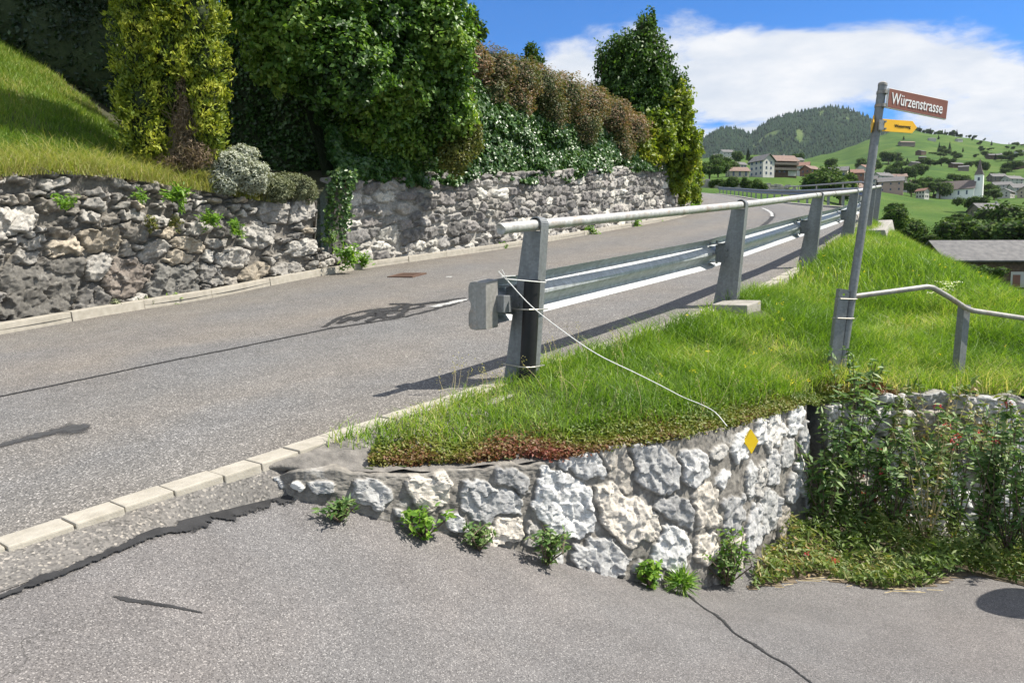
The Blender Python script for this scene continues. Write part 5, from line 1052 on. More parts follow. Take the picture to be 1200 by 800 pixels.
# hornbeam: dark upright crown, yellow lower skirt
th = empty('hornbeam_tree', tuple(at(745, 190, 25.5)), 'upright dark green tree with a yellow green skirt at the far end of the wall', 'tree')
bh = [bl(x, y, rx, 25.2, ry=ry, ratio=0.9) for x, y, rx, ry in ((756, 52, 13, 30), (738, 74, 26, 26), (766, 82, 20, 30), (733, 106, 30, 30), (770, 114, 25, 30), (716, 82, 8, 16), (750, 140, 34, 30), (764, 28, 5, 14), (788, 100, 7, 16), (728, 62, 9, 18))]
rng = np.random.default_rng(9); P, d = blob_pts(bh, 26000, rng, 0.75, 3.0, 0.55, 0.6, 9)
dirs = np.array([[0.2, 0, 1.0]]) + rng.normal(0, 0.5, P.shape)
leaves('crown', P, d * 0.6 + rng.normal(0, 0.7, P.shape) + [0, 0, 0.3], 0.125 * rng.uniform(0.7, 1.3, len(P)), 0.07 * rng.uniform(0.7, 1.3, len(P)), rng.random(len(P)), L['hornbeam'], th, dirs=dirs, rng=rng)
# upright shoots that break the outline
sh = []; m_ = MB()
for k in range(130):
    x, y = rng.uniform(700, 806), 0; x = float(x); top = np.interp(x, [700, 715, 735, 750, 768, 785, 800], [52, 40, 34, 14, 6, 62, 84]) + rng.uniform(0, 26); y0 = top + rng.uniform(25, 50); a_, b_ = at(x - rng.uniform(-4, 8), y0, 25.2), at(x, top, 25.2 + rng.uniform(-0.6, 0.6))
    m_.tube([a_, (a_ + b_) / 2 + Vector((0.03, 0, 0)), b_], [0.016, 0.01, 0.004], 5)
    for f in rng.random(26): q_ = a_ + (b_ - a_) * f; sh.append(np.array(q_) + rng.normal(0, 0.09, 3))
sh = np.array(sh); leaves('shoots', sh, rng.normal(0, 1, sh.shape), 0.14, 0.075, rng.random(len(sh)), L['hornbeam'], th, rng=rng)
by_ = [bl(x, y, rx, d_, ry=ry, ratio=0.9) for x, y, rx, ry, d_ in ((790, 130, 22, 30, 25.0), (770, 160, 26, 30, 24.6), (800, 170, 22, 32, 25.6), (788, 200, 24, 26, 26.0), (806, 205, 16, 24, 27.4), (744, 178, 24, 24, 24.0), (812, 232, 9, 14, 30), (796, 224, 12, 18, 27))]
P, d = blob_pts(by_, 24000, rng, 0.7, 3.0, 0.5, 0.6, 19)
leaves('lower_foliage', P, d * 0.7 + rng.normal(0, 0.6, P.shape) + [0, 0, 0.4], 0.14 * rng.uniform(0.7, 1.3, len(P)), 0.09 * rng.uniform(0.7, 1.3, len(P)), rng.random(len(P)) * 0.6 + (fbm(P * 1.1, 3, 9) - 0.4) * 1.0, L['yellow'], th, rng=rng)
core_mesh('inner_branches', bh[:7] + by_[:6], 0.62, M['core'], th); m_.tube([at(750, 195, 25.6), at(752, 130, 25.4), at(758, 60, 25.2), at(764, 20, 25.2)], [0.14, 0.11, 0.06, 0.015], 8); m_.build('trunk', M['bark'], th)
# little trees peeping over the hedge
for (x, y, r, d_, lab) in ((622, 64, 13, 24, 'small feathery treetop peeping over the russet hedge'), (552, 26, 16, 19, 'pale loose treetop beside the big shrub against the blue sky')):
    base = hill_bvh.ray_cast(Vector(((x - 600) / FPX * d_, d_, 50)), Vector((0, 0, -1)))[0] or at(x, 140, d_)
    o = empty('small_tree', tuple(base), lab, 'tree'); bs2 = [bl(x, y, r * 0.7, d_, ry=r * 1.1), bl(x + r * 0.6, y + r * 0.7, r * 0.7, d_), bl(x - r * 0.5, y + r, r * 0.7, d_), bl(x, y + r * 1.9, r * 0.9, d_)]
    P, d = blob_pts(bs2, 1500, rng, 0.5, 3, 0.8, 0.3, 3); leaves('crown', P, rng.normal(0, 1, P.shape) + [0, 0, 0.4], 0.13, 0.06, rng.random(len(P)), L['valley'], o, rng=rng)
    MB().tube([base, at(x, y + r * 2, d_), at(x, y, d_)], [0.08, 0.05, 0.015], 7).build('trunk', M['bark'], o)

# golden conifer
tb = at(200, 198, 10.9); tj = empty('golden_conifer', tuple(tb), 'golden green columnar conifer with a bare brown flank above the dry stone wall', 'tree')
rng = np.random.default_rng(21)
bt = [bl(x, y, rx, 10.9, ry=ry, ratio=0.9) for x, y, rx, ry in ((178, 155, 36, 36), (172, 120, 34, 40), (168, 70, 34, 50), (172, 20, 36, 50), (196, -20, 46, 50), (232, 20, 30, 50), (238, 70, 26, 44), (242, 120, 20, 40), (246, 155, 16, 28), (206, 60, 34, 50), (190, -80, 60, 60), (200, 110, 26, 34), (184, -140, 40, 60))]
P, d = blob_pts(bt, 60000, rng, 0.6, 5.0, 0.34, 0.74, 22)
d_bare = np.hypot((P[:, 0] - at(218, 150, 10.9).x) / 0.20, (P[:, 2] - at(218, 158, 10.9).z) / 0.55); P_l = P[d_bare > 0.75 + 0.5 * rng.random(len(P))]; dl = d[d_bare > 0][: len(P_l)]
sel = d_bare > 0.75 + 0.5 * rng.random(len(P)); P_l, dl = P[sel], d[sel]
cl = fbm(P_l * 5.5, 3, 14)
gap = (fbm(P_l * np.array([7.0, 7.0, 1.6]), 3, 41) > 0.40) | (rng.random(len(P_l)) < 0.25); P_l, dl, cl = P_l[gap], dl[gap], cl[gap]
leaves('crown', P_l + dl * ((cl - 0.5) * 0.4)[:, None], dl * 0.35 + rng.normal(0, 0.7, P_l.shape), 0.07 * rng.uniform(0.7, 1.3, len(P_l)), 0.028, rng.random(len(P_l)) * 0.5 + (cl - 0.38) * 1.6 + (fbm(P_l * np.array([5.0, 5.0, 1.2]), 3, 43) - 0.45) * 0.8, L['thuja'], tj, dirs=np.array([[0, 0, 1.0]]) + dl * 0.9 + rng.normal(0, 0.45, P_l.shape), rng=rng)
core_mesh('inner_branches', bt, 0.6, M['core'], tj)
bdead = [bl(x, y, rx, 10.75, ry=ry) for x, y, rx, ry in ((216, 150, 11, 30), (228, 182, 20, 16), (213, 110, 7, 30), (206, 192, 22, 10))]
P, d = blob_pts(bdead, 3200, rng, 0.5, 4, 0.6, 0.3, 5); leaves('bare_flank', P, rng.normal(0, 1, P.shape), 0.075, 0.016, rng.random(len(P)), L['dead'], tj, dirs=rng.normal(0, 0.6, P.shape) + [0.3, -0.3, 0.8], rng=rng)
m_ = MB()
for k in range(60):
    a_ = at(rng.uniform(200, 232), rng.uniform(120, 200), 10.85); b_ = a_ + Vector((rng.normal(0.02, 0.12), -0.18, rng.uniform(0.05, 0.3))); m_.tube([a_, b_], [0.008, 0.003], 4)
m_.tube([tb, at(205, 120, 11), at(200, 20, 11)], [0.10, 0.08, 0.04], 8); m_.build('trunk', M['twig'], tj)

# silver cushion plants on the wall end
def cushion(name, label, cat, blobs, n, size, mat, base, seed, asp=0.4): return shrub(name, label, cat, blobs, n, size, mat, base, seed, lobes=0.35, lf=3.5, asp=asp, up=0.6, core=0.72, thick=0.25)
cushion('silver_bush', 'pale silver leaved bush on top of the dry stone wall end', 'bush', [bl(x, y, rx, d_, ry=ry) for x, y, rx, ry, d_ in ((272, 196, 22, 20, 11.0), (292, 206, 24, 20, 11.2), (262, 214, 16, 14, 10.9), (285, 182, 18, 12, 11.2))], 9000, 0.045, L['silver'], at(278, 226, 11.1), 31)
cushion('trailing_cushion', 'grey green trailing cushion plant draped over the wall corner', 'plant', [bl(x, y, rx, d_, ry=ry, ratio=0.6) for x, y, rx, ry, d_ in ((320, 222, 24, 15, 11.6), (346, 219, 22, 14, 12.0), (360, 224, 12, 14, 12.2), (332, 212, 26, 9, 11.9))], 9000, 0.042, L['cushion'], at(340, 236, 11.9), 32)
# fresh rosettes growing out of the wall joints
def rosette(name, px, py, rpx, y, label, cat, group, mat=L['fresh'], n=90, seed=0, asp=0.26, droop=0.35):
    rng = np.random.default_rng(seed); c = np.array(tuple(at(px, py + rpx * 0.4, y))); r_ = rpx * y / FPX; o = empty(name, tuple(c), label, cat, group)
    if asp < 0.1:
        d = unit(rng.normal(size=(n, 3)) * [1, 0.8, 0.8] + [0.15, -0.35, 0.45]); l = r_ * rng.uniform(0.5, 1.05, n); P = c + d * (l * 0.55)[:, None]; nn = np.cross(d, rng.normal(size=(n, 3))); nn = unit(nn + np.array([0.2, -0.4, 0.9]))
    else:                                        # a cushion of many small leafy shoots
        n = int(n * 2.2); sh_ = unit(rng.normal(size=(16, 3)) * [1, 0.8, 0.8] + [0.1, -0.35, 0.35]) * rng.uniform(0.45, 1.0, (16, 1)) * r_; k = rng.integers(0, 16, n)
        P = c + sh_[k] * rng.uniform(0.25, 1.0, (n, 1)) + rng.normal(0, 0.10 * r_, (n, 3)) + np.array([0, 0, -0.25 * r_]) * (rng.random((n, 1)) ** 2); d = unit(sh_[k] / r_ + rng.normal(0, 0.6, (n, 3)) + [0, 0, 0.2]); l = r_ * rng.uniform(0.22, 0.5, n); nn = unit(rng.normal(0, 0.6, (n, 3)) + np.array([0.2, -0.4, 0.9]))
    leaves('leaves', P, nn, l, l * (asp if asp < 0.1 else max(asp, 0.3)), rng.random(n), mat, o, dirs=d, rng=rng, fold=0.25); return o
for k, (x, y, r_, d_, lab) in enumerate([(79, 230, 17, 9.05, 'bright green wall plant nearest the lawn edge, alone on the left of the wall'), (166, 225, 13, 9.8, 'small fresh green plant just under the conifer, left of the wide one'), (208, 222, 22, 10.2, 'widest fresh green plant under the conifer on the wall top'),
        (178, 257, 12, 10.0, 'yellowish wall tuft, lower left of a pair in mid wall'), (206, 256, 12, 10.3, 'yellowish wall tuft, right of a pair in mid wall'), (246, 252, 18, 10.7, 'large leafy wall plant hanging below the silver bush'), (274, 262, 15, 11.0, 'drooping wall plant right beside the large leafy one'),
        (205, 347, 12, 10.1, 'fresh green weed at the wall foot behind the kerb'), (172, 349, 11, 9.8, 'grey wispy weed at the wall foot left of the green one'), (137, 352, 9, 9.4, 'smallest wispy weed at the wall foot by the boulder'), (405, 292, 22, 12.7, 'bright bushy weed in the gap between the walls'), (425, 300, 16, 13.3, 'bright weed at the foot of the field stone wall corner'), (388, 275, 14, 12.9, 'shaded leafy weed at the back of the wall gap')]):
    rosette('wall_plant', x, y, r_, d_ - 0.12, lab, 'plant', 'plants growing from the old walls', [L['fresh'], L['fresh'], L['fresh'], L['olive'], L['olive'], L['fresh'], L['fresh'], L['fresh'], L['cushion'], L['cushion'], L['fresh'], L['fresh'], L['weed']][k], 110, 50 + k, 0.3 if k < 7 else 0.22)
# creeper hanging down the field stone wall corner
cr = empty('hanging_creeper', tuple(at(405, 205, 13.25)), 'thin creeper hanging down the corner of the field stone wall', 'creeper')
pp = []
for k in range(9):
    for f in np.linspace(0, 1, 70): pp.append(np.array(tuple(at(398 + (k - 4) * 3.5 + 4 * math.sin(f * 5 + k), 200 + f * (88 - 9 * (k % 5)), 13.08))) + rng.normal(0, 0.035, 3))
pp = np.array(pp); leaves('leaves', pp, np.tile([0.4, -0.8, 0.3], (len(pp), 1)) + rng.normal(0, 0.4, pp.shape), 0.075, 0.055, rng.random(len(pp)) * 0.6 + 0.4, L['ivy'], cr, rng=rng)
MB().tube(A([(404, 200, 13.2), (406, 240, 13.15), (404, 285, 13.1)]), 0.008, 5).build('stem', M['bark'], cr)
# weeds along the foot of the field stone wall
for k, (x, y, r_, lab) in enumerate([(690, 268, 16, 'green weed clump at the foot of the wall past the dark drain gap'), (740, 262, 18, 'long green weed clump between wall and kerb'), (770, 258, 16, 'weed clump at the wall foot below the yellow foliage'), (589, 286, 8, 'small weed at the wall foot left of the first post'), (812, 240, 9, 'grassy tuft at the far wall end')]):
    rosette('verge_weed', x, y, r_, float(wd(x)) - 0.35, lab, 'weed', 'weeds along the left kerb', L['fresh'], 160, 80 + k, 0.18)

# ------------------------------------------------------------------ grass
def grass_on(name, label, poly, bvh_z, dens, hf, mat, wid, seed, tintf, x0, x1, y0, y1, lean=0.5, cond=None):
    rng = np.random.default_rng(seed); n = int(dens * (x1 - x0) * (y1 - y0)); q = np.column_stack([rng.uniform(x0, x1, n), rng.uniform(y0, y1, n)]); q = q[inside(poly, q)]
    if cond is not None: q = q[cond(q, rng)]
    z = bvh_z(q); P = np.column_stack([q, z]); H = hf(q, rng); o = grass(name, P, H, wid(q) if callable(wid) else wid, tintf(q, rng), mat, lean, rng)
    return tag(o, label, 'grass', kind='stuff')
R_line = REs[(REs[:, 1] > 3.5) & (REs[:, 1] < 26)]
def kerb_d(q):   # signed-free distance to the right road edge
    return np.min(np.linalg.norm(q[:, None, :] - R_line[None, ::3, :2], axis=2), axis=1)
FTs, _ = resample(np.vstack([FT, ST]), step=0.05)
def rim_d(q): return np.min(np.linalg.norm(q[:, None, :] - FTs[None, :, :2], axis=2), axis=1)
def bzf(q):
    z = bank_z(q) + 0.05 * (fbm(q * 2.5, 4, 3) - 0.5) - 0.01
    for i in np.where(q[:, 0] < 0.5)[0]:
        p = drop(float(q[i, 0]), float(q[i, 1]), ledge_bvh)
        if p is not None: z[i] = max(z[i], p.z - 0.004)
    return z
def ledge(q): return 0.10 * sstep(0.45, 0.0, q[:, 0])       # bare concrete ledge at the shallow end of the wall
def c_near(q, r): return (kerb_d(q) > 0.02 + 0.10 * r.random(len(q))) & ((rim_d(q) > 0.10 + ledge(q) + 0.25 * fbm(q * 3, 3, 4) * r.random(len(q))) | (q[:, 0] > 3.2)) & (r.random(len(q)) < 0.35 + 1.0 * fbm(q * 1.7, 3, 6)) & (q[:, 0] > -0.98) & (np.hypot(q[:, 0] - f2.x - 0.06, q[:, 1] - f2.y + 0.12) > 0.34)
h_near = lambda q, r: (0.045 + 0.14 * fbm(q * 1.6, 3, 9) ** 1.5) * r.uniform(0.4, 1.9, len(q)) * np.clip(0.75 + 0.12 * (q[:, 1] - 3.8), 0.75, 1.5)
t_near = lambda q, r: r.random(len(q)) * 0.70 + (fbm(q * 1.3, 4, 12) - 0.42) * 1.0 + 0.28 * np.exp(-rim_d(q) / 0.22)
grass_on('bank_grass', 'bright green grass growing on the bank behind the guard rail', bank_poly, bzf, 5200, h_near, L['grass'], lambda q: 0.0042 + 0.0004 * q[:, 1], 41, t_near, -1, 8, 3.6, 9.5, 1.15, c_near)
grass_on('meadow_grass', 'tall meadow grass on the steep slope beyond the railing', bank_poly, bzf, 1100, lambda q, r: r.uniform(0.08, 0.26, len(q)), L['grass'], 0.012, 42, lambda q, r: r.random(len(q)) * 0.75 + (fbm(q * 0.5, 3, 5) - 0.35) * 0.7, 1, 16, 9.0, 27, 0.7, lambda q, r: kerb_d(q) > 0.25)
lz = lambda q: hill_z(q) + 0.03 + 0.15 * (fbm(q * 2.5, 4, 3) - 0.5)
grass_on('lawn_grass', 'sunny lawn grass on the slope above the dry stone wall', lawn_poly, lz, 2300, lambda q, r: r.uniform(0.05, 0.16, len(q)), L['lawn'], 0.011, 43, lambda q, r: r.random(len(q)) * 0.65 + (fbm(q * 0.8, 3, 7) - 0.4) * 0.8 + 0.1, -15, -3, 6, 15, 0.7)
# dry fringe over the wall top
Ai, _ = resample(AT[1:8], n=8000); P = Ai + NB * (np.abs(RNG.normal(0, 0.45, (8000, 1))) - 0.1); P[:, 2] = hill_z(P[:, :2]) + 0.03; dry = grass('dry_grass', P, RNG.uniform(0.08, 0.28, 8000), 0.009, 0.62 + 0.38 * RNG.random(8000), L['lawn'], 1.3); tag(dry, 'dry straw coloured grass fringe along the top of the old wall', 'grass', kind='stuff')
# sedum mat along the rim of the front wall
rng = np.random.default_rng(44); n = 90000; k = rng.integers(0, len(FTs), n); back = np.abs(rng.normal(0.02, 0.17, n)); q = FTs[k, :2].copy(); q[:, 1] += 0.01 + back
tgr = np.gradient(FTs[:, :2], axis=0); tgr /= np.linalg.norm(tgr, axis=1, keepdims=True); q = FTs[k, :2] + np.column_stack([-tgr[k, 1], tgr[k, 0]]) * (back + 0.0)[:, None] + rng.normal(0, 0.02, (n, 2))
rd = rim_d(q); ok = (q[:, 0] > -0.75) & (q[:, 0] < 3.3) & (rd > ledge(q) * (0.7 + 0.5 * fbm(q * 5, 3, 31)) - 0.02) & (rng.random(n) < 0.2 + 1.1 * fbm(q * 3, 3, 15)) & (kerb_d(q) > 0.1) & (q[:, 0] > -0.9); q, rd, k = q[ok], rd[ok], k[ok]
zc = np.maximum(bzf(q), FTs[k, 2] - 0.01 + 0.03 * np.clip(rd / 0.3, 0, 1)); P = np.column_stack([q, zc + rng.uniform(0.0, 0.05, len(q)) * (0.4 + fbm(q * 9, 2, 3))]); rr2 = rd - ledge(q); tn = 0.52 - rr2 * 1.4 + (fbm(q * 2.2, 3, 17) - 0.5) * 1.5 + rng.normal(0, 0.12, len(q))
tag(leaves('sedum_mat', P, rng.normal(0, 0.5, P.shape) + [0, -0.2, 0.8], 0.022 * rng.uniform(0.7, 1.4, len(P)), 0.014, tn, L['sedum'], rng=rng), 'red and green sedum carpet along the rim of the low wall', 'sedum', kind='stuff')
# seed stalks by the first post and the rim
rng = np.random.default_rng(45); st = MB(); heads = []
for k in range(44):
    x, y = (rng.uniform(515, 600), 0) if k < 12 else (rng.uniform(640, 950), 0)
    dd_ = 4.75 if k < 12 else rng.uniform(4.6, 6.5); py0 = np.interp(x, [500, 600], [495, 462]) if k < 12 else rng.uniform(400, 500)
    p0 = at(x, py0, dd_); p0 = Vector((p0.x, p0.y, float(bank_z([[p0.x, p0.y]])[0]))); h_ = rng.uniform(0.12, 0.26); p1 = p0 + Vector((rng.normal(0, 0.06), rng.normal(0, 0.04), h_))
    st.tube([p0, (p0 + p1) / 2 + Vector((0.01, 0, 0.01)), p1], [0.0013, 0.0011, 0.0008], 4)
    for f in range(14): heads.append(np.array(p1) + rng.normal(0, 1, 3) * [0.014, 0.014, 0.035])
so = tag(st.build('seed_stalks', M['drygrass']), 'thin grass stalks with seed heads standing above the bank', 'grass', kind='stuff'); heads = np.array(heads)
leaves('seed_heads', heads, rng.normal(0, 1, heads.shape), 0.014, 0.006, np.full(len(heads), 0.95), L['lawn'], so, rng=rng)
# small tufts at the front wall foot and the ledge
SMALL = []
for k, (x, y, r_, d_, mt_, a_, lab) in enumerate([(497, 602, 21, 3.47, 'fresh', 0.3, 'leafy green weed in front of the low wall, left end'), (562, 628, 17, 3.5, 'weed', 0.22, 'thin wispy weed at the low wall foot beside the leafy one'), (640, 638, 26, 3.5, 'weed', 0.24, 'tall feathery weed at the low wall foot'),
        (762, 672, 17, 3.55, 'fresh', 0.5, 'round leaved weed at the low wall foot near the corner'), (798, 672, 27, 3.62, 'fresh', 0.12, 'spiky grass tuft at the bottom corner of the low wall'), (856, 672, 36, 3.85, 'fresh', 0.24, 'large ferny weed round the corner of the low wall'), (852, 640, 30, 3.95, 'weed', 0.26, 'upright weed against the curved part of the low wall'),
        (398, 578, 13, 3.5, 'weed', 0.2, 'small weed in a joint at the shallow end of the low wall'), (428, 525, 30, 3.95, 'fresh', 0.08, 'grass tuft on the concrete ledge by the kerb')]):
    d_ = fwd(x) - 0.10 if k != 8 else 4.0
    SMALL.append((x, y, r_, d_, lab, mt_, a_, k))
# tall weeds and flowers before the lower wall
def tall_weed(px, py, ptop, y, seed, label, mat, flowers=None, spread=0.16, n=260, name='tall_weed', group='tall weeds before the lower wall', lscale=1.0, asp=None):
    rng = np.random.default_rng(seed); b0 = at(px, py, y); hgt = at(px, ptop, y).z - b0.z
    if name == 'wall_weed': b0.z = float(lane_z([[b0.x, b0.y]])[0]) + 0.005
    o = empty(name, tuple(b0), label, 'weed', group); m_ = MB(); Pp = []; Dd = []; tips = []
    for s in range(14):
        e = b0 + Vector((rng.normal(0, spread), rng.normal(0, spread * 0.6), hgt * rng.uniform(0.55, 1.05))); mid = (b0 + e) / 2 + Vector((rng.normal(0, 0.04), rng.normal(0, 0.04), 0.03)); m_.tube([b0, mid, e], [0.005, 0.004, 0.002], 5); tips.append(e)
        for f in rng.random(int(n) // 14) ** 0.7:
            q_ = b0.lerp(mid, f * 2) if f < 0.5 else mid.lerp(e, f * 2 - 1); dr_ = unit(rng.normal(size=(1, 3)) * [1, 1, 0.4] + [0, 0, 0.3])[0]; Pp.append(np.array(q_) + dr_ * 0.03); Dd.append(dr_)
    Pp, Dd = np.array(Pp), np.array(Dd); leaves('leaves', Pp, np.array([[0, -0.2, 1.0]]) + rng.normal(0, 0.5, Pp.shape), lscale * 0.075 * rng.uniform(0.5, 1.4, len(Pp)), lscale * (0.026 if asp is None else 0.075 * min(asp, 0.6)) * rng.uniform(0.7, 1.3, len(Pp)), rng.random(len(Pp)), L[mat], o, dirs=Dd, rng=rng)
    m_.build('stems', M['drygrass'] if mat == 'weed_dry' else M['bark'], o)
    if flowers:
        fp = np.vstack([np.array(tips[i]) + rng.normal(0, 0.016, (22, 3)) for i in range(0, min(flowers, 3))]); leaves('blossom', fp, rng.normal(0, 1, fp.shape), 0.015, 0.011, rng.random(len(fp)), L['flower_red'], o, rng=rng)
    return o
for k, a_ in enumerate([(985, 600, 450, 5.35, 'dark leafy weed rising in the wall recess beside the signpost', 'weed', None, 0.12, 420), (1012, 612, 470, 5.3, 'tall weed with seed stalks just right of the wall recess', 'weed', None, 0.14, 380), (965, 612, 510, 5.2, 'short dark weed pressed into the wall corner', 'weed', None, 0.08, 260),
        (1045, 620, 500, 5.2, 'red flowering valerian in the middle of the weeds', 'weed', 4, 0.18, 300), (1085, 640, 490, 5.2, 'drying weed leaning over the flowers', 'weed_dry', 3, 0.2, 300), (1120, 630, 475, 5.3, 'tall thin weed in front of the pale wall patch', 'weed', 2, 0.16, 280),
        (1150, 650, 480, 5.0, 'dark dense weed at the lane edge', 'weed', 2, 0.16, 420), (1180, 648, 470, 4.95, 'tallest dark weed by the lane at the picture border', 'weed', None, 0.16, 480), (1205, 655, 480, 4.9, 'dark weed cut by the picture border', 'weed', None, 0.2, 420), (1240, 670, 500, 4.9, 'weed beyond the picture border', 'weed', None, 0.2, 200),
        (1095, 560, 440, 6.0, 'grey stalky weed on the rim of the lower wall below the railing post', 'weed_dry', None, 0.22, 240), (1170, 570, 440, 6.1, 'dry stalks on the rim of the lower wall under the rail', 'weed_dry', None, 0.25, 240), (1000, 540, 415, 5.9, 'bushy weed at the foot of the signpost', 'weed', None, 0.14, 380), (1035, 545, 440, 6.0, 'pale weed right of the signpost foot', 'weed_dry', None, 0.18, 240)]):
    a_ = list(a_); a_[3] += 0.3 if a_[3] < 5.8 else 0.2
    px, py, pt, y, lab, mt_, fl, spd, n = a_; n = int(n * 1.25)
    if k == 9: continue
    tall_weed(px, py, pt, y, 200 + k, lab, mt_, fl, spd * 1.15, n, lscale=1.12)
for (x, y, r_, d_, lab, mt_, a_, k) in SMALL:
    if k in (4, 8): rosette('wall_weed', x, y, r_, d_, lab, 'weed', 'weeds along the low wall', L[mt_], 240, 120 + k, 0.08)
    else: tall_weed(x, y + r_ * 0.75, y - r_ * 1.0, d_, 120 + k, lab, mt_, None, 0.35 * r_ * d_ / FPX * 1.3, 150 + 3 * r_, 'wall_weed', 'weeds along the low wall', 0.62, a_ * 1.6)
# low tangle between lane and lower wall
rng = np.random.default_rng(61); gp = np.array([tuple(at(*p)) for p in [(880, 676, 4.62), (960, 668, 4.85), (1040, 690, 4.72), (1095, 688, 4.82), (1140, 668, 5.1), (1260, 690, 4.95), (1260, 655, 6.7), (1100, 645, 6.25), (965, 635, 5.95), (945, 620, 5.5), (895, 652, 5.0)]])
tangle_poly = gp[:, :2]; q = np.column_stack([rng.uniform(1.0, 5.6, 70000), rng.uniform(4.4, 7.0, 70000)]); q = q[inside(tangle_poly, q)]; hgt = 0.75 * fbm(q * 2.6, 3, 9) ** 1.5 * np.clip((q[:, 1] - 4.55) * 1.1, 0.2, 1.1)
keep = rng.random(len(q)) < 0.45 + 0.5 * fbm(q * 4, 2, 3); q, hgt = q[keep], hgt[keep]
P = np.column_stack([q, lane_z(q) + hgt * rng.random(len(q)) ** 0.6 + 0.01])
tag(leaves('ground_cover', P, rng.normal(0, 0.6, P.shape) + [0, -0.2, 0.8], 0.065 * rng.uniform(0.4, 1.6, len(P)), 0.017 * rng.uniform(0.7, 1.4, len(P)), rng.random(len(P)) * 0.75 + (fbm(q * 2, 3, 5) - 0.45) * 0.9, L['weed_dry'], rng=rng), 'low tangle of weeds spilling onto the lane edge', 'weeds', kind='stuff')
sheet_o, _ = sheet('soil_patch', tangle_poly, lane_z, 0.06, M['soil'], 0.8, 6.2, 4.2, 7.2, dz=0.004, wob=0.0); tag(sheet_o, kind='structure')
k = rng.integers(0, len(P), 12); fp = np.vstack([P[i] + [0, -0.02, 0.07] + rng.normal(0, 0.013, (14, 3)) for i in k]); tag(leaves('red_blossoms', fp, rng.normal(0, 1, fp.shape), 0.015, 0.011, rng.random(len(fp)), L['flower_red'], rng=rng), 'scattered red valerian blossoms among the weeds', 'flowers', kind='stuff')
st = MB()
for i in range(90):
    x, y = rng.uniform(0.95, 2.9), 0; yy_ = rng.uniform(4.4, 4.95); 
    if not inside(tangle_poly + [0, -0.12], np.array([[x, yy_]]))[0]: continue
    z = float(lane_z([[x, yy_]])[0]); a = rng.uniform(-0.5, 0.5); ln = rng.uniform(0.04, 0.16); st.tube([(x, yy_, z + 0.012), (x + ln * math.cos(a), yy_ + ln * math.sin(a) * 0.6, z + 0.016)], 0.0025, 4)
tag(st.build('straw_litter', M['drygrass']), 'dry straw lying on the lane in front of the weeds', 'straw', kind='stuff')
# small yellow and white meadow flowers
rng = np.random.default_rng(66); q = np.column_stack([rng.uniform(1, 8, 900), rng.uniform(4.5, 12, 900)]); q = q[inside(bank_poly, q)][:70]; zz = bank_z(q) + rng.uniform(0.08, 0.2, len(q))
fp = np.vstack([np.r_[a, z] + rng.normal(0, 0.008, (7, 3)) for a, z in zip(q, zz)]); tag(leaves('yellow_flowers', fp, rng.normal(0, 0.4, fp.shape) + [0, 0, 1], 0.014, 0.011, rng.random(len(fp)), L['flower_yellow'], rng=rng), 'tiny yellow flowers dotted over the grass bank', 'flowers', kind='stuff')
fp = np.vstack([np.array(tuple(at(rng.uniform(1090, 1125), rng.uniform(330, 346), 9.0))) + rng.normal(0, 1, (16, 3)) * [0.035, 0.035, 0.008] for i in range(9)]); tag(leaves('white_umbels', fp, rng.normal(0, 0.3, fp.shape) + [0, 0, 1], 0.022, 0.018, rng.random(len(fp)), L['flower_white'], rng=rng), 'white umbel flowers in the meadow above the railing', 'flowers', kind='stuff')

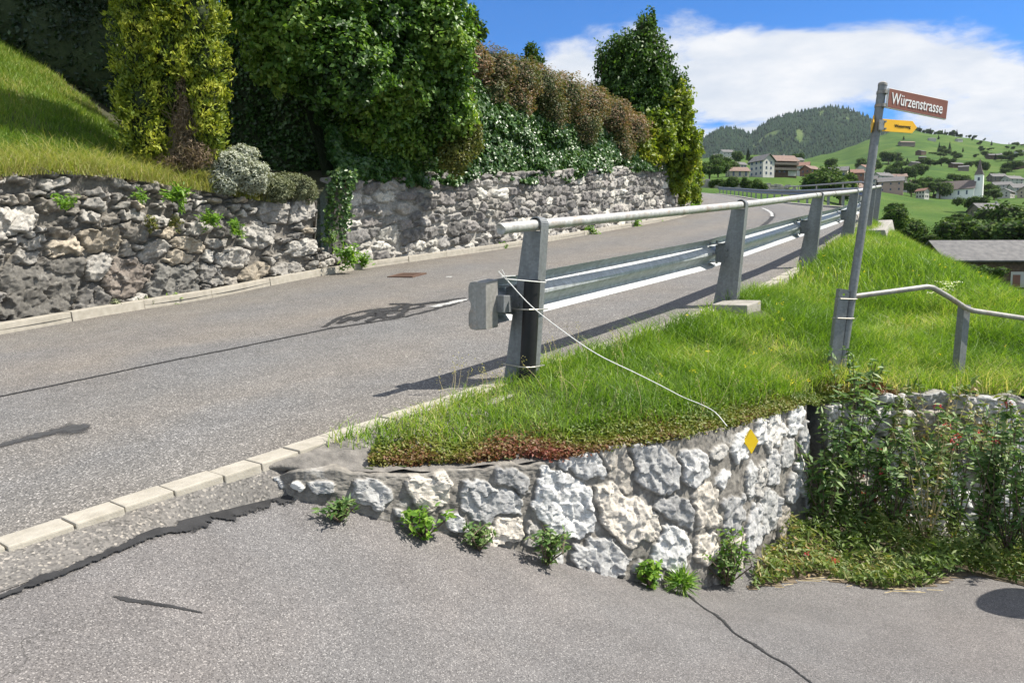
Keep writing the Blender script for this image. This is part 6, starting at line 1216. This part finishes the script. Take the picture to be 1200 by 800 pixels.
# ================================================================== VALLEY: houses, church, barn, trees
def house(name, label, cat, c, w, d, h, rot, wall, roof, group=None, win=True, rise=0.42, over=0.6, chim=False, rows=2, cols=3, ridge_x=True, upper=None):
    """gabled house; rot turns it about z; ridge along its local x"""
    c = Vector(c); o = empty(name, tuple(c), label, cat, group); Rm = Matrix.Rotation(rot, 3, 'Z'); T = lambda x, y, z: c + Rm @ Vector((x, y, z)); rz_ = d / 2 * rise * 2 * 0.5 + 0.0; rz_ = d * rise * 0.5 * 1.0
    prof = [(-d / 2, -2.0), (d / 2, -2.0), (d / 2, h), (0, h + rz_), (-d / 2, h)]
    m_ = MB(); m_.prism([T(-w / 2, y, z) for y, z in prof], Rm @ Vector((w, 0, 0))); m_.build('wall', wall, o)
    if upper is not None:
        m_ = MB(); pr2 = [(-d / 2 - 0.04, h * 0.5), (d / 2 + 0.04, h * 0.5), (d / 2 + 0.04, h), (0, h + rz_ - 0.02), (-d / 2 - 0.04, h)]; m_.prism([T(-w / 2 - 0.04, y, z) for y, z in pr2], Rm @ Vector((w + 0.08, 0, 0))); m_.build('timber_storey', upper, o)
    m_ = MB(); th_ = 0.22; sl = rz_ / (d / 2); ye = d / 2 + over
    for s in (-1, 1): m_.prism([T(-w / 2 - over, 0, h + rz_ + 0.03), T(-w / 2 - over, s * ye, h + 0.03 - sl * over), T(-w / 2 - over, s * ye, h + 0.03 + th_ - sl * over), T(-w / 2 - over, 0, h + rz_ + 0.03 + th_)], Rm @ Vector((w + 2 * over, 0, 0)))
    ro = m_.build('roof', roof, o)
    if chim: m_ = MB(); m_.box(T(w * 0.2, d * 0.12, h + rz_ + 0.3), (0.35, 0.35, 0.8), Rm @ Vector((1, 0, 0)), Rm @ Vector((0, 1, 0))); m_.build('chimney', M['plaster'], ro)
    if win:
        for s in (-1,):
            for r_ in range(rows):
                for k in range(cols):
                    x = (k + 0.5) / cols * w - w / 2; z = h * (r_ + 0.55) / rows; MB().box(T(x, s * (d / 2 + 0.05), z), (0.5, 0.06, 0.65), Rm @ Vector((1, 0, 0)), Rm @ Vector((0, 1, 0))).build('window', M['glass'], o)
        for s in (-1, 1):
            for r_ in range(rows):
                for k in range(2):
                    y = (k + 0.5) / 2 * d * 0.8 - d * 0.4; z = h * (r_ + 0.55) / rows; MB().box(T(s * (w / 2 + 0.05), y, z), (0.06, 0.5, 0.65), Rm @ Vector((1, 0, 0)), Rm @ Vector((0, 1, 0))).build('window', M['glass'], o)
    return o
def simple(name, label, cat, px, y, w, d, h, rot, wall, roof, group): return house(name, label, cat, gpt(px, y), w, d, h, rot, wall, roof, group, win=False, over=0.5)
# barn with the parked car
bc = at(1185, 338, 130); bc.z = gpt(1185, 130).z
bo_ = house('barn', 'long dark timber barn with a grey slate roof below the meadow', 'barn', bc, 27, 10, 4.4, R(-3), M['wood'], M['roof_grey'], None, win=False, rise=0.62, over=0.9)
Rm = Matrix.Rotation(R(-3), 3, 'Z'); TB = lambda x, y, z: bc + Rm @ Vector((x, y, z))
MB().box(TB(-0.6, -5.06, 0.9), (2.6, 0.06, 1.3), Rm @ Vector((1, 0, 0)), Rm @ Vector((0, 1, 0))).build('base_wall', M['plaster'], bo_)
MB().box(TB(-2.3, -5.14, 0.7), (0.6, 0.06, 1.0), Rm @ Vector((1, 0, 0)), Rm @ Vector((0, 1, 0))).build('door', M['plaster_red'], bo_)
cc_ = TB(-0.2, -8.5, -0.1); cc_.z = gpt(1185, 126).z
car = empty('parked_car', tuple(cc_), 'dark car parked in front of the timber barn', 'car')
m_ = MB(); m_.prism([cc_ + Vector((-2.1, -0.85, 0.32)), cc_ + Vector((2.1, -0.85, 0.32)), cc_ + Vector((2.15, -0.85, 0.75)), cc_ + Vector((1.2, -0.85, 0.95)), cc_ + Vector((-1.6, -0.85, 0.98)), cc_ + Vector((-2.15, -0.85, 0.85))], (0, 1.7, 0)); m_.build('body', M['car'], car, bevel=0.08)
m_ = MB(); m_.prism([cc_ + Vector((-1.9, -0.75, 0.95)), cc_ + Vector((1.1, -0.75, 0.95)), cc_ + Vector((0.4, -0.7, 1.45)), cc_ + Vector((-1.5, -0.7, 1.48))], (0, 1.45, 0)); m_.build('cabin', M['glass'], car, bevel=0.05)
for sx in (-1.3, 1.3):
    for sy in (-0.86, 0.86): MB().tube([cc_ + Vector((sx, sy - 0.1, 0.32)), cc_ + Vector((sx, sy + 0.1, 0.32))], 0.32, 14).build('wheel', M['tyre'], car)
# church
cb = at(1120, 232, 560); cb.z = gpt(1120, 560).z
ch = empty('church', tuple(cb), 'white village church with a pointed shingled spire', 'church'); rc = R(-38); Rm = Matrix.Rotation(rc, 3, 'Z'); TC = lambda x, y, z: cb + Rm @ Vector((x, y, z))
w_, d_, h_ = 24, 11.5, 7.0
m_ = MB(); m_.prism([TC(-w_ / 2, y, z) for y, z in [(-d_ / 2, -3), (d_ / 2, -3), (d_ / 2, h_), (0, h_ + 6.0), (-d_ / 2, h_)]], Rm @ Vector((w_, 0, 0))); m_.build('nave', M['white'], ch)
m_ = MB()
for s in (-1, 1): m_.prism([TC(-w_ / 2 - 0.8, 0, h_ + 6.1), TC(-w_ / 2 - 0.8, s * (d_ / 2 + 0.8), h_ - 0.7), TC(-w_ / 2 - 0.8, s * (d_ / 2 + 0.8), h_ - 0.4), TC(-w_ / 2 - 0.8, 0, h_ + 6.4)], Rm @ Vector((w_ + 1.6, 0, 0)))
m_.build('roof', M['spire'], ch)
for k in range(4): MB().box(TC(-8 + k * 5.2, -d_ / 2 - 0.05, 4.0), (0.55, 0.08, 1.5), Rm @ Vector((1, 0, 0)), Rm @ Vector((0, 1, 0))).build('window', M['glass'], ch)
MB().box(TC(-w_ / 2 - 0.06, 0, 4.6), (0.08, 0.6, 1.2), Rm @ Vector((1, 0, 0)), Rm @ Vector((0, 1, 0))).build('window', M['glass'], ch)
m_ = MB(); m_.prism([TC(-w_ / 2 - 2.6, -d_ / 2 - 0.3, 3.6), TC(-w_ / 2 - 2.6, d_ / 2 + 0.3, 3.6), TC(-w_ / 2 - 2.6, d_ / 2 + 0.3, 3.9), TC(-w_ / 2 - 2.6, -d_ / 2 - 0.3, 3.9)], Rm @ Vector((2.6, 0, 0.6)))
for k in range(5): m_.tube([TC(-w_ / 2 - 2.4, -d_ / 2 + k * d_ / 4, -2), TC(-w_ / 2 - 2.4, -d_ / 2 + k * d_ / 4, 3.7)], 0.2, 6)
m_.build('porch', M['wood'], ch)
tx, ty = w_ / 2 + 2.2, 1.5; m_ = MB(); m_.box(TC(tx, ty, 7.2), (2.7, 2.7, 10.2), Rm @ Vector((1, 0, 0)), Rm @ Vector((0, 1, 0))); tw_ = m_.build('tower', M['white'], ch)
for s in (-1,): MB().box(TC(tx, ty - 2.74, 13.5), (0.7, 0.06, 1.2), Rm @ Vector((1, 0, 0)), Rm @ Vector((0, 1, 0))).build('belfry_window', M['glass'], tw_); MB().box(TC(tx - 2.74, ty, 13.5), (0.06, 0.7, 1.2), Rm @ Vector((1, 0, 0)), Rm @ Vector((0, 1, 0))).build('belfry_window', M['glass'], tw_)
b4 = [TC(tx + a * 3.0, ty + b_ * 3.0, 16.6) for a, b_ in ((-1, -1), (1, -1), (1, 1), (-1, 1))]; m4 = [TC(tx + a * 1.5, ty + b_ * 1.5, 20.4) for a, b_ in ((-1, -1), (1, -1), (1, 1), (-1, 1))]; m_ = MB()
m_.add(b4 + m4 + [TC(tx, ty, 29.0)], [(3, 2, 1, 0)] + [(k, (k + 1) % 4, 4 + (k + 1) % 4, 4 + k) for k in range(4)] + [(4 + k, 4 + (k + 1) % 4, 8) for k in range(4)]); m_.build('spire', M['spire'], ch)
# chalet: white house under a grey gable with a timber wing
cc = gpt(897, 240)
c1 = gpt(888.5, 388); house('white_house', 'white gabled house with dark windows joined to the timber chalet', 'house', c1, 9, 8, 8.0, R(-62), M['plaster'], M['roof_grey'], None, True, 0.75, 0.9, False, 3, 3)
c2 = gpt(909, 396); co_ = house('timber_chalet', 'dark timber chalet with long balconies and a brown tiled roof', 'chalet', c2, 13.5, 10, 7.8, R(8), M['wood'], M['roof_brown'], None, True, 0.62, 1.2, True, 2, 5)
Rm = Matrix.Rotation(R(8), 3, 'Z')
for z in (2.7, 5.4): MB().box(c2 + Rm @ Vector((0.4, -5.9, z)), (6.6, 0.8, 0.12), Rm @ Vector((1, 0, 0)), Rm @ Vector((0, 1, 0))).box(c2 + Rm @ Vector((0.4, -6.6, z + 0.55)), (6.6, 0.06, 0.5), Rm @ Vector((1, 0, 0)), Rm @ Vector((0, 1, 0))).build('balcony', M['wood_grey'], co_)
MB().box(c2 + Rm @ Vector((4.2, -5.05, 1.2)), (2.2, 0.1, 1.3), Rm @ Vector((1, 0, 0)), Rm @ Vector((0, 1, 0))).build('base_wall', M['plaster'], co_)
hs_ = [  # px, dist, w, d, h, rot, wall, roof, name, label
 (860, 236, 9.5, 7, 2.6, 4, 'plaster_warm', 'roof_brown', 'low_house', 'low house under a wide brown roof left of the chalet'), (862, 300, 7, 6, 5, 20, 'plaster', 'roof_grey', 'village_house', 'small white house behind the brown roofed low house'),
 (847, 560, 14, 11, 8, 10, 'plaster', 'roof_grey', 'village_house', 'pale house high on the slope at the treetops left of the chalet'), (838, 690, 14, 10, 7, -20, 'plaster', 'roof_grey', 'village_house', 'faraway white house below the mountain left of the chalet'),
 (934, 330, 10, 9, 7, -25, 'plaster', 'roof_red', 'village_house', 'white house with a reddish roof right behind the timber chalet'), (927, 420, 11, 9, 8, 15, 'plaster_warm', 'roof_grey', 'village_house', 'cream house between chalet and round tree'), (944, 300, 9, 8, 6, 30, 'plaster_red', 'roof_brown', 'village_house', 'reddish boarded house beside the round tree'),
 (976, 250, 10, 8, 8.5, -30, 'plaster_warm', 'roof_grey', 'village_house', 'cream house with a grey roof right of the broad tree'), (989, 220, 11, 9, 4.2, 12, 'plaster', 'roof_brown', 'white_garage', 'bright white low building just above the guard rail'), (994, 330, 12, 9, 8, -10, 'plaster_red', 'roof_red', 'village_house', 'red roofed house above the white low building'),
 (1008, 430, 12, 10, 9, 25, 'plaster', 'roof_red', 'village_house', 'white house with a red roof left of the signpost'), (1014, 330, 9, 8, 6, -35, 'plaster', 'roof_grey', 'village_house', 'grey roofed house against the signpost'),
 (1038, 520, 18, 13, 9, -28, 'plaster_pink', 'roof_grey', 'village_house', 'big pinkish house right of the signpost'), (1028, 600, 14, 11, 8, 15, 'plaster', 'roof_grey', 'village_house', 'pale house behind the pinkish one'), (1046, 640, 14, 11, 7, -15, 'plaster_warm', 'roof_brown', 'village_house', 'cream house uphill of the pinkish one'),
 (1068, 600, 15, 12, 6, 20, 'plaster_warm', 'roof_brown', 'village_house', 'cream house with a brown roof left of the church wood'), (1075, 500, 7, 6, 6, -60, 'plaster', 'roof_red', 'village_house', 'little white house with a red roof below the church wood'), (1056, 575, 12, 9, 6, 35, 'plaster', 'roof_grey', 'village_house', 'pale house downhill of the brown roof by the church wood'),
 (1155, 318, 14, 9, 3.2, 0, 'wood_grey', 'roof_grey', 'shed', 'flat grey roofed shed beside the single valley tree'), (1166, 640, 16, 11, 6, -15, 'plaster', 'roof_grey', 'village_house', 'grey roofed house just right of the church'), (1178, 690, 18, 12, 6, 12, 'plaster', 'roof_grey', 'village_house', 'grey roofed house second right of the church'), (1190, 620, 22, 14, 6, -8, 'plaster', 'roof_grey', 'village_house', 'wide grey roofed house at the right village edge'),
 (1200, 570, 18, 12, 6, 25, 'plaster_warm', 'roof_brown', 'village_house', 'brown roofed house at the right village edge'), (1172, 580, 13, 10, 5, 40, 'plaster', 'roof_grey', 'village_house', 'pale house in front of the grey roofs right of the church'), (1160, 740, 16, 12, 5, 0, 'wood_grey', 'roof_grey', 'village_house', 'weathered barn on the field edge behind the church tower')]
for px, y, w, d, h, rot, wm, rm, nm, lab in hs_:
    if px < 1020: y *= 1.6
    elif px > 1024 and nm != 'shed': w, d, h = w * 0.85, d * 0.85, h * 0.85
    house(nm, lab, 'house' if nm != 'shed' else 'shed', gpt(px, y), w, d, h, R(rot), M[wm], M[rm], 'houses in the village', True, 0.6, 0.7, w > 11, 2, 3)
hill_h = [(1054, 1450, 42, 18, 9, 5, 'wood_grey', 'roof_brown', 'long brown farm group high on the left of the green hill'), (1071, 1300, 22, 16, 9, 30, 'wood', 'roof_grey', 'dark farmhouse in the middle of the left green hill'), (1073, 1180, 14, 10, 6, -10, 'wood', 'roof_grey', 'small dark barn under the middle farmhouse'),
 (1064, 950, 18, 12, 7, 15, 'wood_grey', 'roof_grey', 'grey farmhouse low on the left of the green hill'), (1083, 1560, 20, 14, 6, 0, 'plaster', 'roof_grey', 'pale walled barn high on the green hill'), (1114, 1600, 18, 14, 6, 10, 'plaster', 'roof_grey', 'pale barn near the crest of the green hill'), (1112, 880, 20, 12, 6, 8, 'wood', 'roof_grey', 'dark barn on the slope just above the church roof'),
 (1121, 840, 15, 11, 6, -25, 'wood_grey', 'roof_grey', 'grey barn just right of the dark one above the church'), (1106, 1000, 14, 10, 6, 25, 'wood_grey', 'roof_grey', 'small barn among bushes uphill of the church'), (1159, 1120, 40, 18, 8, -6, 'wood', 'roof_grey', 'large dark barn with a grey roof on the right hillside'), (1165, 1400, 20, 13, 6, 10, 'wood_grey', 'roof_grey', 'small barn high on the right hillside'),
 (1174, 1420, 16, 12, 6, -20, 'wood', 'roof_grey', 'dark hut beside the small high barn'), (1185, 1300, 22, 14, 7, 15, 'plaster', 'roof_grey', 'white farmhouse high at the right border'), (1194, 900, 46, 16, 8, -4, 'wood', 'roof_grey', 'long dark barn at the right border of the hill'), (1182, 960, 16, 12, 6, 20, 'wood_grey', 'roof_grey', 'farmhouse in the bushes left of the long dark barn'), (1199, 1000, 20, 14, 7, 10, 'plaster', 'roof_grey', 'pale farmhouse above the long dark barn')]
for px, y, w, d, h, rot, wm, rm, lab in hill_h:
    w, d, h = w * 0.66, d * 0.66, h * 0.66
    simple('hill_barn', lab, 'barn', px, y, w, d, h, R(rot), M[wm], M[rm], 'farms on the green hillside')
# stone terraces and white posts beside the far road
rng = np.random.default_rng(71)
tw = empty('terrace_wall', tuple(gpt(905, 268)), 'pale rubble terrace wall below the chalet meadow', 'wall'); m_ = MB()
for k in range(120):
    px = rng.uniform(892, 928); f = (px - 892) / 36; p = gpt(px, 268); p.z += rng.uniform(-0.3, 2.6 + 1.6 * f); r_ = rng.uniform(0.4, 0.8); m_.box(p, (r_, r_ * 0.8, r_ * 0.6), Vector((1, rng.normal(0, 0.3), 0)), Vector((rng.normal(0, 0.3), 1, 0)))
m_.build('rubble', M['concrete'], tw, bevel=0.08)
tw2 = empty('terrace_wall', tuple(gpt(845, 205)), 'row of upright pale stones behind the far guard rail', 'wall'); m_ = MB()
for k in range(60):
    px = rng.uniform(815, 876); p = gpt(px, 205); p.z += rng.uniform(0.0, 2.0); m_.box(p, (rng.uniform(0.3, 0.7), 0.4, rng.uniform(0.6, 1.3)), Vector((1, rng.normal(0, 0.1), rng.normal(0, 0.1))), Vector((0, 1, 0)))
m_.build('rubble', M['concrete'], tw2, bevel=0.08)

# trees of the valley: four crowns and two firs, copied
def proto_tree(seed, kind):
    rng = np.random.default_rng(seed)
    if kind == 'broad':
        bs3 = [(Vector((rng.normal(0, 0.2), rng.normal(0, 0.2), rng.uniform(0.35, 0.72))), tuple(rng.uniform(0.16, 0.27, 3))) for k in range(9)]
        P, d = blob_pts(bs3, 2600, rng, 0.5, 3.0, 0.4, 0.6, seed); V = leaves('crown', P, d * 0.8 + rng.normal(0, 0.5, P.shape) + [0, 0, 0.4], 0.062 * rng.uniform(0.7, 1.3, len(P)), 0.05, rng.random(len(P)), L['valley'], None, rng=rng)
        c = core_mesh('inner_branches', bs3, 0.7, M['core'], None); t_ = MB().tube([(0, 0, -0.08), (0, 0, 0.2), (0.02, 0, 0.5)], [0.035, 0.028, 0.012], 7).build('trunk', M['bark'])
    else:
        n = 1500; f = rng.random(n) ** 0.7; a = rng.random(n) * 6.283; rr_ = (1 - f) * 0.20 * (0.75 + 0.35 * np.sin(f * 60)) * rng.uniform(0.75, 1.1, n) + 0.01
        P = np.column_stack([rr_ * np.cos(a), rr_ * np.sin(a), 0.08 + f * 0.92]); dr_ = np.column_stack([np.cos(a), np.sin(a), -0.5 + 0 * a])
        V = leaves('crown', P, rng.normal(0, 0.4, P.shape) + [0, 0, 1.0], 0.085 * (1.15 - f), 0.05 * (1.15 - f), rng.random(n), L['conifer'], None, dirs=dr_, rng=rng)
        c = MB().tube([(0, 0, 0.06), (0, 0, 0.5), (0, 0, 0.97)], [0.13, 0.075, 0.005], 9).build('inner_branches', M['core']); t_ = MB().tube([(0, 0, -0.08), (0, 0, 0.3)], [0.025, 0.02], 7).build('trunk', M['bark'])
    return [V, c, t_]
PROT = {'broad': [proto_tree(300 + k, 'broad') for k in range(4)], 'fir': [proto_tree(320 + k, 'fir') for k in range(2)]}
for lst in PROT.values():
    for pr_ in lst:
        for o in pr_: COL.objects.unlink(o)
tcount = 0
def tree(px, y, hgt, wid=1.0, kind='broad', label='', group='trees across the valley', dz=0.0, name=None, lean=0):
    global tcount
    p = gpt(px, y); o = empty(name or ('broadleaf_tree' if kind == 'broad' else 'fir_tree'), (p.x, p.y, p.z + dz), label, 'tree', group); pr_ = PROT[kind][tcount % len(PROT[kind])]
    for s in pr_:
        c = s.copy(); COL.objects.link(c); c.parent = o
    o.scale = (hgt * wid, hgt * wid, hgt); o.rotation_euler.z = tcount * 2.399; tcount += 1; return o
for a_ in [(960, 264, 15.5, 1.15, 'broad', 'broad green tree standing right of the chalet'), (946, 285, 12.0, 1.1, 'broad', 'smaller green tree leaning into the broad one by the chalet'), (980, 290, 12.5, 1.1, 'broad', 'green tree between the broad tree and the white low building'), (921, 256, 3.7, 1.3, 'broad', 'dark bush on the terrace below the chalet'),
     (1046, 150, 7.5, 1.2, 'broad', 'dark tree just below the plinth at the bank edge'), (1058, 165, 7.4, 1.3, 'broad', 'second dark tree below the plinth'), (1072, 175, 6.0, 1.2, 'broad', 'dark tree in the middle of the lower wood'), (1085, 170, 4.6, 1.3, 'broad', 'bushy tree above the grassy crest'), (1098, 185, 3.4, 1.4, 'broad', 'round tree left of the barn roof'),
     (1112, 195, 3.0, 1.6, 'broad', 'low bushy tree behind the barn roof'), (1126, 205, 2.8, 1.7, 'broad', 'low tree behind the barn ridge'), (1142, 112, 4.2, 1.6, 'broad', 'dark bush in front of the barn'), (1132, 115, 3.0, 1.6, 'broad', 'smaller bush left of the one in front of the barn'),
     (1166, 160, 11.5, 1.15, 'broad', 'large dark tree behind the barn at the left of the group'), (1180, 165, 12.8, 1.1, 'broad', 'tallest dark tree behind the barn'), (1196, 150, 12.5, 1.2, 'broad', 'large dark tree at the right border behind the barn'), (1210, 160, 13.0, 1.2, 'broad', 'dark tree cut by the right border'), (1188, 140, 7.5, 1.3, 'broad', 'lighter tree in front of the big dark trees'),
     (1135, 335, 8.0, 1.35, 'broad', 'single round tree beside the grey shed'), (1041, 300, 5.0, 1.3, 'broad', 'dark tree at the foot of the open field'), (1088, 575, 14.5, 1.1, 'broad', 'dark tree at the left end of the church wood'), (1095, 560, 15.8, 1.1, 'broad', 'dark tree second in the church wood'), (1102, 570, 14.5, 1.1, 'broad', 'dark tree touching the church gable'),
     (1080, 590, 15.8, 1.0, 'broad', 'tree behind the little red roofed house'), (1062, 540, 11.9, 1.2, 'broad', 'dark tree in front of the brown roof by the church wood'), (1050, 640, 15.8, 1.0, 'fir', 'dark fir behind the pinkish house'), (1056, 680, 14.5, 1.1, 'broad', 'round tree above the pinkish house'), (1066, 700, 17.2, 0.9, 'broad', 'tall tree above the brown roof by the church wood'), (1040, 700, 17.2, 0.9, 'broad', 'tree uphill behind the signpost'),
     (1118, 660, 13.2, 1.1, 'broad', 'tree behind the church roof'), (1150, 600, 11.2, 1.3, 'broad', 'tree right of the church tower'), (1158, 560, 9.9, 1.4, 'broad', 'tree among the houses right of the church'), (1143, 830, 15.6, 1.0, 'broad', 'large dark tree directly behind the spire'), (1177, 830, 14.6, 1.2, 'broad', 'single dark tree on the field right of the spire'), (1170, 800, 7.3, 1.5, 'broad', 'bush below the single dark field tree'),
     (1092, 1380, 18.7, 0.9, 'fir', 'dark fir high in the middle of the green hill'), (1104, 1420, 17.7, 0.9, 'fir', 'fir right of the dark one on the hill'), (1098, 1250, 14.6, 1.2, 'broad', 'round tree in the middle of the green hill'), (1096, 1400, 10.4, 1.2, 'broad', 'bushy tree beside the hill firs'), (1044, 1150, 20.8, 1.2, 'broad', 'clump of dark trees at the left edge of the green hill'), (1034, 1000, 18.7, 1.2, 'broad', 'dark trees beside the signpost at the hill edge'),
     (1076, 960, 12.5, 1.0, 'broad', 'tree beside the low grey farmhouse'), (1083, 940, 8.3, 1.7, 'broad', 'wide bush right of the low grey farmhouse'), (1050, 930, 8.3, 1.6, 'broad', 'bush left of the low grey farmhouse'), (1152, 1650, 11.4, 1.0, 'fir', 'single small tree near the crest on the right'), (1146, 1150, 11.4, 1.7, 'broad', 'bush left of the large dark barn'),
     (1170, 1060, 11.4, 1.5, 'broad', 'bushes right of the large dark barn'), (1180, 900, 10.4, 1.6, 'broad', 'bushes left of the long dark barn'), (1156, 780, 5.9, 1.3, 'broad', 'tiny tree alone on the field behind the tower'), (1130, 900, 9.4, 1.5, 'broad', 'bush above the grey barn'), (1108, 920, 9.4, 1.5, 'broad', 'bush left of the grey barn'),
     (838, 344, 8.4, 1.3, 'broad', 'green tree left of the low brown roofed house'), (828, 304, 9.5, 1.2, 'broad', 'tree at the bend beside the yellow foliage'), (848, 432, 9.5, 1.2, 'broad', 'tree behind the low brown roofed house'), (858, 768, 13.6, 1.1, 'broad', 'dark tree under the mountain left of the chalet'), (872, 832, 14.4, 1.0, 'fir', 'fir rising behind the low brown roof'), (880, 688, 10.2, 1.2, 'broad', 'tree touching the white gable from behind'),
     (838, 768, 12.8, 1.2, 'broad', 'dark tree at the foot of the mountain above the bend'), (930, 832, 13.6, 1.2, 'broad', 'tree between chalet roof and mountain'), (1000, 896, 17.0, 1.1, 'broad', 'tree above the red roofs'), (1016, 800, 17.0, 1.0, 'broad', 'tree behind the signpost in the village'), (965, 768, 15.3, 1.1, 'broad', 'tree behind the broad chalet tree')]:
    tree(*a_)
rng = np.random.default_rng(91)
for k in range(34):
    tree(float(rng.uniform(1046, 1204)), float(rng.uniform(850, 1680)), float(rng.uniform(5, 11)), float(rng.uniform(1.0, 1.9)), 'broad' if k % 4 else 'fir', 'little tree or bush scattered over the green hillside', 'scattered bushes of the hillside', name='hillside_bush')
for k in range(14): tree(1112 + k * 3.7, 282 + (k * 37 % 11), 2.4 + (k * 7 % 5) * 0.35, 1.5, 'broad', 'low bush in the hedge row across the open field', 'bushes of the field hedge row', name='hedge_bush')
for k in range(34):
    px = 1056 + k * 1.75 + (k * 13 % 5) * 0.4; tree(px, 1800 + (k * 29 % 40), 11 + (k * 17 % 8), 0.95, 'fir' if k % 3 else 'broad', 'dark tree in the tree line along the crest of the green hill', 'tree line on the hill crest')
for k in range(8): tree(1172 + k * 4.2, 1800 + (k * 29 % 40), 9 + (k * 17 % 6), 1.1, 'broad' if k % 3 else 'fir', 'small dark tree on the right end of the hill crest', 'trees on the right hill crest')
for k in range(5): tree(1108 + k * 9 - (k % 2) * 3, 1790, 7 + (k * 17 % 4), 1.1, 'broad', 'lone bush on the bare middle of the hill crest', 'lone bushes on the hill crest')
for k, (px, y, h_) in enumerate([(846, 200, 3.6), (857, 198, 4.2), (872, 196, 4.0), (884, 196, 4.6), (832, 202, 3.2)]): tree(px, y, h_, 1.0, 'broad', 'little bush behind the far guard rail', 'bushes behind the far guard rail', name='roadside_bush')

# ================================================================== SHADOW CASTER, an unseen disc on a pole added to shade the lane edge
mb = Vector((4.08, 4.50, float(lane_z([[4.08, 4.50]])[0])))
tm = empty('shadow_caster', tuple(mb), 'unseen disc on a pole, added to cast the shadow on the lane at the right', 'shadow caster')
MB().tube([mb, mb + Vector((0, 0, 1.5))], 0.03, 12).build('pole', M['galv'], tm, smooth=True)
mc_ = mb + Vector((-0.02, 0.05, 1.25)); m_ = MB(); m_.tube([mc_, mc_ + Vector((-0.04, 0.05, 0.02))], 0.40, 28); m_.build('caster_disc', M['galv_beam'], tm)
m_ = MB(); m_.tube([mc_ + Vector((0.02, -0.02, 0)), mc_], 0.43, 28); m_.build('caster_rim', M['white'], tm)

# ================================================================== HAZE
HZ = MB(); lo_z = float(min(gz.min(), MZ.min())) - 2; hi_z = float(MZ.max()) + 60
HZ.box((0, 0, (lo_z + hi_z) / 2), (7800, 7800, (hi_z - lo_z) / 2))
hm = bpy.data.materials.new('haze_air'); hm.use_nodes = True; nt = hm.node_tree; nt.nodes.clear(); ho_ = N(nt, 'ShaderNodeOutputMaterial'); hv_ = N(nt, 'ShaderNodeVolumePrincipled', inp={'Density': 0.000025, 'Anisotropy': 0.0, 'Color': (0.82, 0.9, 1.0, 1)}); nt.links.new(hv_.outputs[0], ho_.inputs['Volume'])
haze = HZ.build('haze', hm); tag(haze, kind='stuff')
